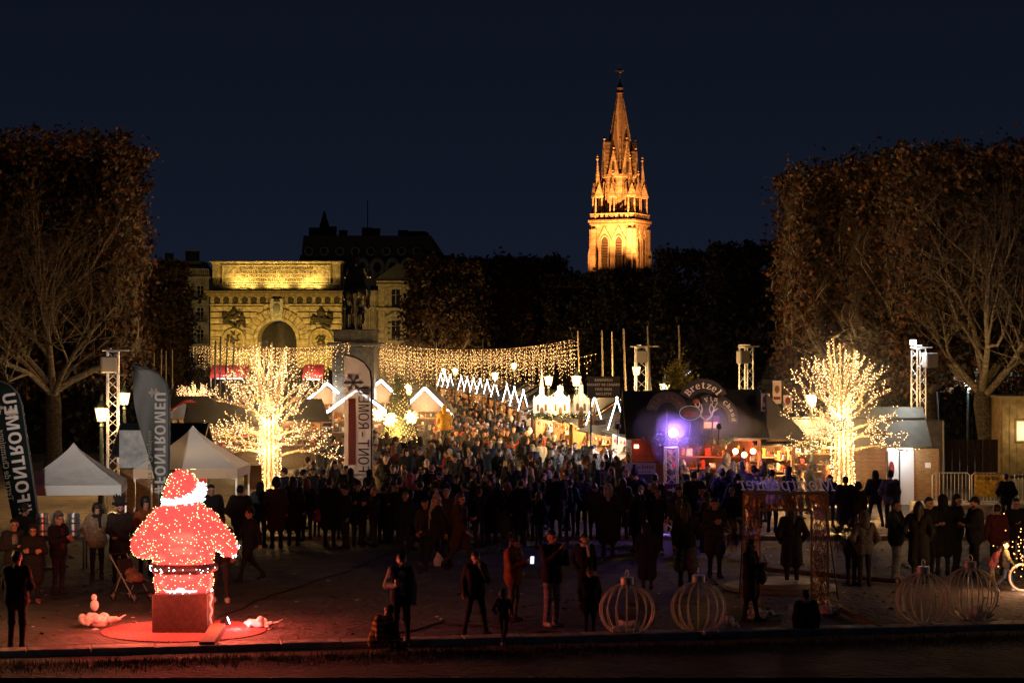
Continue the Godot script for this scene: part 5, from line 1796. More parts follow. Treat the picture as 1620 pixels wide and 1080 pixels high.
func snow_bag(label: String, pos: Vector3, turn: float, sx: float, sy: float, sd: int) -> void:
	var g := RandomNumberGenerator.new()
	g.seed = sd
	var b := []
	for i in 16:
		var x := g.randf_range(-.42, .42) * sx
		var rr := sy * g.randf_range(.16, .30) * (1.0 - 0.5 * absf(x) / sx)
		var p := Vector3(x, rr + sy * g.randf_range(0.0, .5) * (1.0 - absf(x) / sx), g.randfn(0, .09))
		b.append([p, p + Vector3(g.randfn(0, .11), g.randfn(.0, .04), g.randfn(0, .08)), rr, rr * g.randf_range(.5, 1.0), 0])
	b.append([Vector3(0, sy * .32, 0), Vector3(sx * .2, sy * .28, 0), sy * .34, sy * .3, 0])
	b.append([Vector3(sx * .38, sy * .3, 0), Vector3(sx * .52, sy * .4, .03), sy * .13, sy * .07, 0])
	for i in 5: b.append([Vector3(sx * .52, sy * .4, .03), Vector3(sx * (.6 + .05 * i), sy * (.35 + .09 * i), .1 * (i % 3 - 1)), sy * .07, sy * .05, 0])
	var out := {}
	nets(b, .022, .02, out)
	var o := part("ballast_bag", regions(out, [0]), mat("bag_white", Color(0.66, 0.63, 0.6), 0.8, 0.0, "cloth", Vector3.ONE * 3), self)
	o.position = pos
	o.rotation.y = turn
	tag(o, label, "bag", "white ballast bags on the ground")

func on(px: float, d: float, lift := TER) -> Vector3:      # a place on the terrace
	return Vector3((px - 810.0) * d / F, lift, -d)

func build_trees() -> void:
	var autumn := [Color(0.035, 0.02, 0.008), Color(0.09, 0.035, 0.009), Color(0.16, 0.065, 0.014), Color(0.028, 0.026, 0.010)]
	var g := "clipped plane trees along the promenade"
	var L := [
		[Vector3(-20.8, TER, -97.5), AABB(Vector3(-3.4, 3.4, -4.0), Vector3(7.2, 11.5, 8.5)), "clipped plane tree at left, nearest the arch, square crown of rusty leaves", 12500],
		[Vector3(-26.6, TER, -95.5), AABB(Vector3(-4.0, 3.2, -4.0), Vector3(7.4, 12.0, 8.5)), "clipped plane tree at the left edge of the photo behind the white tent", 12000],
		[Vector3(16.3, TER, -100.0), AABB(Vector3(-3.6, 3.4, -4.2), Vector3(8.4, 10.2, 8.4)), "clipped plane tree right, leftmost of its clump, behind the lit tree", 12500],
		[Vector3(20.4, TER, -92.0), AABB(Vector3(-4.2, 3.6, -3.6), Vector3(9.0, 10.3, 7.6)), "clipped plane tree with thick pale trunk beside the beige cabin", 12000],
		[Vector3(27.0, TER, -88.0), AABB(Vector3(-5.4, 3.6, -3.6), Vector3(8.8, 10.3, 7.6)), "clipped plane tree at the right edge, long pale limbs reaching left", 12000],
		[Vector3(19.2, TER, -98.0), AABB(Vector3(-4.0, 3.6, -4.0), Vector3(8.4, 10.6, 7.4)), "clipped plane tree filling the gap behind the right pair of trunks", 9000]]
	for i in L.size():
		broad_tree("plane_tree", L[i][2], L[i][0], 3.4 + 0.2 * (i % 2), 0.36, L[i][1], 9, 6.8, L[i][3], 0.27, autumn, g, 100 + i * 7, 0.72)
	# second rows and the far end of the promenade
	var r := RandomNumberGenerator.new()
	r.seed = 8
	var far := [
		[-33.5, 98, 15.0, "far left plane tree mostly outside the picture"], [-33.6, 196, 13.0, "olive lit plane tree behind the thin poles, left of the arch"], [-38.5, 188, 13.4, "dark plane tree between the left clump and the apartment house"],
		[-6.6, 214, 14.0, "amber lit plane tree right beside the stone pavilion"], [-1.6, 222, 14.4, "plane tree with pale fanned branches, second from the stone pavilion"], [2.0, 226, 14.6, "dark round topped tree left of the church tower, taller of two"], [7.2, 220, 12.8, "dark tree just left below the church tower"],
		[12.6, 214, 12.8, "dark tree directly below the church tower"], [17.6, 206, 14.4, "dark clipped tree right of the church tower"], [22.0, 198, 14.6, "dark clipped tree two along to the right of the church tower"], [26.5, 188, 14.8, "dark clipped tree touching the right clump"],
		[21.0, 128, 11.0, "dark tree behind the right clump of plane trees"], [29.0, 120, 11.5, "dark tree behind the beige cabin at right"], [13.5, 150, 8.0, "low dark tree behind the pretzel stall"], [8.0, 160, 7.0, "low dark tree behind the black menu board"], [-31.0, 140, 8.0, "low dark tree behind the left marquee"],
		[0.5, 240, 13.0, "dark tree between the pavilion and the church tower, further back"]]
	for i in far.size():
		var f: Array = far[i]
		var h: float = f[2]
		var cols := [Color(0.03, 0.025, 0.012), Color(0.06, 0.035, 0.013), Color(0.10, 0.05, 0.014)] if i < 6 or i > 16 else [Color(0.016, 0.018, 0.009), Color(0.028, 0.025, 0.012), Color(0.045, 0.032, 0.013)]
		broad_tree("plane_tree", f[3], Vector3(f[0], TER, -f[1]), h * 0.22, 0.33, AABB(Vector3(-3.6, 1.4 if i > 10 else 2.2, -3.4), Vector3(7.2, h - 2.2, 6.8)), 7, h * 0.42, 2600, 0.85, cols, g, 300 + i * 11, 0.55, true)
	for q in [[-26.0, -112.0, 16.0, "added dark hedge mass behind the left lamps"], [24.0, -118.0, 22.0, "added dark hedge mass behind the right stalls"], [11.0, -175.0, 30.0, "added dark hedge mass across the far right of the market"], [-30.0, -205.0, 34.0, "added dark hedge mass far left before the arch"]]:  # dark masses added to close the sky gap under the crowns
		var t := thing("hedge", q[3], "hedge", Vector3(q[0], TER, q[1]))
		var where := []
		var cols := []
		for i in 2600:
			where.append(Transform3D(Basis.from_euler(Vector3(r.randf() * 6, r.randf() * 6, r.randf() * 6)) * r.randf_range(.5, .9), Vector3(r.randf_range(-.5, .5) * q[2], 3.2 * sqrt(r.randf()), r.randf_range(-.9, .9))))
			cols.append(Color(0.02, 0.022, 0.010) * r.randf_range(.6, 1.5))
		var m := mat("hedge_leaf", Color.WHITE, 0.7)
		m.vertex_color_use_as_albedo = true
		scatter("leaves", spray_mesh(), m, where, cols, t)
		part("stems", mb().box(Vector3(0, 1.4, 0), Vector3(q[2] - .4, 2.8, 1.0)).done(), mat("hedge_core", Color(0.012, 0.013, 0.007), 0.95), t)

func build_lights() -> void:
	light_tree("tall bare tree wound with warm string lights, left, beside the white tent", on(427, 73), 5.85, 2.1, 41, 2.1)
	light_tree("tall bare tree wound with warm string lights, right, beside the green roofed cabin", on(1333, 69, 0.55), 5.65, 1.8, 57, 2.1)
	light_tree("small far tree wound with warm lights left of the tall left one", on(313, 118), 3.8, 1.5, 63, 1.2, "small_light_tree")
	var pl := mb()
	pl.lathe([Vector2(0.9, 0), Vector2(0.95, 0.36), Vector2(0.95, 0.42), Vector2(0.001, 0.42)], 20)
	tag(part("planter", pl.done(), mat("kerb_stone", Color(0.42, 0.37, 0.30), 0.8), self, Transform3D(Basis.IDENTITY, on(1333, 69))), "round stone planter under the right light wrapped tree", "planter")
	# thin fog added round the brightest lights to stand in for lens bloom
	var hz := FogMaterial.new()
	hz.density = 0.0075
	hz.albedo = Color(.95, .95, .95)
	for q in [[on(427, 73) + Vector3(0, 2.8, 0), 1.0, "left light wrapped tree"], [on(1333, 69) + Vector3(0, 3.2, 0), .95, "right light wrapped tree"], [on(632, 103) + Vector3(0, 2.2, 0), 1.1, "gold cone of lights"]]:
		for k in 4:
			var fv := FogVolume.new()
			fv.name = numbered("bloom_fog")
			fv.shape = RenderingServer.FOG_VOLUME_SHAPE_ELLIPSOID
			fv.size = [Vector3(1.5, 4.2, 1.5), Vector3(2.6, 5.0, 2.6), Vector3(4.0, 5.8, 4.0), Vector3(6.0, 7.0, 6.0)][k] * q[1]
			fv.position = q[0]
			fv.material = hz
			add_child(fv)
			tag(fv, "added fog standing in for lens bloom round the " + q[2], "bloom_fog", "added fog round the lights", "stuff")
	# icicle curtains across the alley
	var n := 0
	for i in 13:
		var d := 186.0 - i * 6.3
		var s := F / d
		var h := 5.95 - 0.1 * (i % 3)
		var y := HZ - (h - CH) * s
		if i != 5 and i != 9:
			light_curtain("icicle light curtain left of the statue, row %s from the front" % ["thirteenth", "twelfth", "eleventh", "tenth", "ninth", "eighth", "seventh", "sixth", "fifth", "fourth", "third", "second", "first"][i], at(298 + i * 6, y + 4, d), at(556, y + 2, d), 0.25, 1.6 + .5 * (i % 2), 0.30, 500 + n)
			n += 1
		light_curtain("icicle light curtain right of the grey banner, row %s from the front" % ["thirteenth", "twelfth", "eleventh", "tenth", "ninth", "eighth", "seventh", "sixth", "fifth", "fourth", "third", "second", "first"][i], at(572 + i * 3, y + 3 + (i % 3) * 5, d), at(924 - i * 1.5, y - 2 + (i % 3) * 4, d), 0.45 + .15 * (i % 2), 2.1, 0.25, 500 + n)
		n += 1
	light_curtain("nearest icicle light curtain, sparse, rising to the right pole", at(735, 594, 94), at(944, 559, 94), 0.12, 0.95, 0.16, 990)
	for i in 4: lamp(self.find_child("light_curtain", false, false), Vector3((i - 1.5) * 9.0 + 8.0, -1.0, 10.0 + 12.0 * (i % 2)), Color(1.0, 0.55, 0.18), 3.0, 0.8)
	# masts that hold the wires
	var masts := [[921, 524, 98, -3], [957, 522, 92, -2], [973, 524, 97, -2], [994, 520, 90, -3], [1035, 516, 88, -4], [1082, 514, 86, -3], [243, 556, 110, 0], [252, 552, 112, 1], [262, 555, 114, 0], [272, 553, 116, 0], [337, 538, 96, 1], [345, 532, 97, 1], [352, 528, 98, 2], [360, 540, 99, 3], [690, 540, 150, 0], [764, 536, 140, 0], [625, 536, 150, 0], [560, 538, 140, 0]]
	for i in masts.size():
		var q: Array = masts[i]
		var s: float = F / q[2]
		var h: float = CH - TER + (HZ - q[1]) / s
		var t := thing("mast", "thin %s mast holding the light wires, %s" % ["dark" if i > 9 and i < 14 else "tan", ["leftmost of the bare ones right of the curtains", "second bare one right of the curtains", "third bare one right of the curtains", "fourth bare one right of the curtains", "above the pretzel stall", "furthest right", "leftmost by the left trees", "second by the left trees", "third by the left trees", "fourth by the left trees", "leftmost before the arch", "second before the arch", "third before the arch", "fourth before the arch", "between curtains right of the banner", "far right end of the curtains", "beside the stone pavilion", "before the statue pedestal"][i]], "mast", on(q[0], q[2]), 0, "thin masts carrying the light wires")
		t.rotation.z = deg_to_rad(-q[3] * 0.6) if i < 6 else deg_to_rad(-q[3])
		part("pole", mb().tube([Vector3.ZERO, Vector3.UP * h], [0.055, 0.035], 6).done(), mat("mast_tan", Color(0.28, 0.22, 0.12), 0.6) if not (i > 9 and i < 14) else black(), t)
		part("foot", mb().slab(Vector3(0, 0.1, 0), Vector3(.5, .2, .5), .03).done(), mat("kerb_stone", Color(0.42, 0.37, 0.30), 0.8), t)
	# lantern lamps
	var lamps := [[160, 640, 70, 2.2, "left, lower of the two by the left truss tower"], [196, 617, 80, 3.2, "left, upper of the two by the left truss tower"], [912, 591, 96, 5, "above the lit church models"], [868, 592, 108, 4, "left of the one above the church models"], [1052, 603, 90, 5, "above the pretzel stall roof"], [783, 586, 128, 3, "amid the far light curtains, brightest"], [720, 580, 150, 3, "small, left amid the far light curtains"], [813, 572, 150, 3, "small, upper right amid the far light curtains"], [1284, 620, 78, 5, "behind the branches of the right lit tree"], [1007, 577, 112, 2, "small round, beside the middle truss tower"]]
	for q in lamps:
		var s: float = F / q[2]
		street_lamp("glowing lantern street lamp, " + q[4], on(q[0], q[2]), CH - TER - (q[1] - HZ) / s, q[3])
	street_lamp("cold white lantern lamp under the right plane trees", on(1532, 100), CH - TER - (598 - HZ) / 34.0, 1.5, true)
	street_lamp("small cold white lamp above the gold shrub", on(1088, 130), CH - TER - (584 - HZ) / 26.0, 1.5, true)
	# unseen lamps added round the edges to light trees, flags and faces
	for q in [[-24.0, 78.0, 1.4, "added unseen street lamp left of the picture under the plane trees"], [24.5, 76.0, 1.3, "added unseen street lamp right of the picture under the plane trees"], [-35.0, 180.0, 9.0, "added street lamp under the far left trees"], [-12.5, 42.0, 1.7, "added unseen street lamp just left of the picture beside the square"], [16.5, 46.0, 1.0, "added unseen street lamp just right of the picture beside the square"], [-6.5, 205.0, 9.0, "added street lamp under the trees by the stone pavilion"]]:
		street_lamp(q[3], Vector3(q[0], TER if q[1] > 60 else 0.0, -q[1]), 3.6, q[2])
	light_cone(on(632, 103), 4.2, 1.05)
	var gl := [[617, 664, 97, "lowest left"], [650, 660, 99, "lower right"], [641, 617, 104, "top right"], [598, 655, 100, "far left beside the grey banner"]]
	for q in gl: globe_lamp("glowing round lamp with sparks by the gold cone, " + q[3], at(q[0], q[1], q[2]), 0.2, 4.5)
	# truss towers
	truss_tower("truss tower behind the white tents at left, small loudspeaker on top", on(178, 71), 5.35, 0.34, 0.3, -0.6)
	truss_tower("truss tower with wooden box top above the middle stalls", on(1015, 96), 5.5, 0.5, 0.1, -0.2)
	truss_tower("truss tower with loudspeaker right of the pretzel sign", on(1181, 92), 5.5, 0.42, 0.5, -1.2)
	truss_tower("truss tower with cold floodlight behind the green roofed cabin", on(1454, 77), 5.45, 0.36, 0.4, 0.7, true)

var servers := []

func build_stalls() -> void:
	var warm := Color(1.0, 0.62, 0.26)
	# right side of the alley, bending away
	var line := [Vector2(4.55, 78.0), Vector2(1.25, 102.0), Vector2(-0.5, 137.0), Vector2(-5.9, 182.0)]
	var k := 0
	var named := ["nearest the pretzel stall", "under the white price sign", "with serving man in dark shirt", "under the third church model", "under the gold church model", "under the white church model", "beyond the church models"]
	for sgm in 3:
		var a: Vector2 = line[sgm]
		var b: Vector2 = line[sgm + 1]
		var L := a.distance_to(b)
		var u := (b - a) / L
		var n := int(L / 4.3)
		for i in n:
			var c := a + u * (i + .5) * (L / n)
			var turn := atan2(-u.y, -u.x)      # the front looks to the left of the row
			var o := {"light": [warm, Color(1.0, 0.70, 0.36), Color(1.0, 0.55, 0.2)][k % 3], "energy": [5.0, 1.6, 1.1][sgm] * [1.0, .5, 1.3, .75][k % 4], "group": "stalls in the row right of the alley"}
			if sgm == 0 and i < 1:
				o.light = Color(0.85, 0.9, 1.0)
				o.roof = mat("blue_roof", Color(0.015, 0.017, 0.024), 0.6)
			if sgm == 1 and i < 3: o.light = Color(0.9, 0.95, 1.0)
			var label: String = "lit wooden stall right of the alley, " + (named[k] if k < 7 else "%s beyond the church models" % ["second", "third", "fourth", "fifth", "sixth", "seventh", "eighth", "ninth", "tenth", "eleventh", "twelfth", "thirteenth", "fourteenth", "fifteenth", "sixteenth", "seventeenth", "eighteenth"][k - 7])
			var t := chalet(label, Vector3(c.x, TER, -c.y), turn + [0.0, .05, -.04][k % 3], L / n - [.12, .5, .25][k % 3], 2.6, 2.28 + [0.0, -.12, .1, .05][k % 4], 3.1 + .15 * (k % 3), o)
			var yaw := -turn
			if k < 6: servers.append([t.transform * Vector3(.2, 0, -.55), turn, named[k]])
			if sgm == 0 and i < 2: peak(t, Transform3D(Basis(Vector3.UP, yaw), Vector3(0, 2.42, 0.30)), 0.34, 1.15, mat("stall_wood", Color(.34, .17, .065)))
			if sgm == 0 and i >= 3 or sgm > 0:
				for e in ([0.0] if sgm == 2 and i != 6 or sgm == 1 and i in [1, 3, 5] else []): peak(t, Transform3D(Basis(Vector3.UP, yaw), Vector3(e * L / n, 2.3, 0.35)), 0.27, 1.0, mat("stall_wood", Color(.34, .17, .065)))
			k += 1
	# glowing church models on the stall roofs
	var models := [[857, 657, 92, 0.40, 1.95, "white church model with tall pointed arch on the stall roofs"], [886, 657, 90, 0.46, 1.3, "dazzling gold church model on the stall roofs"], [919, 657, 86, 0.34, 1.4, "cream church model with thin spire on the stall roofs"]]
	for i in 3:
		var q: Array = models[i]
		var t := thing("light_model", q[5], "light sculpture", at(q[0], q[1], q[2]), 0, "glowing church models on the roofs")
		var gm := glow("model_light_%d" % i, [Color(1.0, 0.93, 0.8), Color(1.0, 0.72, 0.34), Color(1.0, 0.85, 0.6)][i], [0.6, 1.5, 0.24][i], Color(.8, .75, .65))
		var w: float = q[3]
		var h: float = q[4]
		part("nave", mb().slab(Vector3(0, .35, 0), Vector3(w * 1.6, .7, .6), .03).prism(PackedVector2Array([Vector2(-w * .8, .7), Vector2(w * .8, .7), Vector2(0, 1.0)]), -.3, .3).done(), gm, t)
		part("spire", mb().slab(Vector3(0, .7, .31), Vector3(w * .5, 1.1, .3), .02).lathe([Vector2(w * .3, 1.2), Vector2(.02, h)], 4, Vector3(0, 0, .31), Basis(Vector3.UP, PI / 4), true).done(), gm, t)
		for sg in [-1.0, 1.0]:
			part("turret", mb().lathe([Vector2(.06, 0), Vector2(.06, .6), Vector2(.08, .62), Vector2(.01, .86)], 6, Vector3(sg * w * .78, 0, .25), Basis.IDENTITY, true).done(), gm, t)
			part("window", mb().prism(gothic(.05, .3, .2), .3, .325, Transform3D(Basis.IDENTITY, Vector3(sg * w * .42, 0, 0))).done(), mat("stall_wood", Color(.34, .17, .065)), t)
		part("door", mb().prism(gothic(.08, .36, .02), .47, .48).done(), mat("stall_wood", Color(.34, .17, .065)), t)
		garland(t, Vector3(-w * 1.2, 0, .6), Vector3(w * 1.2, 0, .6), 0, .12, 60, 70 + i)
		lamp(t, Vector3(0, .9, 1.0), Color(1.0, .75, .42), [.7, 1.6, .4][i], .3)
	# gabled stalls in the middle
	chalet("gabled stall edged with white light, behind the tall grey banner", on(565, 113), 0.05, 2.7, 2.6, 2.25, 3.25, {"gable": true, "led": true, "energy": 2.0})
	chalet("gabled stall edged with white light, right of the gold cone", on(673, 116), -0.05, 2.2, 3.2, 2.2, 3.3, {"gable": true, "led": true, "energy": 2.0})
	chalet("gabled stall edged with white light, behind the left lit tree's right branches", on(512, 128), 0.4, 2.6, 2.6, 2.3, 3.35, {"gable": true, "led": true, "energy": 2.0})
	chalet("gabled stall glimpsed left of the gold cone, white edged roof", on(600, 130), 0.2, 2.5, 2.6, 2.3, 3.5, {"gable": true, "led": true, "energy": 1.6})
	var al := [[250, 66.5, 2.3, "closed wooden cabin with white shutter behind the left feather flag"], [300, 104, 3.4, "dark roofed stall behind the peak of the near white tent"], [372, 92, 3.4, "stall with hanging goods left behind the lit tree"], [455, 98, 3.2, "lit wooden stall right behind the trunk of the left lit tree"], [345, 128, 3.6, "far stall with white lit shelves left of the lit tree"]]
	for i in al.size():
		var q: Array = al[i]
		chalet(q[3], on(q[0], q[1]), [0.0, 0.5, 0.25, 0.3, 0.2][i], q[2], 2.4, 2.2, 3.05, {"open": i > 0, "energy": [0, .8, 1.6, 2.2, 2.0][i], "light": Color(1, .9, .75) if i == 4 else warm})
	part("shutter_board", mb().slab(at(217, 710, 66.1) + Vector3(0, 0, .2), Vector3(1.05, 1.15, .05), .01).slab(at(217, 683, 66.1) + Vector3(0, .03, .2), Vector3(1.05, .06, .08), .01).done(), mat("shutter_white", Color(.55, .57, .56), .5, 0, "worn"), stall_named("closed wooden cabin"), stall_named("closed wooden cabin").transform.affine_inverse())
	var rt := thing("red_gable_roof", "red edged white gable roof of a small tent left of the lit tree", "tent", on(292, 100))
	for sg in [-1.0, 1.0]: part("roof", mb().slab(Vector3(sg * .62, 2.6, -.8), Vector3(1.5, .08, 2.4), .02, Basis(Vector3.BACK, -sg * .56)).done(), mat("tent_red", Color(.55, .03, .03), .7), rt)
	part("gable_cloth", mb().prism(PackedVector2Array([Vector2(-1.15, 2.2), Vector2(1.15, 2.2), Vector2(0, 2.9)]), .3, .34).done(), mat("tent_white", Color(.7, .7, .68), .8), rt)
	for sg in [-1.0, 1.0]: part("pole", mb().rod(Vector3(sg * 1.15, 0, .3), Vector3(sg * 1.15, 2.25, .3), .03).done(), steel(), rt)
	for q in [[365, 585, 150, 2.6, "wide red awning with pale lettering left under the light curtain"], [497, 585, 140, 1.3, "small red awning right behind the left lit tree"]]:
		var s: float = F / q[2]
		var aw := thing("red_awning", q[4], "awning", on(q[0], q[2]))
		var y: float = CH - TER - (q[1] - HZ) / s
		part("canopy", mb().prism(PackedVector2Array([Vector2(0, y - .35), Vector2(1.2, y - .55), Vector2(1.2, y - .3), Vector2(0, y + .35)]), -q[3] * .5, q[3] * .5, Transform3D(Basis(Vector3.UP, -PI / 2), Vector3.ZERO)).done(), mat("tent_red", Color(.55, .03, .03), .7), aw)
		for sg in [-1.0, 1.0]: part("post", mb().rod(Vector3(sg * q[3] * .48, 0, 1.1), Vector3(sg * q[3] * .48, y - .4, 1.1), .035).done(), steel(), aw)
		part("strip_lamp", mb().slab(Vector3(0, y - .6, .5), Vector3(q[3] * .7, .05, .1), .01).done(), glow("cold_strip_light", Color(1, .92, .85), 6.0), aw)
		lamp(aw, Vector3(0, y - .1, 2.2), Color(1, .85, .7), 1.6, .15)
	build_pretzel()
	# stalls with garlands right of the pretzel bar, and the green roofed cabin
	var gs := chalet("wooden stall with garlanded dormer and small signs, right of the pretzel bar", on(1228, 74.5), 0.15, 1.3, 2.4, 2.2, 2.75, {"energy": 2.4})
	part("dormer", mb().prism(PackedVector2Array([Vector2(-.42, 2.25), Vector2(.42, 2.25), Vector2(.06, 3.1), Vector2(-.06, 3.1)]), .05, .35).done(), mat("stall_wood", Color(.34, .17, .065)), gs)
	garland(gs, Vector3(-.6, 2.3, .5), Vector3(.05, 3.45, .45), 0, .16, 90, 3)
	garland(gs, Vector3(.05, 3.45, .45), Vector3(.7, 2.0, .5), 0, .16, 110, 4)
	for i in 3:
		var sg := sign_board("small upright food sign on the garlanded stall, " + ["left", "tall middle one with gold oval", "right"][i], on(1228, 74.5) + Vector3([-.42, -.02, .35][i], [3.6, 3.95, 3.55][i], .45), 0, .3, [.62, .8, .6][i], mat("sign_cream", Color(.6, .52, .42), .7), "small food signs on the garlanded stall")
		part("picture", mb().ball(Vector3(0, .1, .03), Vector3(.09, .14, .012), 8, 12).done(), cloth(["rust", "mustard", "red"][i]), sg)
		part("band", mb().box(Vector3(0, -.2, .028), Vector3(.24, .1, .008)).done(), cloth("red"), sg)
		part("stake", mb().rod(Vector3(0, -.3, -.03), Vector3(0, -.95, -.03), .02).done(), black(), sg)
	var g2 := chalet("wooden stall under a thick fir garland, left of the right lit tree", on(1285, 77), -0.05, 2.6, 2.4, 2.25, 2.9, {"energy": 3.0})
	garland(g2, Vector3(-1.3, 2.25, .4), Vector3(1.2, 2.25, .4), .18, .26, 320, 5)
	var cb := chalet("wooden cabin with green metal roof, right of the lit tree", on(1404, 75), 0, 2.5, 2.6, 2.08, 3.32, {"open": false, "roof": mat("green_roof", Color(.17, .15, .06), .5, .1, "worn", Vector3.ONE), "wood": mat("cabin_wood", Color(.42, .145, .022), .7, 0, "wood", Vector3(.6, 4, 4))})
	part("ridge_seam", mb().slab(Vector3(0, 3.0, -.72), Vector3(2.9, .03, .05), .01).done(), black(), cb)
	var dr := part("doorway_panel", mb().box(Vector3(.45, 1.0, .03), Vector3(.95, 1.98, .02)).done(), mat("fridge_white", Color(.75, .76, .76), .5), cb)
	part("cold_strip_lamp", mb().box(Vector3(.45, 1.96, .08), Vector3(.8, .04, .05)).done(), glow("cold_strip_light", Color(1, .92, .85), 6.0), dr)
	part("fridge_edge", mb().box(Vector3(.42, .95, .06), Vector3(.05, 1.85, .05)).box(Vector3(.0, .95, .06), Vector3(.04, 1.85, .05)).done(), black(), dr)
	part("coat_on_hook", mb().ball(Vector3(.14, 1.25, .08), Vector3(.1, .28, .05), 6, 8).done(), cloth("red"), dr)
	lamp(cb, Vector3(.45, 1.7, .75), Color(.95, .97, 1.0), .25, .15)
	var door := Node3D.new()
	door.name = "door"
	door.transform = Transform3D(Basis(Vector3.UP, -0.35), Vector3(.97, 0, .1))
	cb.add_child(door, true)
	part("door_leaf", boards(.82, 1.9, .04, 1.9).done(), mat("door_wood", Color(.46, .24, .06), .6, 0, "wood", Vector3(.5, 3, 3)), door, Transform3D(Basis.IDENTITY, Vector3(.41, .08, 0)))
	part("door_edge", mb().box(Vector3(.01, 1.03, .04), Vector3(.05, 1.9, .03)).box(Vector3(.81, 1.03, .04), Vector3(.05, 1.9, .03)).done(), mat("cabin_wood", Color(.42, .145, .022)), door)
	part("notice", mb().box(Vector3(.44, 1.45, .045), Vector3(.2, .28, .005)).done(), mat("paper", Color(.7, .66, .6), .8), door)
	# cabins and panels on the right
	var ca := thing("site_cabin", "beige site cabin with one lit window under the right plane trees", "cabin", on(1634, 90))
	part("body", mb().slab(Vector3(0, 1.75, -1.5), Vector3(2.7, 3.3, 3.0), .04).done(), mat("cabin_beige", Color(.30, .21, .09), .7, 0, "worn", Vector3.ONE), ca)
	for i in 9: part("wall_rib", mb().box(Vector3(-1.25 + i * .31, 1.7, .02), Vector3(.04, 3.1, .03)).done(), mat("cabin_beige", Color(.30, .21, .09)), ca)
	part("roof_edge", mb().slab(Vector3(0, 3.42, -1.5), Vector3(2.85, .1, 3.15), .02).done(), mat("cabin_trim", Color(.2, .15, .08), .7), ca)
	var wf := part("window", mb().slab(Vector3(-.42, 2.0, .03), Vector3(.62, .95, .08), .02).done(), mat("cabin_trim", Color(.2, .15, .08)), ca)
	part("lit_pane_light", mb().box(Vector3(-.42, 2.0, .075), Vector3(.5, .82, .02)).done(), glow("cabin_window_light", Color(1, .72, .35), .8), wf)
	part("sash", mb().box(Vector3(-.42, 2.0, .09), Vector3(.03, .82, .02)).done(), mat("tent_white", Color(.7, .7, .68)), wf)
	lamp(ca, Vector3(-.42, 2.0, .6), Color(1, .72, .35), .35, .3)
	lamp(ca, Vector3(-2.6, 3.0, 3.2), Color(1.0, .62, .2), 1.3, .2)
	var dc := thing("grey_container", "dull purple grey container right behind the green roofed cabin", "container", on(1474, 82))
	part("body", mb().slab(Vector3(0, 1.35, -1.2), Vector3(.95, 2.7, 2.4), .03).done(), mat("container_grey", Color(.12, .11, .12), .6, .2, "worn"), dc)
	for sg in [-1.0, 1.0]: part("corner_post", mb().box(Vector3(sg * .45, 1.35, .02), Vector3(.06, 2.7, .06)).done(), mat("container_post", Color(.3, .27, .25), .6), dc)
	var wp := thing("wooden_screen", "dark brown wooden screen panels between the containers", "fence", on(1525, 84))
	for i in 9: part("plank", mb().slab(Vector3(-1.2 + i * .3, .95, 0), Vector3(.28, 1.9, .04), .01).done(), mat("screen_brown", Color(.10, .045, .02), .8, 0, "wood"), wp)
	var op := thing("orange_screen_panel", "tan upright panel beside the near white tent's right pole", "panel", on(400, 68))
	part("panel", mb().slab(Vector3(0, .88, 0), Vector3(.52, 1.76, .05), .015).done(), mat("panel_tan", Color(.42, .24, .09), .7, 0, "wood"), op)
	part("frame", mb().box(Vector3(-.26, .88, .0), Vector3(.03, 1.78, .08)).box(Vector3(.26, .88, 0), Vector3(.03, 1.78, .08)).done(), mat("cabin_wood", Color(.42, .145, .022)), op)

func stall_named(start: String) -> Node3D:
	for c in get_children():
		if c.has_meta("label") and str(c.get_meta("label")).begins_with(start): return c
	return null

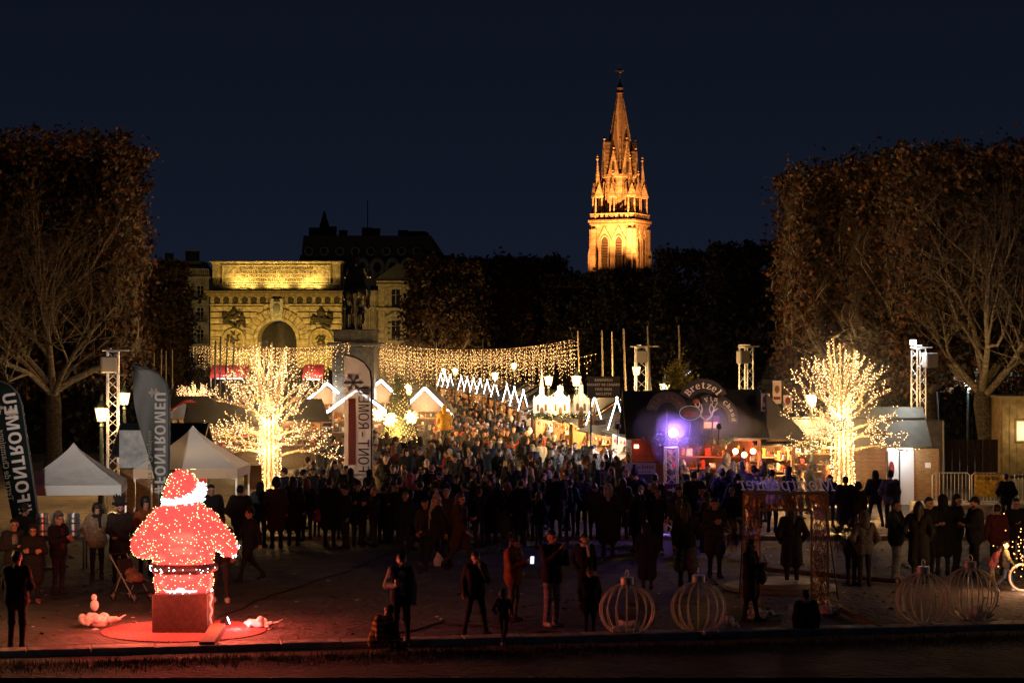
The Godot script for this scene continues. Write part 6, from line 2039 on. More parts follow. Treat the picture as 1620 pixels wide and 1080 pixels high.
func build_pretzel() -> void:
	var blk := mat("black_roof", Color(0.018, 0.018, 0.02), 0.7, 0.0, "worn", Vector3.ONE)
	var t := chalet("large black roofed pretzel and mulled wine bar lit red inside", on(1128, 73.6), 0.0, 3.3, 4.2, 2.45, 3.95, {"light": Color(1.0, .30, .14), "energy": 2.6, "roof": blk, "wood": mat("bar_wood", Color(.26, .10, .05), .75, 0, "wood", Vector3(.6, 4, 4))})
	garland(t, Vector3(-2.2, 2.35, .5), Vector3(.6, 2.35, .5), .04, .2, 330, 21, false)
	part("side_hip", mb().prism(PackedVector2Array([Vector2(0, 2.35), Vector2(1.5, 2.35), Vector2(.0, 3.9)]), -4.6, 0, Transform3D(Basis.IDENTITY, Vector3(1.85, 0, 0))).done(), blk, t)
	var rw := part("dormer_window", mb().slab(Vector3(-.1, 2.92, .12), Vector3(.62, .5, .5), .03).done(), mat("dormer_red", Color(.3, .05, .03), .7), t)
	part("lit_pane_light", mb().box(Vector3(-.1, 2.85, .38), Vector3(.46, .2, .02)).done(), glow("red_window_light", Color(1, .38, .2), 1.6), rw)
	for i in 3: part("lamp_bulb_light", mb().ball(Vector3(.75 + i * .3, 1.95 - .12 * (i % 2), .25), Vector3.ONE * .1, 6, 8).done(), glow("globe_light", Color(1.0, 0.62, 0.22), 9.0), t)
	lamp(t, Vector3(1.0, 1.75, .7), Color(1, .6, .3), 1.6, .2)
	var sd := chalet("red lit side stall at the left end of the black pretzel bar", on(1026, 73.8), 0.0, 1.1, 4.0, 2.42, 3.9, {"open": false, "roof": blk, "wood": mat("bar_red_wood", Color(.13, .035, .018), .75, 0, "wood", Vector3(.6, 4, 4))})
	part("red_lamp", mb().slab(Vector3(-.42, 2.1, .12), Vector3(.16, .13, .05), .01).done(), glow("red_lamp_light", Color(1, .22, .12), 8.0), sd)
	lamp(sd, Vector3(-.42, 2.0, .5), Color(1, .12, .05), .09, .12)
	# signs on the roof
	var cream := mat("sign_letters", Color(.66, .62, .55), .6)
	var dark := mat("sign_black", Color(.012, .012, .013), .6)
	for q in [[1113, 640, .52, PI / 2, .30, "Bretzel", .28, "arched black sign reading Bretzel with pale antlers below"], [1128, 664, .62, .95, .235, "Vin Chaud", .18, "arched black sign reading Vin Chaud, right, following the roof edge"], [1056, 652, .44, PI / 2, .30, "Vin Chaud", .19, "small dim arched sign reading Vin Chaud, left on the black roof"]]:
		var c := at(q[0], q[1], 72.9)
		var sg := thing("sign", q[7], "sign", c, 0, "arched signs on the black roof")
		var n: int = q[5].length()
		var half: float = q[4] * (n + .6) * .5
		var p := arc(0, 0, q[2] - .1, q[2] - .1, q[3] - half, q[3] + half, 20)
		p.append_array(arc(0, 0, q[2] + q[6] + .08, q[2] + q[6] + .08, q[3] + half, q[3] - half, 20))
		part("board", mb().prism(p, -.05, 0).done(), dark, sg)
		arched_words(sg, q[5], q[2] + q[6] * .5, q[3], q[4], q[6] * .8, cream if q[5] == "Bretzel" or q[2] > .6 else cloth("rust"))
		part("stand", mb().rod(Vector3(0, q[2] * .3, -.03), Vector3(0, -1.1, -.5), .03).done(), black(), sg)
	var an := thing("antler_emblem", "pale branching antlers below the word Bretzel", "sign", at(1117, 648, 72.8))
	var am := mb()
	for sg in [-1.0, 1.0]:
		am.tube([Vector3(0, -.36, 0), Vector3(sg * .18, -.22, 0), Vector3(sg * .28, .05, 0), Vector3(sg * .40, .26, 0)], [.035, .035, .03, .012], 6)
		am.tube([Vector3(sg * .2, -.18, 0), Vector3(sg * .12, 0, 0), Vector3(sg * .16, .2, 0)], [.028, .024, .01], 6)
		am.tube([Vector3(sg * .28, .05, 0), Vector3(sg * .2, .16, 0), Vector3(sg * .24, .32, 0)], [.026, .022, .01], 6)
		am.tube([Vector3(sg * .24, -.06, 0), Vector3(sg * .42, .06, 0)], [.024, .01], 6)
	part("antlers", am.done(), mat("antler_pale", Color(.6, .6, .64), .5), an)
	part("bow", mb().ball(Vector3(-.33, .3, .05), Vector3(.12, .1, .06), 6, 8).done(), cloth("rust"), an)
	var ov := thing("sign", "oval black sign with a red sausage roll picture on the black roof", "sign", at(1092, 653, 72.7))
	part("board", mb().ball(Vector3.ZERO, Vector3(.36, .24, .03), 10, 24).done(), dark, ov)
	part("rim", mb().tube(Array(arc(0, 0, .36, .24, 0, TAU, 24)).map(func(p): return Vector3(p.x, p.y, .02)), range(25).map(func(_i): return .012), 5, false).done(), cream, ov)
	part("picture", mb().ball(Vector3(0, 0, .03), Vector3(.26, .06, .03), 6, 12).ball(Vector3(0, -.07, .03), Vector3(.24, .05, .02), 6, 12).done(), cloth("red"), ov)
	part("stand", mb().rod(Vector3(0, -.2, -.02), Vector3(0, -.8, -.3), .02).done(), black(), ov)
	var mn := sign_board("black menu board on posts with cream capitals listing sandwich and raclette", at(955, 612, 84), 0, 1.28, .84, mat("menu_black", Color(.016, .013, .011), .7))
	var ml := ["SANDWICH", "MAGRET DE CANARD", "FOIE GRAS", "RACLETTE"]
	for i in 4: words("lettering", ml[i], .095, mat("menu_letters", Color(.5, .42, .34), .7), mn, Transform3D(Basis.IDENTITY, Vector3(0, .27 - i * .18, .03)), "Droid Sans", true, .008)
	for sg in [-1.0, 1.0]: part("post", mb().rod(Vector3(sg * .5, -.4, -.05), Vector3(sg * .5, -3.9, -.05), .04).done(), black(), mn)
	var ps := sign_board("small white sign with dark red numbers hung on the stall edge", at(949, 668, 79), 0.0, .5, .22, mat("paper", Color(.7, .66, .6), .8))
	words("numerals", "2y32", .13, cloth("burgundy"), ps, Transform3D(Basis.IDENTITY, Vector3(0, -.0, .03)), "Droid Serif", true, .008)
	part("bracket", mb().rod(Vector3(.0, .1, -.05), Vector3(.3, .1, -.4), .015).done(), black(), ps)
	var ub := sign_board("narrow wooden price sign standing on the stall roofs", at(919, 664, 84), 0.0, .2, .52, mat("panel_tan", Color(.42, .24, .09), .7))
	for i in 4: part("line", mb().box(Vector3(0, .16 - i * .1, .03), Vector3(.12, .03, .008)).done(), cloth("brown"), ub)
	part("foot", mb().slab(Vector3(0, -.28, 0), Vector3(.3, .05, .2), .01).done(), mat("stall_wood", Color(.34, .17, .065)), ub)
	var gr := thing("gold_shrub", "small round tree lit gold beside the pretzel sign", "tree", on(1075, 86))
	part("trunk", mb().rod(Vector3.ZERO, Vector3(0, 3.6, 0), .05).done(), mat("plane_bark", Color(.3, .24, .17)), gr)
	var r := RandomNumberGenerator.new()
	r.seed = 4
	var where := []
	var cols := []
	for i in 420:
		where.append(Transform3D(Basis.from_euler(Vector3(r.randf() * 6, r.randf() * 6, 0)) * r.randf_range(.16, .3), Vector3(r.randfn(0, .22), 4.1 + r.randfn(0, .38), r.randfn(0, .22))))
		cols.append(Color(.16, .13, .02) * r.randf_range(.5, 1.6))
	var m := mat("fir_leaf", Color.WHITE, .7)
	scatter("leaves", spray_mesh(), m, where, cols, gr)
	# smoke in the beam of the purple lamp
	var fm := FogMaterial.new()
	fm.density = 0.020
	fm.albedo = Color(.9, .9, .95)
	var thick := FogMaterial.new()
	thick.density = 0.075
	thick.albedo = Color(.92, .9, .97)
	for i in 18:
		var fv := FogVolume.new()
		fv.name = numbered("smoke")
		fv.shape = RenderingServer.FOG_VOLUME_SHAPE_ELLIPSOID
		var u := i / 15.0
		fv.size = Vector3(r.randf_range(1.3, 2.6), r.randf_range(.8, 1.6), r.randf_range(2.0, 4.0)) * lerpf(.8, 1.25, u)
		fv.position = at(1068 + 85 * u + r.randfn(0, 22), 684 - 22 * u + r.randfn(0, 10), lerpf(63.8, 74, u))
		fv.material = fm
		if i > 11:      # thick puffs added close to the lamp to form its halo
			fv.size = Vector3.ONE * [1.1, .8, 1.5, .6, 1.0, 1.3][i - 12]
			fv.position = at(1068, 680, 62.9) + Vector3(r.randfn(0, .22), r.randfn(0, .2), r.randfn(0, .1))
			fv.material = thick
		add_child(fv)
		tag(fv, "bluish smoke drifting round the violet stage lamp and the black roof", "smoke", "smoke in the violet light", "stuff")

func build_square() -> void:
	var white := mat("tent_white", Color(.72, .70, .68), .8, 0, "tent", Vector3.ONE * .35)
	white.backlight_enabled = true
	white.backlight = Color(.5, .5, .5)
	marquee("smaller grey white pop up tent at left behind the beer kegs", on(116, 58.5, 0), 0.12, 2.7, 1.95, 3.02, mat("tent_grey", Color(.52, .52, .50), .8, 0, "tent", Vector3.ONE * .35), mat("tent_grey", Color(.5, .51, .5)))
	var mq := marquee("larger white pop up tent lit orange, left of the lit tree", on(305, 63.6), 0.0, 3.0, 1.98, 3.18, white, mat("tent_valance", Color(.66, .48, .32), .8, 0, "tent", Vector3.ONE * .35))
	lamp(mq, Vector3(0, 1.75, 0), Color(1, .6, .28), .9, .1)
	part("lamp_bulb_light", mb().ball(Vector3(0, 1.85, 0), Vector3.ONE * .09, 6, 8).done(), glow("globe_light", Color(1.0, 0.62, 0.22), 9.0), mq)
	var rc := sign_board("red and white cup poster under the larger tent", on(320, 64.5) + Vector3(0, 1.35, 0), 0, .26, .8, cloth("white"))
	part("red_field", mb().box(Vector3(0, .08, .028), Vector3(.24, .42, .006)).done(), cloth("red"), rc)
	part("stand", mb().rod(Vector3(0, -.4, -.03), Vector3(0, -1.33, -.03), .02).done(), black(), rc)
	# kegs on a stand before the smaller tent
	var kt := thing("keg_stand", "dark metal stand carrying the beer kegs", "stand", on(92, 54.5, 0))
	part("top", mb().slab(Vector3(0, .78, 0), Vector3(1.5, .05, .5), .01).done(), black(), kt)
	for i in 4: part("leg", mb().rod(Vector3((i % 2 - .5) * 1.35, 0, (int(i / 2.0) - .5) * .4), Vector3((i % 2 - .5) * 1.35, .77, (int(i / 2.0) - .5) * .4), .022).done(), black(), kt)
	for i in 3:
		var kg := thing("beer_keg", "steel beer keg on the stand, " + ["leftmost, half hidden by the flag", "middle", "right"][i], "keg", on(92, 54.5, 0) + Vector3(-.42 + i * .4, .805, 0), 0, "steel beer kegs at left")
		part("barrel", mb().lathe([Vector2(.001, 0), Vector2(.15, 0), Vector2(.175, .04), Vector2(.175, .14), Vector2(.19, .16), Vector2(.175, .18), Vector2(.175, .34), Vector2(.19, .36), Vector2(.175, .38), Vector2(.175, .46), Vector2(.15, .52), Vector2(.06, .54), Vector2(.001, .54)], 18).done(), mat("keg_steel", Color(.5, .5, .48), .28, .9), kg)
		part("rim", mb().lathe([Vector2(.165, .5), Vector2(.165, .6), Vector2(.15, .6), Vector2(.15, .5)], 18).done(), mat("keg_steel", Color(.5, .5, .48)), kg)
	# feather flags
	var fcl := mat("flag_dark", Color(.007, .014, .013), .5, 0, "worn", Vector3.ONE * .7)
	fcl.metallic_specular = 0.1
	var ink := mat("flag_print", Color(.45, .43, .40), .7)
	var script := mat("flag_script", Color(.28, .26, .20), .7)
	var face := Basis(Vector3(0, 1, 0), Vector3(1, 0, 0), Vector3(0, 0, -1))
	var flake := func(t: Node3D, bs: Basis, c: Vector3, r: float) -> void:
		var m := mb()
		for k in 6:
			var a := k * PI / 3
			var d := Vector3(cos(a), sin(a), 0)
			m.bar(c, c + d * r, r * .13, .07)
			for e in [-1.0, 1.0]:
				var d2 := Vector3(cos(a + e * .7), sin(a + e * .7), 0)
				m.bar(c + d * r * .5, c + d * r * .5 + d2 * r * .35, r * .1, .066)
		part("snowflake_print", m.done(), script, t, Transform3D(bs, Vector3.ZERO))
	feather_flag("dark teal feather flag at the left edge, mirrored white lettering, two snowflakes", on(72, 54.5, 0), 4.98, .86, .145, fcl, func(t, bs):
		words("lettering", "#FONTROMEU", .33, ink, t, Transform3D(bs * face, bs * Vector3(-.30, 3.0, 0)), "Droid Sans", true, .09)
		words("script", "Terre de Champions", .135, script, t, Transform3D(bs * face, bs * Vector3(-.62, 2.75, 0)), "Droid Serif", false, .09)
		flake.call(t, bs, Vector3(-.28, 4.02, 0), .16)
		flake.call(t, bs, Vector3(-.66, 4.2, 0), .18)
		flake.call(t, bs, Vector3(-.3, 1.12, 0), .12), .75)
	feather_flag("dark feather flag leaning behind the red figure, bright reflections at its top", on(267, 60, 0), 5.1, 1.0, 0.0, mat("flag_dark_gloss", Color(.010, .017, .014), .5, 0, "worn", Vector3.ONE * .7), func(t, bs):
		words("lettering", "#FONTROMEU", .30, ink, t, Transform3D(bs * face, bs * Vector3(-.25, 2.95, 0)), "Droid Sans", true, .09)
		words("script", "Terre de Champions", .12, script, t, Transform3D(bs * face, bs * Vector3(-.52, 2.5, 0)), "Droid Serif", false, .09)
		flake.call(t, bs, Vector3(-.42, 4.35, 0), .15), .28)
	var sheer := mat("flag_sheer", Color(.55, .57, .62, .72), .6)
	sheer.transparency = BaseMaterial3D.TRANSPARENCY_ALPHA
	sheer.albedo_color.a = .66
	sheer.backlight_enabled = true
	sheer.backlight = Color(.8, .8, .85)
	feather_flag("tall sheer grey feather flag with orange stripe in the middle of the crowd", on(588, 70), 5.25, .9, 0.0, sheer, func(t, bs):
		part("orange_stripe", mb().box(Vector3(-.64, 2.75, 0), Vector3(.24, 2.15, .085)).done(), mat("flag_orange", Color(.85, .22, .04), .7), t)
		words("lettering", "FONT-ROMEU", .34, mat("flag_ink", Color(.025, .025, .03), .7), t, Transform3D(bs * face, bs * Vector3(-.27, 2.8, 0)), "Droid Sans Mono", true, .09)
		words("script", "SOURCES D'ALTITUDE", .13, mat("flag_script_pale", Color(.6, .45, .38), .7), t, Transform3D(bs * face, bs * Vector3(-.64, 2.75, 0)), "Droid Sans", true, .10)
		flake.call(t, bs, Vector3(-.6, 4.35, 0), .32)
		flake.call(t, bs, Vector3(-.2, 4.1, 0), .16)
		for i in 2: part("print_line", mb().box(Vector3(-.4 + .1 * i, 1.35 - .16 * i, 0), Vector3(.55, .05, .085)).done(), mat("flag_line", Color(.5, .5, .52), .7), t), 1.0, .12)
	build_figure()
	var fm := thing("added_flood_mast", "added unseen floodlight mast left of the view, put in to light tents and flags", "floodlight", Vector3(-9.6, 0, -30.0))  # floodlight put in out of view to brighten tents and flags
	part("pole", mb().rod(Vector3.ZERO, Vector3(0, 5.6, 0), .06).done(), black(), fm)
	part("housing", mb().slab(Vector3(.1, 5.65, -.05), Vector3(.5, .3, .3), .05).done(), black(), fm)
	part("lamp_glass", mb().box(Vector3(.1, 5.65, -.21), Vector3(.42, .24, .02)).done(), glow("cold_flood_light", Color(0.85, 0.93, 1.0), 14.0), fm)
	spot(fm, Vector3(.1, 5.65, -.5), Vector3(-.9, 3.3, -31.0), Color(1.0, .88, .78), 160.0, 8.5, .9, .2)
	# baubles, bags, logs
	wire_bauble("giant wire bauble on the ground, leftmost, holding a white bag", ground(992, 1008), .53, 3)
	wire_bauble("giant wire bauble on the ground, second from left, beside the frame", ground(1105, 1004), .53, 4)
	wire_bauble("giant wire bauble on the ground, left one of the right pair", ground(1461, 990), .55, 5)
	wire_bauble("giant wire bauble on the ground, right one of the right pair", ground(1535, 984), .57, 6)
	var bags := [[150, 992, .1, .75, .34, "pink lit white bag lying left of the red carpet"], [410, 993, -.1, .6, .26, "pink lit white bag at the right edge of the red carpet"], [990, 1006, .5, .4, .36, "white bag inside the leftmost wire bauble"], [1128, 1008, .2, .55, .24, "white bag flat before the second wire bauble"], [1150, 1000, 1.0, .4, .34, "white bag propped against the second wire bauble"], [1205, 980, 0.0, .55, .26, "white bag at the left foot of the photo frame"], [1310, 972, .6, .5, .26, "white bag at the right foot of the photo frame"], [1463, 996, .1, .75, .2, "white bag below the left one of the right baubles"], [1550, 984, 1.2, .3, .42, "white bag upright in the far right bauble"], [1585, 990, 0, .7, .16, "low white bag right of the far right bauble"]]
	for q in bags: snow_bag(q[5], ground(q[0], q[1]), q[2], q[3], q[4], int(q[0]))
	var bs2 := thing("bag_ear", "small white toy leaning on the left pink bag", "toy", ground(149, 985) + Vector3(0, .28, 0))
	part("body", mb().ball(Vector3(0, .08, 0), Vector3(.09, .12, .08)).ball(Vector3(-.01, .24, 0), Vector3(.06, .07, .06)).done(), mat("bag_white", Color(.66, .63, .6)), bs2)
	for q in [[327, 1030, 345, 1000, "short squared timber lying on the red lit ground before the box"], [1312, 962, 1392, 1000, "long round timber lying from the photo frame towards the kerb"], [1200, 905, 1420, 925, "long low timber edging behind the photo frame"]]:
		var a := ground(q[0], q[1]) + Vector3.UP * .09
		var b := ground(q[2], q[3]) + Vector3.UP * .09
		var lg := mb()
		if q[0] == 327: lg.bar(a, b, .28, .18)
		else: lg.tube([a, b], [.06, .06], 8)
		tag(part("timber", lg.done(), mat("timber", Color(.22, .13, .07), .85, 0, "wood", Vector3(2, 2, 2)), self), q[4], "timber")
	for q in [[[600, 1010], [700, 985], [860, 1000], [985, 1006], "black cable lying from the kerb to the leftmost bauble"], [[330, 985], [420, 945], [560, 900], [640, 862], "black cable running from the red carpet to the terrace step"], [[1150, 1000], [1230, 1003], [1330, 990], [1450, 988], "thin cable between the second and third baubles"]]:
		var pts := []
		var rr := []
		for i in 25:
			var u := i / 24.0 * 2.999
			var k := int(u)
			var a := ground(q[k][0], q[k][1])
			var b := ground(q[mini(k + 1, 3)][0], q[mini(k + 1, 3)][1])
			pts.append(a.lerp(b, smoothstep(0, 1, u - k)) + Vector3(.06 * sin(i * 1.9), .014, .08 * cos(i * 1.3)))
			rr.append(.014)
		tag(part("cable", mb().tube(pts, rr, 5).done(), mat("rubber", Color(.015, .015, .015), .8), self), q[4], "cable")
	build_frame()
	build_props()

func build_figure() -> void:
	var p := ground(283, 1003)
	var cp := mb()
	cp.lathe([Vector2(1.62, 0.0), Vector2(1.62, .02), Vector2(.001, .022)], 40)
	var c := part("carpet", cp.done(), mat("carpet_pink", Color(.55, .12, .11), .95, 0, "cloth", Vector3.ONE * 2), self, Transform3D(Basis.IDENTITY, p + Vector3(.03, .002, -.45)))
	tag(c, "round red carpet under the glowing red figure", "carpet")
	var bx := thing("plinth_box", "dark brown square box under the glowing red figure", "plinth", p + Vector3(0, .024, -.55))
	part("box", mb().slab(Vector3(0, .37, 0), Vector3(1.08, .74, 1.0), .012).done(), mat("plinth_brown", Color(.04, .018, .012), .7, 0, "wood", Vector3.ONE), bx)
	part("seam", mb().box(Vector3(0, .742, 0), Vector3(1.0, .006, .92)).done(), black(), bx)
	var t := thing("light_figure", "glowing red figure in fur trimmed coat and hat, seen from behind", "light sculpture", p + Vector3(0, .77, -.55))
	# 0 red tinsel, 1 white fur, 2 belt
	var b := []
	b.append([Vector3(-.22, .22, 0), Vector3(.22, .22, 0), .36, .36, 0])
	b.append([Vector3(-.24, .55, 0), Vector3(.24, .55, 0), .34, .34, 0])
	b.append([Vector3(-.22, .85, 0), Vector3(.22, .85, 0), .40, .40, 0])
	b.append([Vector3(-.22, 1.2, 0), Vector3(.22, 1.2, 0), .42, .42, 0])
	b.append([Vector3(-.14, 1.55, 0), Vector3(.14, 1.55, 0), .30, .30, 0])
	# arms: the left one akimbo, the right one held out and down
	b.append([Vector3(-.42, 1.42, 0), Vector3(-.78, .93, -.05), .27, .27, 0])
	b.append([Vector3(-.78, .93, -.05), Vector3(-.50, .82, -.25), .25, .2, 0])
	b.append([Vector3(.42, 1.42, 0), Vector3(.82, .98, -.05), .25, .20, 0])
	b.append([Vector3(.82, .98, -.05), Vector3(.90, .86, -.02), .19, .17, 0])
	b.append([Vector3(.76, .80, .0), Vector3(.98, .76, .0), .055, .055, 1])
	b.append([Vector3(.98, .76, 0), Vector3(1.05, .9, 0), .05, .045, 1])
	b.append([Vector3(-.04, 1.93, 0), Vector3(-.02, 2.08, 0), .36, .31, 0])
	b.append([Vector3(-.02, 2.12, .02), Vector3(-.04, 2.20, .04), .26, .22, 0])
	for i in 12:
		var a := TAU * i / 12
		var a2 := TAU * (i + 1) / 12
		b.append([Vector3(cos(a) * .32, 1.84 + .05 * cos(a), sin(a) * .30), Vector3(cos(a2) * .32, 1.84 + .05 * cos(a2), sin(a2) * .30), .085, .085, 1])
		b.append([Vector3(cos(a) * .60, .49 - .03 * sin(a), sin(a) * .40), Vector3(cos(a2) * .60, .49 - .03 * sin(a2), sin(a2) * .40), .08, .08, 2])
		b.append([Vector3(cos(a) * .52, .06, sin(a) * .34), Vector3(cos(a2) * .52, .06, sin(a2) * .34), .035, .035, 1])
	b.append([Vector3(.34, 2.02, .05), Vector3(.36, 2.06, .05), .11, .1, 1])
	var out := {}
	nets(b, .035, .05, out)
	part("red_glow_tinsel", regions(out, [0]), glow("red_tinsel_glow", Color(1.0, .115, .10), 1.0, Color(.7, .1, .1)), t)  # inner LED glow put into the tinsel surface itself
	part("white_glow_fur", regions(out, [1]), glow("white_tinsel_glow", Color(.95, .9, 1.0), .8, Color(.8, .8, .85)), t)  # same glow put into the fur trim
	part("belt", regions(out, [2]), mat("belt_black", Color(.003, .003, .006), .6), t)
	var r := RandomNumberGenerator.new()
	r.seed = 6
	var tin := mb()
	for reg in [0, 1]:
		var vs: PackedVector3Array = out[reg][0]
		var ns: PackedVector3Array = out[reg][1]
		var where := []
		for i in (900 if reg == 0 else 200):
			var k := r.randi() % vs.size()
			where.append(Transform3D(Basis.IDENTITY * (.58 if reg == 0 else .7), vs[k] + ns[k] * .025))
		scatter("bulb", bulb_mesh(), glow("amber_bulb_light", Color(1.0, .62, .25), 7.0) if reg == 0 else glow("white_led_light", Color(.95, .97, 1), 9.0), where, [], t)
		for i in (5200 if reg == 0 else 1800):
			var k := r.randi() % vs.size()
			var d := (ns[k] + Vector3(r.randfn(0, .7), r.randfn(0, .7), r.randfn(0, .7))).normalized()
			var sd := d.cross(Vector3(r.randfn(), r.randfn(), r.randfn())).normalized() * .008
			var a := vs[k] - ns[k] * .01
			if reg == 0: tin.tri(a - sd, a + sd, a + d * r.randf_range(.03, .06))
	part("tinsel", tin.done(), mat("tinsel_red", Color(.30, .02, .02), .5), t, Transform3D(), "stuff")
	var bw := []
	for i in 40:
		var a := r.randf() * PI
		bw.append(Transform3D(Basis.IDENTITY * .7, Vector3(cos(a) * .66, .49 - .03 * sin(a) + r.randfn(0, .025), sin(a) * .49)))
	scatter("belt_bulb_light", bulb_mesh(), glow("white_led_light", Color(.95, .97, 1), 9.0), bw, [], t)
	for q in [[-1.1, .5, .75, 1.5], [1.0, .4, .9, 1.5], [0.0, 1.2, 1.15, 1.7], [-.9, .35, -.8, 1.2], [1.2, .4, -.6, 1.2]]:
		lamp(t, Vector3(q[0], q[1] - .45, q[2]), Color(1.0, .12, .07), q[3], .35)
	var sp := thing("spotlight", "small black spotlight shining white on the red carpet", "spotlight", p + Vector3(.72, .02, -.75))
	part("housing", mb().lathe([Vector2(.05, 0), Vector2(.08, .1), Vector2(.09, .16)], 10, Vector3(0, .1, 0), Basis(Vector3.BACK, -1.2)).rod(Vector3.ZERO, Vector3(0, .12, 0), .02).done(), black(), sp)
	part("lamp_glass", mb().lathe([Vector2(.08, .161), Vector2(.001, .165)], 10, Vector3(0, .1, 0), Basis(Vector3.BACK, -1.2)).done(), glow("white_led_light", Color(.95, .97, 1), 9.0), sp)
	lamp(sp, Vector3(.3, .14, .12), Color(.9, .85, 1.0), .05, .04)
	var cab := thing("cable", "coiled white plastic wrapped cable hanging down the box", "cable", p + Vector3(.58, .03, -.3))
	var pts := []
	var rr := []
	for i in 14:
		pts.append(Vector3(.02 * sin(i * 1.3), .72 - i * .055, .02 * cos(i * 1.7)))
		rr.append(.02 + .008 * (i % 2))
	part("strand", mb().tube(pts, rr, 5).done(), mat("bag_white", Color(.66, .63, .6)), cab)

func build_frame() -> void:
	var p := ground(1243, 955)
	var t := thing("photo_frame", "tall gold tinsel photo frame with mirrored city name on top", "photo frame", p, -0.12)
	var gold := mat("frame_gold", Color(.62, .46, .2), .35, .8)
	var tin := mat("frame_tinsel", Color(.24, .165, .055), .3, .8)
	var w := .92
	var h := 2.42
	var th := .36
	var r := RandomNumberGenerator.new()
	r.seed = 16
	for z in [-.15, .15]:
		for e in [[-w, 0, -w, h], [w, 0, w, h], [-w, h, w, h], [-w + th, 0, -w + th, h - th], [w - th, 0, w - th, h - th], [-w + th, h - th, w - th, h - th], [-w, .02, -w + th, .02], [w - th, .02, w, .02]]:
			part("frame_bar", mb().bar(Vector3(e[0], e[1], z), Vector3(e[2], e[3], z), .035).done(), gold, t)
		for i in 3: part("frame_bar", mb().bar(Vector3((i - 1) * .46, h - th, z), Vector3((i - 1) * .46, h, z), .025).done(), gold, t)
	var tn := mb()
	for i in 5200:
		var a := Vector3.ZERO
		var k := r.randf()
		if k < .4: a = Vector3(-w + r.randf() * th, r.randf() * h, r.randf_range(-.14, .14))
		elif k < .8: a = Vector3(w - r.randf() * th, r.randf() * h, r.randf_range(-.14, .14))
		else: a = Vector3(r.randf_range(-w, w), h - r.randf() * th, r.randf_range(-.14, .14))
		var d := Vector3(r.randfn(0, .5), r.randfn(-.6, .6), r.randfn(0, .5)).normalized() * r.randf_range(.06, .13)
		tn.tri(a - Vector3(.007, 0, .004), a + Vector3(.007, 0, .004), a + d)
	part("tinsel", tn.done(), tin, t, Transform3D(), "stuff")
	for sg in [-1.0, 1.0]:
		var pm := mb()
		for i in 420:
			var d := Vector3(r.randfn(), r.randfn(), r.randfn()).normalized()
			d = d * r.randf_range(.28, .5)
			var c := Vector3(sg * 1.12, 1.55, .1)
			var s := d.cross(Vector3.UP).normalized() * .009
			pm.tri(c - s, c + s, c + d - Vector3.UP * .12 * d.length())
		part("pompom", pm.done(), tin, t, Transform3D(), "stuff")
	# the city name in bent white tubing with a faint blue glow put in, facing away from the viewer
	words("city_name_letters", "Montpellier", .27, glow("letter_blue_glow", Color(.5, .5, 1.0), .05, Color(.8, .8, .85)), t, Transform3D(Basis(Vector3.UP, PI) * Basis(Vector3(1, 0, 0), Vector3(.28, 1, 0), Vector3(0, 0, 1)), Vector3(0, h + .19, 0)), "Droid Serif", false, .05)
	part("letter_rail", mb().bar(Vector3(-w, h + .03, 0), Vector3(w, h + .03, 0), .03).done(), gold, t)
	part("back_stay", mb().rod(Vector3(w, 1.8, -.15), Vector3(w + .25, 0, -.9), .015).rod(Vector3(-w, 1.8, -.15), Vector3(-w - .1, 0, -.9), .015).done(), black(), t)
	var pf := mb()
	pf.lathe([Vector2(.95, 0), Vector2(.95, .16), Vector2(.93, .18), Vector2(.001, .18)], 32)
	pf.lathe([Vector2(1.3, 0), Vector2(1.3, .08), Vector2(.951, .082)], 32)
	tag(part("round_platform", pf.done(), mat("platform_grey", Color(.2, .19, .18), .7, 0, "worn", Vector3.ONE), self, Transform3D(Basis.IDENTITY, ground(1240, 935) + Vector3(0, .003, -.6))), "low round two step platform inside the photo frame", "platform")

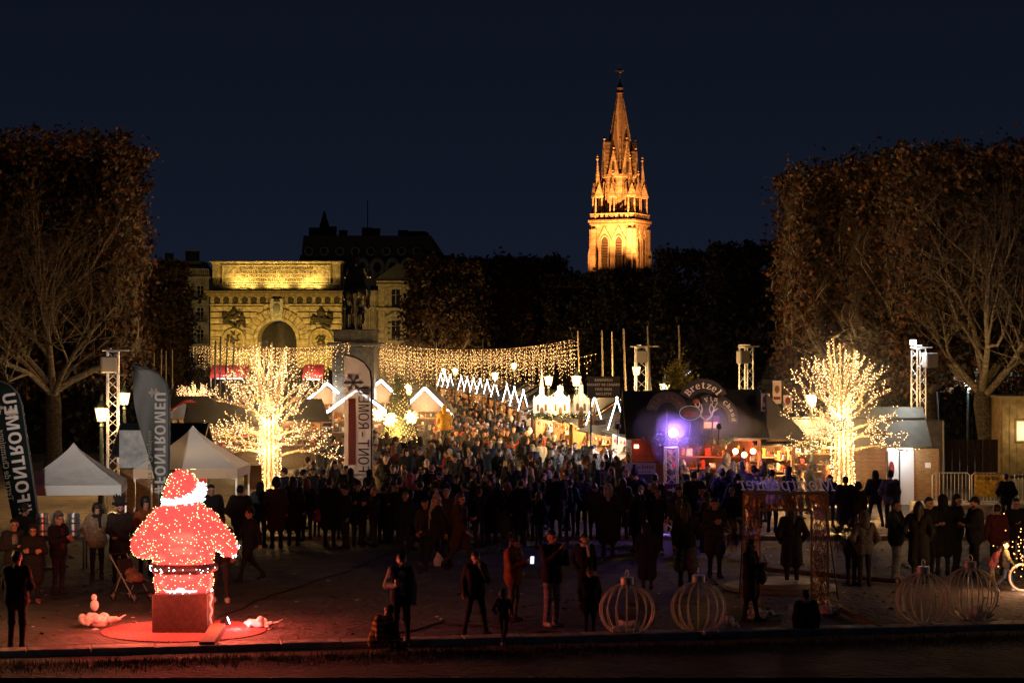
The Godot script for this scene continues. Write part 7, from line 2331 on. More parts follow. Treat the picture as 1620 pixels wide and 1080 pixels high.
func build_props() -> void:
	# purple stage lamp on its truss, with red arrow signs
	var tp := truss_tower("front truss tower carrying the purple lamp and red arrow signs", on(1062, 63.2), 2.55, 0.36, 0.0)
	var lp := thing("stage_lamp", "round stage lamp glowing violet on the front truss tower", "stage lamp", tp.position + Vector3(.05, 2.62, 0))
	part("bracket", mb().rod(Vector3(-.16, 0, 0), Vector3(-.16, .36, 0), .02).rod(Vector3(.16, 0, 0), Vector3(.16, .36, 0), .02).done(), black(), lp)
	part("housing", mb().ball(Vector3(0, .36, -.1), Vector3(.15, .15, .16)).done(), black(), lp)
	part("violet_lens_light", mb().lathe([Vector2(.13, 0), Vector2(.10, .05), Vector2(.001, .06)], 16, Vector3(0, .36, .07), Basis(Vector3.RIGHT, PI / 2)).done(), glow("violet_light", Color(.75, .42, 1.0), 16.0), lp)
	lamp(lp, Vector3(0.02, .42, .35), Color(.34, .18, 1.0), 1.5, .12)
	for q in [[-1.4, 1.0, "left", -3.5], [1.8, .9, "right", -4.0]]:  # blue lamps put in only to tint the smoke
		var sl := thing("stage_lamp", "small added blue lamp tinting the smoke, %s of the violet one" % q[2], "stage lamp", tp.position + Vector3(q[0], 2.75 + q[1] * .3, q[3]))
		part("housing", mb().ball(Vector3.ZERO, Vector3(.1, .1, .12)).done(), black(), sl)
		part("lens_light", mb().lathe([Vector2(.07, 0), Vector2(.001, .03)], 12, Vector3(0, .02, -.1), Basis(Vector3.RIGHT, -PI / 2)).done(), glow("added_blue_lens", Color(.2, .25, 1.0), 3.0), sl)
		part("arm", mb().rod(Vector3(0, 0, -.05), Vector3(0, -.6, -.4), .02).done(), black(), sl)
		lamp(sl, Vector3(0, .1, -.35), Color(.12, .16, 1.0), .4, .1)
	for i in 2:
		var sg := sign_board(["dark red sign with right pointing arrow on the front truss tower", "dark red sign with left pointing arrow on the front truss tower"][i], tp.position + Vector3(0, 1.32 - .42 * i, .23), 0, .42, .38, mat("sign_red", Color(.09, .012, .014), .6), "red arrow signs on the front truss tower")
		var f := 1.0 if i == 0 else -1.0
		part("arrow", mb().prism(PackedVector2Array([Vector2(-.12 * f, -.03), Vector2(.02 * f, -.03), Vector2(.02 * f, -.09), Vector2(.13 * f, 0), Vector2(.02 * f, .09), Vector2(.02 * f, .03), Vector2(-.12 * f, .03)]), .026, .034).done(), mat("sign_cream", Color(.6, .52, .42)), sg)
		part("bracket", mb().rod(Vector3(-.15, .1, -.02), Vector3(-.15, .1, -.06), .02).done(), black(), sg)
	var bn := sign_board("wide food banner with pale top, dark red lettering and ski picture", on(1020, 66.5) + Vector3(.03, 1.43, 0), 0, 1.28, .98, mat("banner_blue", Color(.05, .065, .10), .7))
	part("white_band", mb().box(Vector3(-.14, .32, .028), Vector3(.98, .34, .006)).done(), mat("paper", Color(.7, .66, .6)), bn)
	part("gold_photo", mb().box(Vector3(.47, .1, .0285), Vector3(.32, .76, .007)).done(), mat("banner_gold", Color(.5, .25, .07), .7, 0, "worn", Vector3.ONE * 6), bn)
	words("lettering", "Raclette", .12, cloth("burgundy"), bn, Transform3D(Basis.IDENTITY, Vector3(-.08, .36, .033)), "Droid Serif", true, .006)
	part("small_print", mb().box(Vector3(-.08, .22, .033), Vector3(.5, .025, .004)).done(), cloth("burgundy"), bn)
	for sg in [-1.0, 1.0]: part("post", mb().rod(Vector3(sg * .6, -.4, -.05), Vector3(sg * .6, -1.4, -.05), .025).done(), steel(), bn)
	# crowd barriers at right
	for i in 3:
		var d := 70.5
		var c := on([1505, 1568, 1636][i], d, .42)
		var bt := thing("crowd_barrier", "steel crowd barrier at right, " + ["left one beside the open door", "middle one carrying the yellow banner", "right one cut by the picture edge"][i], "barrier", c, [.05, 0.0, -.05][i], "steel crowd barriers at right")
		var wv := .62
		var out := [Vector3(-wv, .15, 0), Vector3(-wv, 1.0, 0), Vector3(-wv + .08, 1.08, 0), Vector3(wv - .08, 1.08, 0), Vector3(wv, 1.0, 0), Vector3(wv, .15, 0), Vector3(-wv, .15, 0)]
		part("rail", mb().tube(out, [.02, .02, .02, .02, .02, .02, .02], 6).done(), steel(), bt)
		for k in 9: part("bar", mb().rod(Vector3(-wv + (k + 1) * wv * .2, .15, 0), Vector3(-wv + (k + 1) * wv * .2, 1.08, 0), .009, 5).done(), steel(), bt)
		for sg in [-1.0, 1.0]: part("foot", mb().rod(Vector3(sg * wv * .8, .02, -.28), Vector3(sg * wv * .8, .02, .28), .02).rod(Vector3(sg * wv * .8, .02, 0), Vector3(sg * wv * .8, .16, 0), .018).done(), steel(), bt)
		if i == 1:
			var y := sign_board("yellow waste sorting banner tied to the barrier, black heading", c + Vector3(.02, .66, .04), 0, 1.12, .74, mat("banner_yellow", Color(.52, .34, .03), .7, 0, "cloth"))
			words("heading", "ICI, ON TRIE", .09, mat("flag_ink", Color(.025, .025, .03)), y, Transform3D(Basis.IDENTITY, Vector3(-.12, .24, .028)), "Droid Sans", true, .006)
			for k in 3: part("pictogram", mb().box(Vector3(-.36 + .34 * k, -.04, .028), Vector3(.2, .14, .006)).done(), mat("banner_ochre", Color(.36, .2, .02), .7), y)
	var wl := thing("low_wall", "low pale concrete wall under the barriers at right", "wall", on(1585, 69.6, 0))
	for i in 3: part("block", mb().slab(Vector3(-2.0 + i * 1.6, .29, -.2), Vector3(1.58, .58, 1.7), .02).done(), mat("kerb_stone", Color(.42, .37, .3)), wl)
	# pushchair
	var pc := thing("pushchair", "dark folding pushchair with thin metal frame beside the glowing figure", "pushchair", ground(207, 950), 0.9)
	for sg in [-1.0, 1.0]:
		var x: float = sg * .24
		part("frame", mb().tube([Vector3(x, 1.02, -.42), Vector3(x, .92, -.36), Vector3(x, .12, .34)], [.016, .016, .016], 6).rod(Vector3(x, .12, -.3), Vector3(x, .62, -.04), .014).rod(Vector3(x, .5, -.0), Vector3(x, .45, .3), .012).done(), mat("tent_pole", Color(.5, .48, .45), .4, .6), pc)
		for z in [-.32, .38]:
			var wh := part("wheel", mb().lathe([Vector2(.09, -.022), Vector2(.105, -.022), Vector2(.115, 0), Vector2(.105, .022), Vector2(.09, .022)], 18, Vector3(x, .115, z), Basis(Vector3.BACK, PI / 2)).done(), mat("rubber", Color(.015, .015, .015), .8), pc)
			part("hub", mb().lathe([Vector2(.03, -.03), Vector2(.03, .03)], 10, Vector3(x, .115, z), Basis(Vector3.BACK, PI / 2)).rod(Vector3(x, .03, z), Vector3(x, .2, z), .008).rod(Vector3(x, .115, z - .09), Vector3(x, .115, z + .09), .008).done(), steel(), wh)
	part("handle", mb().rod(Vector3(-.25, 1.02, -.42), Vector3(.25, 1.02, -.42), .02).done(), mat("rubber", Color(.015, .015, .015), .8), pc)
	part("seat", mb().slab(Vector3(0, .42, .08), Vector3(.44, .06, .4), .02).slab(Vector3(0, .66, -.14), Vector3(.44, .55, .05), .02, Basis(Vector3.RIGHT, -.35)).done(), cloth("charcoal"), pc)
	part("footrest", mb().slab(Vector3(0, .2, .36), Vector3(.4, .04, .14), .01).done(), cloth("black"), pc)
	part("folded_blanket", mb().ball(Vector3(0, .52, .12), Vector3(.2, .14, .2)).ball(Vector3(.02, .62, -.02), Vector3(.16, .12, .12)).done(), mat("blanket_tan", Color(.35, .18, .12), .9, 0, "cloth", Vector3.ONE * 3), pc)
	# small lit ornament at the right edge
	var od := ground(1618, 935)
	var orn := thing("light_ornament", "round ornament frame with copper lights cut by the right edge", "light sculpture", od)
	var ring := []
	var rad := []
	for i in 25:
		ring.append(Vector3(cos(TAU * i / 24) * .30, .32 + sin(TAU * i / 24) * .30, 0))
		rad.append(.028)
	part("ring", mb().tube(ring, rad, 6, false).done(), mat("ring_pale", Color(.62, .5, .4), .4), orn)
	var r := RandomNumberGenerator.new()
	r.seed = 9
	var bl := []
	for i in 150: bl.append(Transform3D(Basis.IDENTITY * .8, Vector3(r.randfn(.25, .3), 1.05 + r.randfn(0, .3), r.randfn(0, .2))))
	scatter("copper_bulb_light", bulb_mesh(), glow("copper_light", Color(1, .34, .1), 8.0), bl, [], orn)
	part("post", mb().rod(Vector3(.25, .0, -.1), Vector3(.25, 1.4, -.1), .03).done(), black(), orn)
	lamp(orn, Vector3(-.35, 1.0, .3), Color(1, .42, .16), .9, .2)
	lamp(orn, Vector3(.1, .15, .5), Color(1, .6, .4), .25, .2)
func hero(px: float, head: float, feet: float, turn: float, o: Dictionary, c: Dictionary, label: String, group := "") -> Node3D:
	var lift := TER if feet < 857.0 else 0.0
	var p := ground(px, feet - 3, lift)
	if p.z < -62.4 and lift == 0.0: p.y = TER
	var s := F / -p.z
	var tall := 1.75 if o.get("legs", "stand") != "sit" else 1.04
	if o.get("hat", "") == "brim": tall = 1.93
	var size := clampf((feet - head) / s / tall, 0.5, 1.12)
	var key := str(o)
	return person(key, o, c, label, p, deg_to_rad(turn), size, group, true)

func build_heroes() -> void:
	var g := "people standing about the dark square"
	var h1 := {"coat": "short", "arms": ["read", "read"], "girth": 1.1}
	hero(26, 874, 1032, 172, h1, {1: "black", 2: "navy", 3: "brown"}, "person in black jacket, back turned, nearest the hedge at far left", g)
	hero(22, 822, 955, 20, {"coat": "short", "arms": ["fold", "cup"], "front": true}, {1: "charcoal", 2: "black", 6: "pale grey"}, "short haired man in dark jacket facing us, far left behind the back turned one", g)
	hero(52, 832, 957, 8, {"coat": "long", "arms": ["fold", "fold"], "hat": "hood", "hair": "none"}, {1: "black", 2: "black", 3: "pink", 5: "black"}, "woman in long black hooded coat with bare pale shoes at far left", g)
	hero(38, 800, 925, 150, {"coat": "short", "arms": ["down", "down"], "hat": "cap"}, {1: "black", 5: "black"}, "person in dark cap behind the far left pair, mostly hidden", g)
	hero(92, 813, 943, 55, {"coat": "short", "arms": ["read", "cup"], "hat": "beanie", "front": true}, {1: "black", 6: "burgundy", 5: "grey", 3: "charcoal"}, "person in grey knit hat and open black jacket before the smaller tent", g)
	hero(153, 800, 918, 12, {"coat": "puffy", "arms": ["pocket", "cup"], "hair": "big", "scarf": true}, {1: "beige", 2: "black", 3: "brown", 8: "black"}, "woman in short beige coat and black scarf, left of the pushchair", g)
	hero(189, 760, 925, 20, {"coat": "long", "arms": ["push", "push"], "hat": "brim", "beard": true, "hem": 0.7}, {1: "charcoal", 5: "black"}, "bearded man in feathered black hat behind the pushchair", g)
	hero(230, 790, 915, 15, {"coat": "short", "arms": ["down", "down"], "hair": "big"}, {1: "rust", 2: "black"}, "person with round dark hair half hidden left of the glowing figure", g)
	hero(349, 812, 956, 200, {"coat": "slim", "arms": ["down", "down"], "legs": "step"}, {1: "black", 2: "charcoal", 3: "white"}, "person with white shoes right behind the glowing figure", g)
	hero(334, 765, 885, 10, {"coat": "puffy", "arms": ["pocket", "down"], "girth": 1.15}, {1: "black", 2: "charcoal"}, "broad man in black padded jacket under the larger tent", g)
	hero(380, 770, 885, 170, {"coat": "puffy", "arms": ["pocket", "pocket"]}, {1: "charcoal", 2: "black"}, "person in ribbed dark jacket at the right pole of the larger tent", g)
	hero(395, 805, 922, -60, {"coat": "short", "arms": ["swing", "back"], "legs": "stride", "hat": "beanie"}, {1: "navy", 2: "black", 5: "black"}, "person in black beanie striding left beside the glowing figure", g)
	# along the terrace step, left to right
	var row := [
		[412, 766, 868, 170, {"coat": "puffy", "arms": ["pocket", "pocket"], "hat": "hood", "hair": "none"}, {1: "grey", 2: "black", 5: "charcoal"}, "person in grey ribbed padded coat, hood up, left of the lit tree trunk"],
		[437, 754, 870, 195, {"coat": "long", "arms": ["down", "pocket"], "hair": "big"}, {1: "brown", 2: "black"}, "person in long brown coat before the lit tree trunk"],
		[464, 757, 866, 180, {"coat": "long", "arms": ["down", "down"], "hair": "long", "hem": 0.5}, {1: "black", 4: "dark"}, "person in long black coat right of the lit tree trunk"],
		[485, 760, 856, 185, {"coat": "short", "arms": ["down", "pocket"], "hair": "long", "bag": true}, {1: "black", 4: "ginger", 9: "black"}, "ginger haired woman with black backpack on the terrace step"],
		[501, 792, 852, 160, {"coat": "puffy", "arms": ["down", "down"], "hair": "long"}, {1: "pink", 2: "black"}, "child in pale pink jacket beside the tall man in black"],
		[521, 757, 868, 182, {"coat": "long", "arms": ["pocket", "pocket"], "girth": 1.2, "hair": "short"}, {1: "black", 2: "black"}, "tall broad man in long black coat, back turned, left of the grey banner"],
		[541, 766, 856, 172, {"coat": "long", "arms": ["down", "down"], "hair": "long", "hem": .6}, {1: "olive", 4: "chestnut", 2: "denim"}, "woman in long olive coat left of the grey banner"],
		[566, 764, 868, 12, {"coat": "long", "arms": ["fold", "fold"], "hat": "beanie", "hair": "long", "hem": .72}, {1: "black", 5: "black"}, "woman in black beanie facing us at the foot of the grey banner"],
		[582, 762, 852, 175, {"coat": "short", "arms": ["down", "pocket"], "hat": "cap"}, {1: "charcoal", 5: "black"}, "person in flat black cap beside the foot of the grey banner"],
		[606, 770, 862, 176, {"coat": "puffy", "arms": ["pocket", "pocket"], "scarf": true}, {1: "black", 8: "mustard", 2: "black"}, "person with yellow collar on black jacket, right of the grey banner"],
		[632, 758, 862, 190, {"coat": "short", "arms": ["read", "pocket"], "legs": "wide"}, {1: "charcoal", 2: "black"}, "man in dark jacket standing with legs apart on the step"],
		[649, 752, 850, 170, {"coat": "short", "arms": ["pocket", "cup"], "hat": "hood"}, {1: "pink", 5: "pink", 4: "dark"}, "person in bright pink red hooded jacket near the step"],
		[665, 764, 856, 185, {"coat": "long", "arms": ["down", "down"], "hem": .65}, {1: "black"}, "person in plain black coat behind the white pompom hat"],
		[690, 785, 905, -72, {"coat": "puffy", "arms": ["swing", "back"], "legs": "stride", "hat": "pompom", "scarf": true, "front": true, "hair": "long"}, {1: "black", 2: "black", 3: "charcoal", 5: "cream", 8: "cream", 6: "pale grey", 4: "blond"}, "person in cream pompom hat and thick scarf striding on the square"],
		[672, 792, 897, 30, {"coat": "short", "arms": ["down", "pocket"], "hair": "short"}, {1: "olive", 2: "black", 3: "grey"}, "shorter dark person just left of the cream pompom hat"],
		[728, 782, 905, 65, {"coat": "long", "arms": ["swing", "cup"], "legs": "stride", "hair": "long", "front": true, "hem": .6}, {1: "brown", 2: "olive", 3: "black", 6: "charcoal", 4: "chestnut"}, "woman in long brown coat walking right, beside the cream pompom hat"],
		[757, 764, 857, 178, {"coat": "short", "arms": ["up", "down"], "hair": "short"}, {1: "navy", 2: "denim"}, "person in navy jacket with one arm raised behind the brown coat"],
		[777, 758, 864, 184, {"coat": "longpuffy", "arms": ["pocket", "cup"], "hair": "long", "hem": .45}, {1: "black", 2: "black"}, "person in very long padded black coat on the step, centre"],
		[803, 765, 856, 188, {"coat": "short", "arms": ["cup", "pocket"], "hair": "long"}, {1: "black", 2: "black", 4: "ginger"}, "long ginger haired person in black on the step, centre"],
		[824, 760, 866, 176, {"coat": "long", "arms": ["down", "down"], "hair": "bun", "hem": .55}, {1: "black", 2: "charcoal"}, "person with hair bun and long black coat, centre of the step"],
		[848, 766, 852, 170, {"coat": "short", "arms": ["pocket", "down"], "hat": "hood"}, {1: "charcoal", 5: "charcoal", 2: "denim"}, "person in dark hooded jacket and jeans left of the photographing man"],
		[880, 748, 854, 183, {"coat": "long", "arms": ["down", "down"], "girth": 1.15, "hem": .6}, {1: "black", 2: "black"}, "tall man in black coat behind the photographing man"],
		[902, 760, 852, 165, {"coat": "short", "arms": ["cup", "cup"], "hair": "short", "bag": true}, {1: "teal", 2: "black", 9: "charcoal"}, "person in teal jacket with dark backpack on the step"],
		[920, 752, 850, 190, {"coat": "puffy", "arms": ["pocket", "pocket"], "hat": "beanie"}, {1: "black", 5: "charcoal"}, "person in black padded jacket and charcoal beanie, right of teal jacket"],
		[940, 766, 856, 172, {"coat": "short", "arms": ["down", "pocket"], "hair": "short"}, {1: "olive", 2: "black"}, "person in olive jacket left of the blond woman in black"],
		[962, 766, 882, 182, {"coat": "long", "arms": ["pocket", "pocket"], "hair": "long", "hem": .4}, {1: "black", 2: "black", 4: "silver"}, "fair grey haired woman in very long black coat, centre right"],
		[985, 758, 856, 186, {"coat": "short", "arms": ["down", "down"], "hair": "long"}, {1: "charcoal", 2: "black"}, "person in charcoal jacket right behind the fair haired woman"],
		[1004, 742, 850, 172, {"coat": "puffy", "arms": ["hip", "cup"], "hat": "pompom", "scarf": true}, {1: "black", 5: "black", 8: "mustard"}, "person in black pompom hat before the food banner"],
		[1036, 752, 856, 180, {"coat": "long", "arms": ["down", "down"], "hair": "short", "hem": .6}, {1: "black"}, "dark coated person left of the front truss tower"],
		[1098, 742, 856, 178, {"coat": "longpuffy", "arms": ["pocket", "down"], "girth": 1.15, "hem": .75}, {1: "black", 2: "black"}, "tall man in black padded coat right of the front truss tower"],
		[1112, 758, 850, 12, {"coat": "short", "arms": ["cup", "cup"], "hat": "beanie"}, {1: "black", 5: "black"}, "dark person facing us beside the tall padded coat"],
		[1143, 738, 850, 184, {"coat": "short", "arms": ["down", "down"], "hair": "short"}, {1: "navy", 2: "black"}, "dark haired man in navy jacket left of the photo frame"],
		[1166, 752, 855, 175, {"coat": "long", "arms": ["pocket", "pocket"], "hair": "long"}, {1: "charcoal"}, "person in charcoal coat at the left upper corner of the photo frame"]]
	for q in row: hero(q[0], q[1], q[2], q[3], q[4], q[5], q[6], "people standing along the terrace step")
	# on the square, right half
	var vest := hero(635, 876, 1024, 8, {"coat": "short", "arms": ["cup", "down"], "front": true, "sleeves": true, "girth": 1.1, "nod": .28, "beard": true, "legs": "step"}, {1: "black", 2: "charcoal", 3: "grey", 6: "pale grey"}, "bearded man in black vest over pale grey hoodie, standing by the seated person", g)
	words("shirt_letters", "GA", .09, mat("flag_ink", Color(.025, .025, .03)), vest, Transform3D(Basis(Vector3.RIGHT, -.06), Vector3(.0, 1.26, .158)), "Droid Sans", true, .02)
	hold_cup(vest, Vector3(-.12, 1.16, .34), "pale drink cup in the hand of the man in the black vest")
	var plaid := hero(597, 950, 1032, 62, {"coat": "puffy", "arms": ["knee", "knee"], "legs": "sit", "lean": .38, "nod": .35, "hair": "short"}, {1: "plaid", 2: "black", 3: "black"}, "person in yellow and black plaid jacket seated on the kerb", g)
	var gaze := hero(752, 874, 1007, 14, {"coat": "short", "arms": ["down", "phone"], "legs": "wide", "hair": "short", "nod": .2}, {1: "black", 2: "black"}, "dark haired man in black, legs apart, looking into a phone", g)
	hero(796, 935, 1024, 165, {"coat": "slim", "arms": ["swing", "pocket"], "legs": "stride", "hair": "big"}, {1: "black", 2: "black", 3: "white"}, "boy in black with white soled shoes walking near the kerb", g)
	var rust := hero(812, 850, 985, 62, {"coat": "puffy", "arms": ["read", "read"], "hair": "long", "nod": .25}, {1: "rust", 2: "grey", 4: "dark"}, "woman in rust orange jacket holding a lit phone", g)
	var snap := hero(873, 840, 993, 38, {"coat": "short", "arms": ["phone", "phone"], "wide_trousers": true}, {1: "black", 2: "pale grey", 3: "white"}, "man in black jacket and pale trousers photographing with both hands", g)
	hero(925, 846, 962, 10, {"coat": "short", "arms": ["pocket", "down"], "hair": "long", "scarf": true}, {1: "black", 2: "black", 8: "white"}, "woman in black with white scarf behind the child with grey hat", g)
	hero(933, 900, 1004, 4, {"coat": "longpuffy", "arms": ["down", "down"], "hat": "beanie", "hair": "none", "nod": .2, "hem": .7}, {1: "black", 2: "black", 5: "grey"}, "child in grey hat and dark padded coat left of the first bauble", g)
	hero(1024, 832, 935, 178, {"coat": "longpuffy", "arms": ["pocket", "pocket"], "girth": 1.3, "hem": .4, "hat": "hood", "hair": "none"}, {1: "black", 5: "black"}, "wide figure in black padded coat behind the leftmost bauble", g)
	hero(1085, 790, 930, 172, {"coat": "short", "arms": ["cup", "down"], "hair": "long", "skirt": true}, {1: "black", 6: "grey", 2: "black"}, "woman in black jacket and grey skirt behind the second bauble", g)
	hero(1131, 770, 917, 6, {"coat": "long", "arms": ["read", "read"], "hair": "long", "hem": .62}, {1: "charcoal", 2: "black", 6: "beige"}, "woman holding her hands before her, left of the photo frame", g)
	hero(1188, 855, 986, 58, {"coat": "long", "arms": ["read", "read"], "hair": "long", "legs": "step", "hem": .6}, {1: "black", 2: "charcoal"}, "woman in black coat with pale handbag at the left post of the frame", g)
	hero(1253, 800, 932, 182, {"coat": "long", "arms": ["pocket", "pocket"], "hair": "long", "hem": .55}, {1: "black", 2: "black"}, "dark figure standing inside the photo frame, back turned", g)
	hero(1276, 934, 1006, 180, {"coat": "puffy", "arms": ["down", "down"], "legs": "sit", "scarf": true, "lean": .1}, {1: "black", 2: "black", 8: "white"}, "child in black with white collar seated on the kerb, back turned", g)
	hero(1347, 822, 928, 150, {"coat": "short", "arms": ["read", "read"], "hair": "big", "lean": .3, "legs": "step"}, {1: "black", 2: "black"}, "dark person bending forward right of the photo frame", g)
	hero(1368, 812, 930, 185, {"coat": "short", "arms": ["pocket", "pocket"], "hat": "hood", "hair": "none"}, {1: "grey", 5: "grey", 2: "black"}, "person in grey hooded top right of the photo frame", g)
	var rt := [
		[1338, 756, 852, 178, {"coat": "longpuffy", "arms": ["pocket", "pocket"], "hem": .5}, {1: "black"}, "dark long coated person touching the right lit tree trunk"],
		[1358, 766, 852, 184, {"coat": "short", "arms": ["down", "down"], "hair": "big"}, {1: "brown"}, "shorter dark person beside the right lit tree"],
		[1385, 748, 836, 180, {"coat": "puffy", "arms": ["pocket", "pocket"], "hat": "hood", "hair": "none", "legs": "wide"}, {1: "black", 2: "denim", 5: "black"}, "hooded person in jeans standing legs apart before the green roofed cabin"],
		[1409, 748, 838, 170, {"coat": "puffy", "arms": ["down", "pocket"], "hat": "beanie", "bag": true}, {1: "grey", 5: "charcoal", 9: "charcoal"}, "person in grey jacket and beanie at the open cabin door"],
		[1418, 782, 920, 65, {"coat": "puffy", "arms": ["phone", "read"], "sleeves": true, "wide_trousers": true}, {1: "black", 2: "pale grey", 6: "grey", 3: "pale grey"}, "man in black vest, grey sleeves and pale trousers holding food"],
		[1454, 790, 926, 160, {"coat": "long", "arms": ["pocket", "pocket"], "hair": "long", "hem": .5}, {1: "black"}, "long haired person in black coat right of the pale trousers"],
		[1470, 780, 915, 40, {"coat": "short", "arms": ["cup", "cup"]}, {1: "black", 2: "black"}, "short haired man with a cup among the right group"],
		[1492, 764, 912, 175, {"coat": "longpuffy", "arms": ["pocket", "pocket"], "girth": 1.2, "hat": "hood", "hair": "none"}, {1: "black", 5: "black"}, "big figure in black padded coat, tallest of the right group"],
		[1514, 770, 908, 60, {"coat": "short", "arms": ["read", "cup"], "hair": "long", "front": true}, {1: "navy", 6: "denim", 2: "black"}, "long haired woman eating, middle of the right group"],
		[1543, 776, 916, -80, {"coat": "puffy", "arms": ["cup", "cup"], "hat": "cap", "beard": true, "girth": 1.15}, {1: "black", 5: "black", 2: "black"}, "bearded man in cap in side view, right group"],
		[1592, 752, 836, 178, {"coat": "puffy", "arms": ["pocket", "pocket"], "girth": 1.2}, {1: "black"}, "broad dark person before the yellow banner"],
		[1578, 800, 912, 170, {"coat": "short", "arms": ["down", "down"]}, {1: "burgundy", 2: "black"}, "person in dark red jacket below the yellow banner"],
		[1608, 790, 905, 10, {"coat": "short", "arms": ["cup", "down"]}, {1: "black", 2: "charcoal"}, "dark person at the right edge behind the child"],
		[1570, 862, 930, 75, {"coat": "puffy", "arms": ["read", "read"], "hair": "long", "lean": .5, "legs": "step"}, {1: "pink", 2: "beige", 4: "chestnut"}, "small child in pink jacket bending at the right edge"],
		[1591, 858, 938, 85, {"coat": "short", "arms": ["swing", "back"], "legs": "stride", "hair": "short", "sleeves": true}, {1: "black", 2: "denim", 3: "white", 6: "olive"}, "child in jeans and pale headband striding at the right edge"]]
	for q in rt: hero(q[0], q[1], q[2], q[3], q[4], q[5], q[6], "people at the right of the square")
	# a few singled out in the crowd, among them children carried on shoulders
	hero(703, 664, 742, 178, {"coat": "puffy", "arms": ["down", "down"], "hat": "hood", "hair": "none"}, {1: "mustard", 5: "mustard", 2: "charcoal"}, "child in mustard hooded jacket held above the crowd, right of the gold cone").position.y = 1.0
	hero(1192, 700, 770, 180, {"coat": "puffy", "arms": ["down", "down"], "hat": "hood", "hair": "none"}, {1: "mustard", 5: "mustard", 2: "grey"}, "child in yellow hooded jacket carried on shoulders before the pretzel bar").position.y = .9
	hero(1193, 735, 842, 180, {"coat": "puffy", "arms": ["up", "up"], "girth": 1.1}, {1: "grey", 2: "black"}, "adult in grey carrying the yellow hooded child")
	hero(1150, 715, 815, 178, {"coat": "puffy", "arms": ["pocket", "pocket"], "hat": "hood", "hair": "none"}, {1: "cream", 5: "cream"}, "person in cream hooded jacket before the pretzel bar")
	hero(1222, 745, 845, 150, {"coat": "slim", "arms": ["down", "out"]}, {1: "white", 2: "black"}, "man in white shirt reaching out his arm left of the lit tree")
	hero(683, 735, 838, 5, {"coat": "short", "arms": ["cup", "down"], "beard": true, "front": true, "hair": "none"}, {1: "black", 6: "red", 2: "black"}, "bald bearded man with red shirt facing us in the crowd")
	hero(640, 748, 848, 30, {"coat": "long", "arms": ["down", "down"], "hat": "beanie", "hair": "long"}, {1: "beige", 5: "white", 4: "blond"}, "woman in white beanie and beige coat left of the pink red jacket")
	# things held
	for q in [[rust, Vector3(0, 1.27, .44), "lit phone held by the woman in rust orange", true], [gaze, Vector3(.05, 1.47, .43), "dim pale phone held before the dark haired man's face", false], [snap, Vector3(0, 1.50, .44), "dark phone held up by the photographing man", false]]:
		var who: Node3D = q[0]
		var ph := thing("phone", q[2], "phone", who.transform * q[1], who.rotation.y + (PI if q[3] else 0.0) , "phones in hands")
		if q[3]: ph.rotation = Vector3(-.2, deg_to_rad(-15), 0)
		part("case", mb().slab(Vector3.ZERO, Vector3(.085, .165, .012), .004).done(), cloth("grey") if who == gaze else black(), ph)
		if q[3]: part("screen_light", mb().box(Vector3(0, 0, .0075), Vector3(.075, .15, .002)).done(), glow("phone_screen_light", Color(.8, .88, 1.0), 1.6), ph)
		else: part("lens", mb().ball(Vector3(.02, .055, .008), Vector3(.012, .012, .004), 4, 6).done(), black(), ph)
	for i in servers.size():
		var q: Array = servers[i]
		person("serve", {"coat": "slim", "arms": ["read", "down"], "hair": "short", "front": true}, {1: ["charcoal", "navy", "white", "burgundy", "black", "olive"][i], 6: "cream"}, "stall keeper in %s behind the counter, stall %s" % [["charcoal", "navy", "white", "burgundy", "black", "olive"][i], q[2]], q[0], q[1], 1.0, "stall keepers in the right row")
	var hb := thing("handbag", "pale handbag on the arm of the woman at the frame's left post", "bag", at(1207, 912, 44.0))
	part("pouch", mb().ball(Vector3(0, 0, 0), Vector3(.09, .16, .07), 8, 12).done(), cloth("beige"), hb)
	part("strap", mb().tube([Vector3(-.07, .1, 0), Vector3(-.09, .36, 0), Vector3(0, .46, 0), Vector3(.08, .3, 0), Vector3(.06, .1, 0)], [.01, .01, .01, .01, .01], 5).done(), cloth("brown"), hb)
	var cb := thing("carrier_bag", "white plastic carrier bag at the feet of the cream pompom hat", "bag", at(694, 889, 55.2))
	part("sack", mb().ball(Vector3.ZERO, Vector3(.14, .17, .09), 8, 12).prism(PackedVector2Array([Vector2(-.1, .1), Vector2(.08, .1), Vector2(.02, .3), Vector2(-.03, .3)]), -.01, .01).done(), mat("bag_white", Color(.66, .63, .6)), cb)

func hold_cup(who: Node3D, p: Vector3, label: String) -> void:
	var q := who.transform * p
	var t := thing("cup", label, "cup", q)
	part("beaker", mb().lathe([Vector2(.001, 0), Vector2(.03, 0), Vector2(.042, .12), Vector2(.038, .12), Vector2(.03, .1)], 12).done(), mat("cup_amber", Color(.5, .33, .16), .4), t)

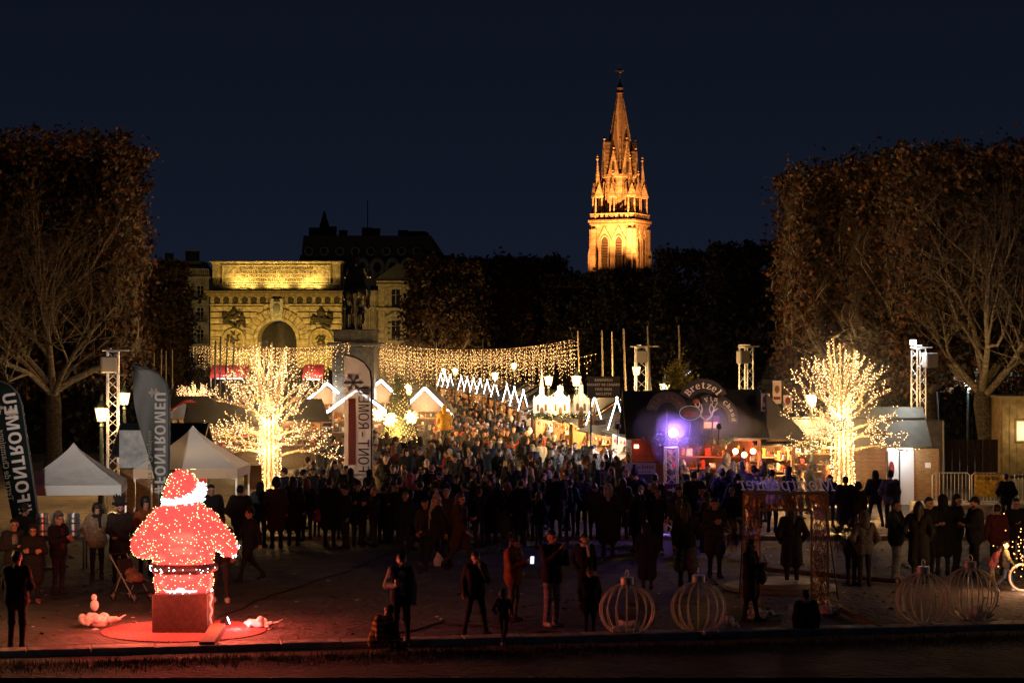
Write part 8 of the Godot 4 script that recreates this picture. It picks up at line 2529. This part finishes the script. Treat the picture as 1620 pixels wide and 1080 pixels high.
func build_crowd() -> void:
	var r := RandomNumberGenerator.new()
	r.seed = 77
	# edges of the trodden ground: depth, left column, right column
	var edge := [[64.5, 420, 1060], [70, 480, 1060], [76, 500, 1010], [85, 505, 985], [95, 500, 925], [105, 655, 880], [120, 690, 850], [140, 695, 812], [165, 690, 772], [185, 690, 735]]
	var spots := []
	var tries := 0
	while spots.size() < 620 and tries < 30000:
		tries += 1
		var d := lerpf(64.5, 185.0, pow(r.randf(), 0.92))
		var i := 0
		while i < edge.size() - 2 and edge[i + 1][0] < d: i += 1
		var u: float = (d - edge[i][0]) / (edge[i + 1][0] - edge[i][0])
		var px := r.randf_range(lerpf(edge[i][1], edge[i + 1][1], u), lerpf(edge[i][2], edge[i + 1][2], u))
		if d < 78 and r.randf() < .34: px = r.randf_range(1075, 1318)
		var p := Vector2((px - 810) * d / F, d)
		if absf(px - 427) < 26 and absf(d - 73) < 1.5 or absf(px - 632) < 45 and absf(d - 102) < 5.5 or absf(px - 588) < 14 and absf(d - 70) < 1: continue
		if d > 71.5 and px > 1000: continue
		if d < 69 and absf(px - 1020) < 40: continue
		if d > 108 and d < 120 and px < 720: continue
		var ok := true
		for s in spots:
			if s.distance_squared_to(p) < lerpf(.2, .62, r.randf()): ok = false; break
		if ok: spots.append(p)
	# the loose front edge of the crowd, in knots of two and three
	for i in 26:
		var c := Vector2(r.randf_range(-7.6, 6.6), r.randf_range(58.6, 65.5))
		for q in 1 + i % 3:
			var p := c + Vector2(r.randfn(0, .55), r.randfn(0, .5))
			var ok := true
			for s in spots: if s.distance_squared_to(p) < .3: ok = false
			if ok: spots.append(p)
	spots.sort_custom(func(a, b): return a.y < b.y)
	var looks := [
		[{"coat": "short", "arms": ["pocket", "pocket"]}, "short jacket"], [{"coat": "long", "arms": ["down", "pocket"], "hair": "long"}, "coat, long HAIR hair"], [{"coat": "puffy", "arms": ["cup", "pocket"], "hat": "beanie"}, "padded jacket, HAT beanie"],
		[{"coat": "puffy", "arms": ["down", "down"], "hat": "hood", "hair": "none"}, "hooded jacket"], [{"coat": "short", "arms": ["cup", "cup"], "hair": "bun"}, "jacket, HAIR bun"], [{"coat": "short", "arms": ["down", "phone"], "hair": "short", "beard": true}, "jacket, bearded"],
		[{"coat": "long", "arms": ["cup", "down"], "hat": "beanie", "hair": "long", "scarf": true}, "coat, HAT beanie, scarf"], [{"coat": "short", "arms": ["pocket", "down"], "hat": "cap"}, "jacket, HAT cap"], [{"coat": "puffy", "arms": ["read", "read"], "hair": "long", "scarf": true}, "jacket and scarf"],
		[{"coat": "short", "arms": ["down", "down"], "bag": true}, "jacket, backpack"], [{"coat": "short", "arms": ["down", "cup"], "hair": "long"}, "jacket, loose HAIR hair"], [{"coat": "slim", "arms": ["up", "down"]}, "top, arm raised"]]
	var coats := ["black", "black", "black", "charcoal", "charcoal", "navy", "brown", "olive", "grey", "charcoal", "black", "beige", "black", "brown", "burgundy", "charcoal", "black", "olive", "burgundy", "black", "rust", "brown", "navy", "black", "charcoal", "red", "cream", "black", "black", "charcoal"]
	var hats := ["black", "grey", "burgundy", "black", "white", "charcoal", "beige", "rust", "black", "brown"]
	var hairs := ["dark", "dark", "chestnut", "dark", "chestnut", "blond", "dark", "ginger", "chestnut", "silver"]
	var marks := [[420, "left lit tree"], [500, "white tent"], [560, "grey banner"], [632, "gold cone"], [672, "gabled stall"], [740, "peaked stalls"], [857, "white church model"], [886, "gold church model"], [919, "price sign"], [955, "menu board"], [1020, "food banner"], [1062, "front truss"], [1115, "Bretzel sign"], [1180, "pretzel bar"], [1225, "garlanded stall"], [1285, "fir garland"], [1333, "right lit tree"]]
	var near := 150
	var taken := {}
	var coarse := []
	for k in 12: coarse.append(null)
	var V := PackedVector3Array()
	var N := PackedVector3Array()
	var C := PackedColorArray()
	for i in spots.size():
		var p: Vector2 = spots[i]
		var k := r.randi() % looks.size()
		var cc: String = coats[r.randi() % coats.size()]
		var hc: String = hats[r.randi() % hats.size()]
		var hr: String = hairs[r.randi() % hairs.size()]
		if p.y > 68.0 and r.randf() < .45: cc = ["black", "charcoal", "black", "navy", "brown"][r.randi() % 5]
		var away := r.randf() < 0.55
		var turn := (180.0 if away else 0.0) + r.randfn(0, 60)
		var size := r.randf_range(0.89, 1.06) * (0.7 if r.randf() < .09 else 1.0)
		var pos := Vector3(p.x, TER if p.y > 62.6 else 0.0, -p.y)
		if p.y < 68.0: cc = ["black", "black", "charcoal", "navy", "black", "brown", "charcoal"][r.randi() % 7]
		if i < near:
			var px := p.x * F / p.y + 810
			var best: Array = marks[0]
			for m in marks: if absf(m[0] - px) < absf(best[0] - px): best = m
			var zone: String = "front" if p.y < 70 else ("middle" if p.y < 82 else "deep")
			var look: Dictionary = looks[k][0]
			var what: String = looks[k][1]
			what = what.replace("HAT", hc).replace("HAIR", hr)
			var label := "%s in %s %s, %s, %s crowd by %s" % ["child" if size < .8 else "person", cc, what, "back turned" if away else "facing us", zone, best[1]]
			if taken.has(label):
				cc = coats[(i * 5 + 3) % coats.size()]
				label = "%s in %s %s, %s, %s crowd by %s" % ["child" if size < .8 else "person", cc, what, "back turned" if away else "facing us", zone, best[1]]
			taken[label] = true
			person("crowd%d" % k, look, {1: cc, 2: ["black", "charcoal", "denim", "navy"][r.randi() % 4], 4: hr, 5: cc if look.get("hat", "") == "hood" else hc, 8: hats[(i + 3) % 10], 9: "charcoal"}, label, pos, deg_to_rad(turn), size, "people in the market crowd")
		else:
			if coarse[k] == null:
				var f := figure(looks[k][0])
				var out := {}
				nets(f[0], .075, .05, out)
				nets(f[1], .042, .02, out)
				coarse[k] = out
			var xf := Transform3D(Basis(Vector3.UP, deg_to_rad(turn)) * size, pos)
			var rot := Transform3D(Basis(Vector3.UP, deg_to_rad(turn)), Vector3.ZERO)
			var cols := {0: Color(.42, .24, .16), 1: dye[cc], 2: dye.charcoal, 3: dye.black, 4: dye[hr], 5: dye[hc], 6: dye.grey, 7: dye.dark, 8: dye[hc], 9: dye.charcoal, 10: dye[hr]}
			for reg in coarse[k]:
				var q: PackedVector3Array = xf * (coarse[k][reg][0] as PackedVector3Array)
				V.append_array(q)
				N.append_array(rot * (coarse[k][reg][1] as PackedVector3Array))
				var cp := PackedColorArray()
				cp.resize(q.size())
				cp.fill(cols[reg])
				C.append_array(cp)
	var am := ArrayMesh.new()
	var a := []
	a.resize(Mesh.ARRAY_MAX)
	a[Mesh.ARRAY_VERTEX] = V
	a[Mesh.ARRAY_NORMAL] = N
	a[Mesh.ARRAY_COLOR] = C
	am.add_surface_from_arrays(Mesh.PRIMITIVE_TRIANGLES, a)
	var cm := mat("far_crowd", Color.WHITE, .9)
	cm.vertex_color_use_as_albedo = true
	tag(part("far_crowd", am, cm, self), "dense far part of the crowd filling the alley between the stalls", "crowd", "", "stuff")
	print("crowd ", spots.size(), " far tris ", V.size() / 3)
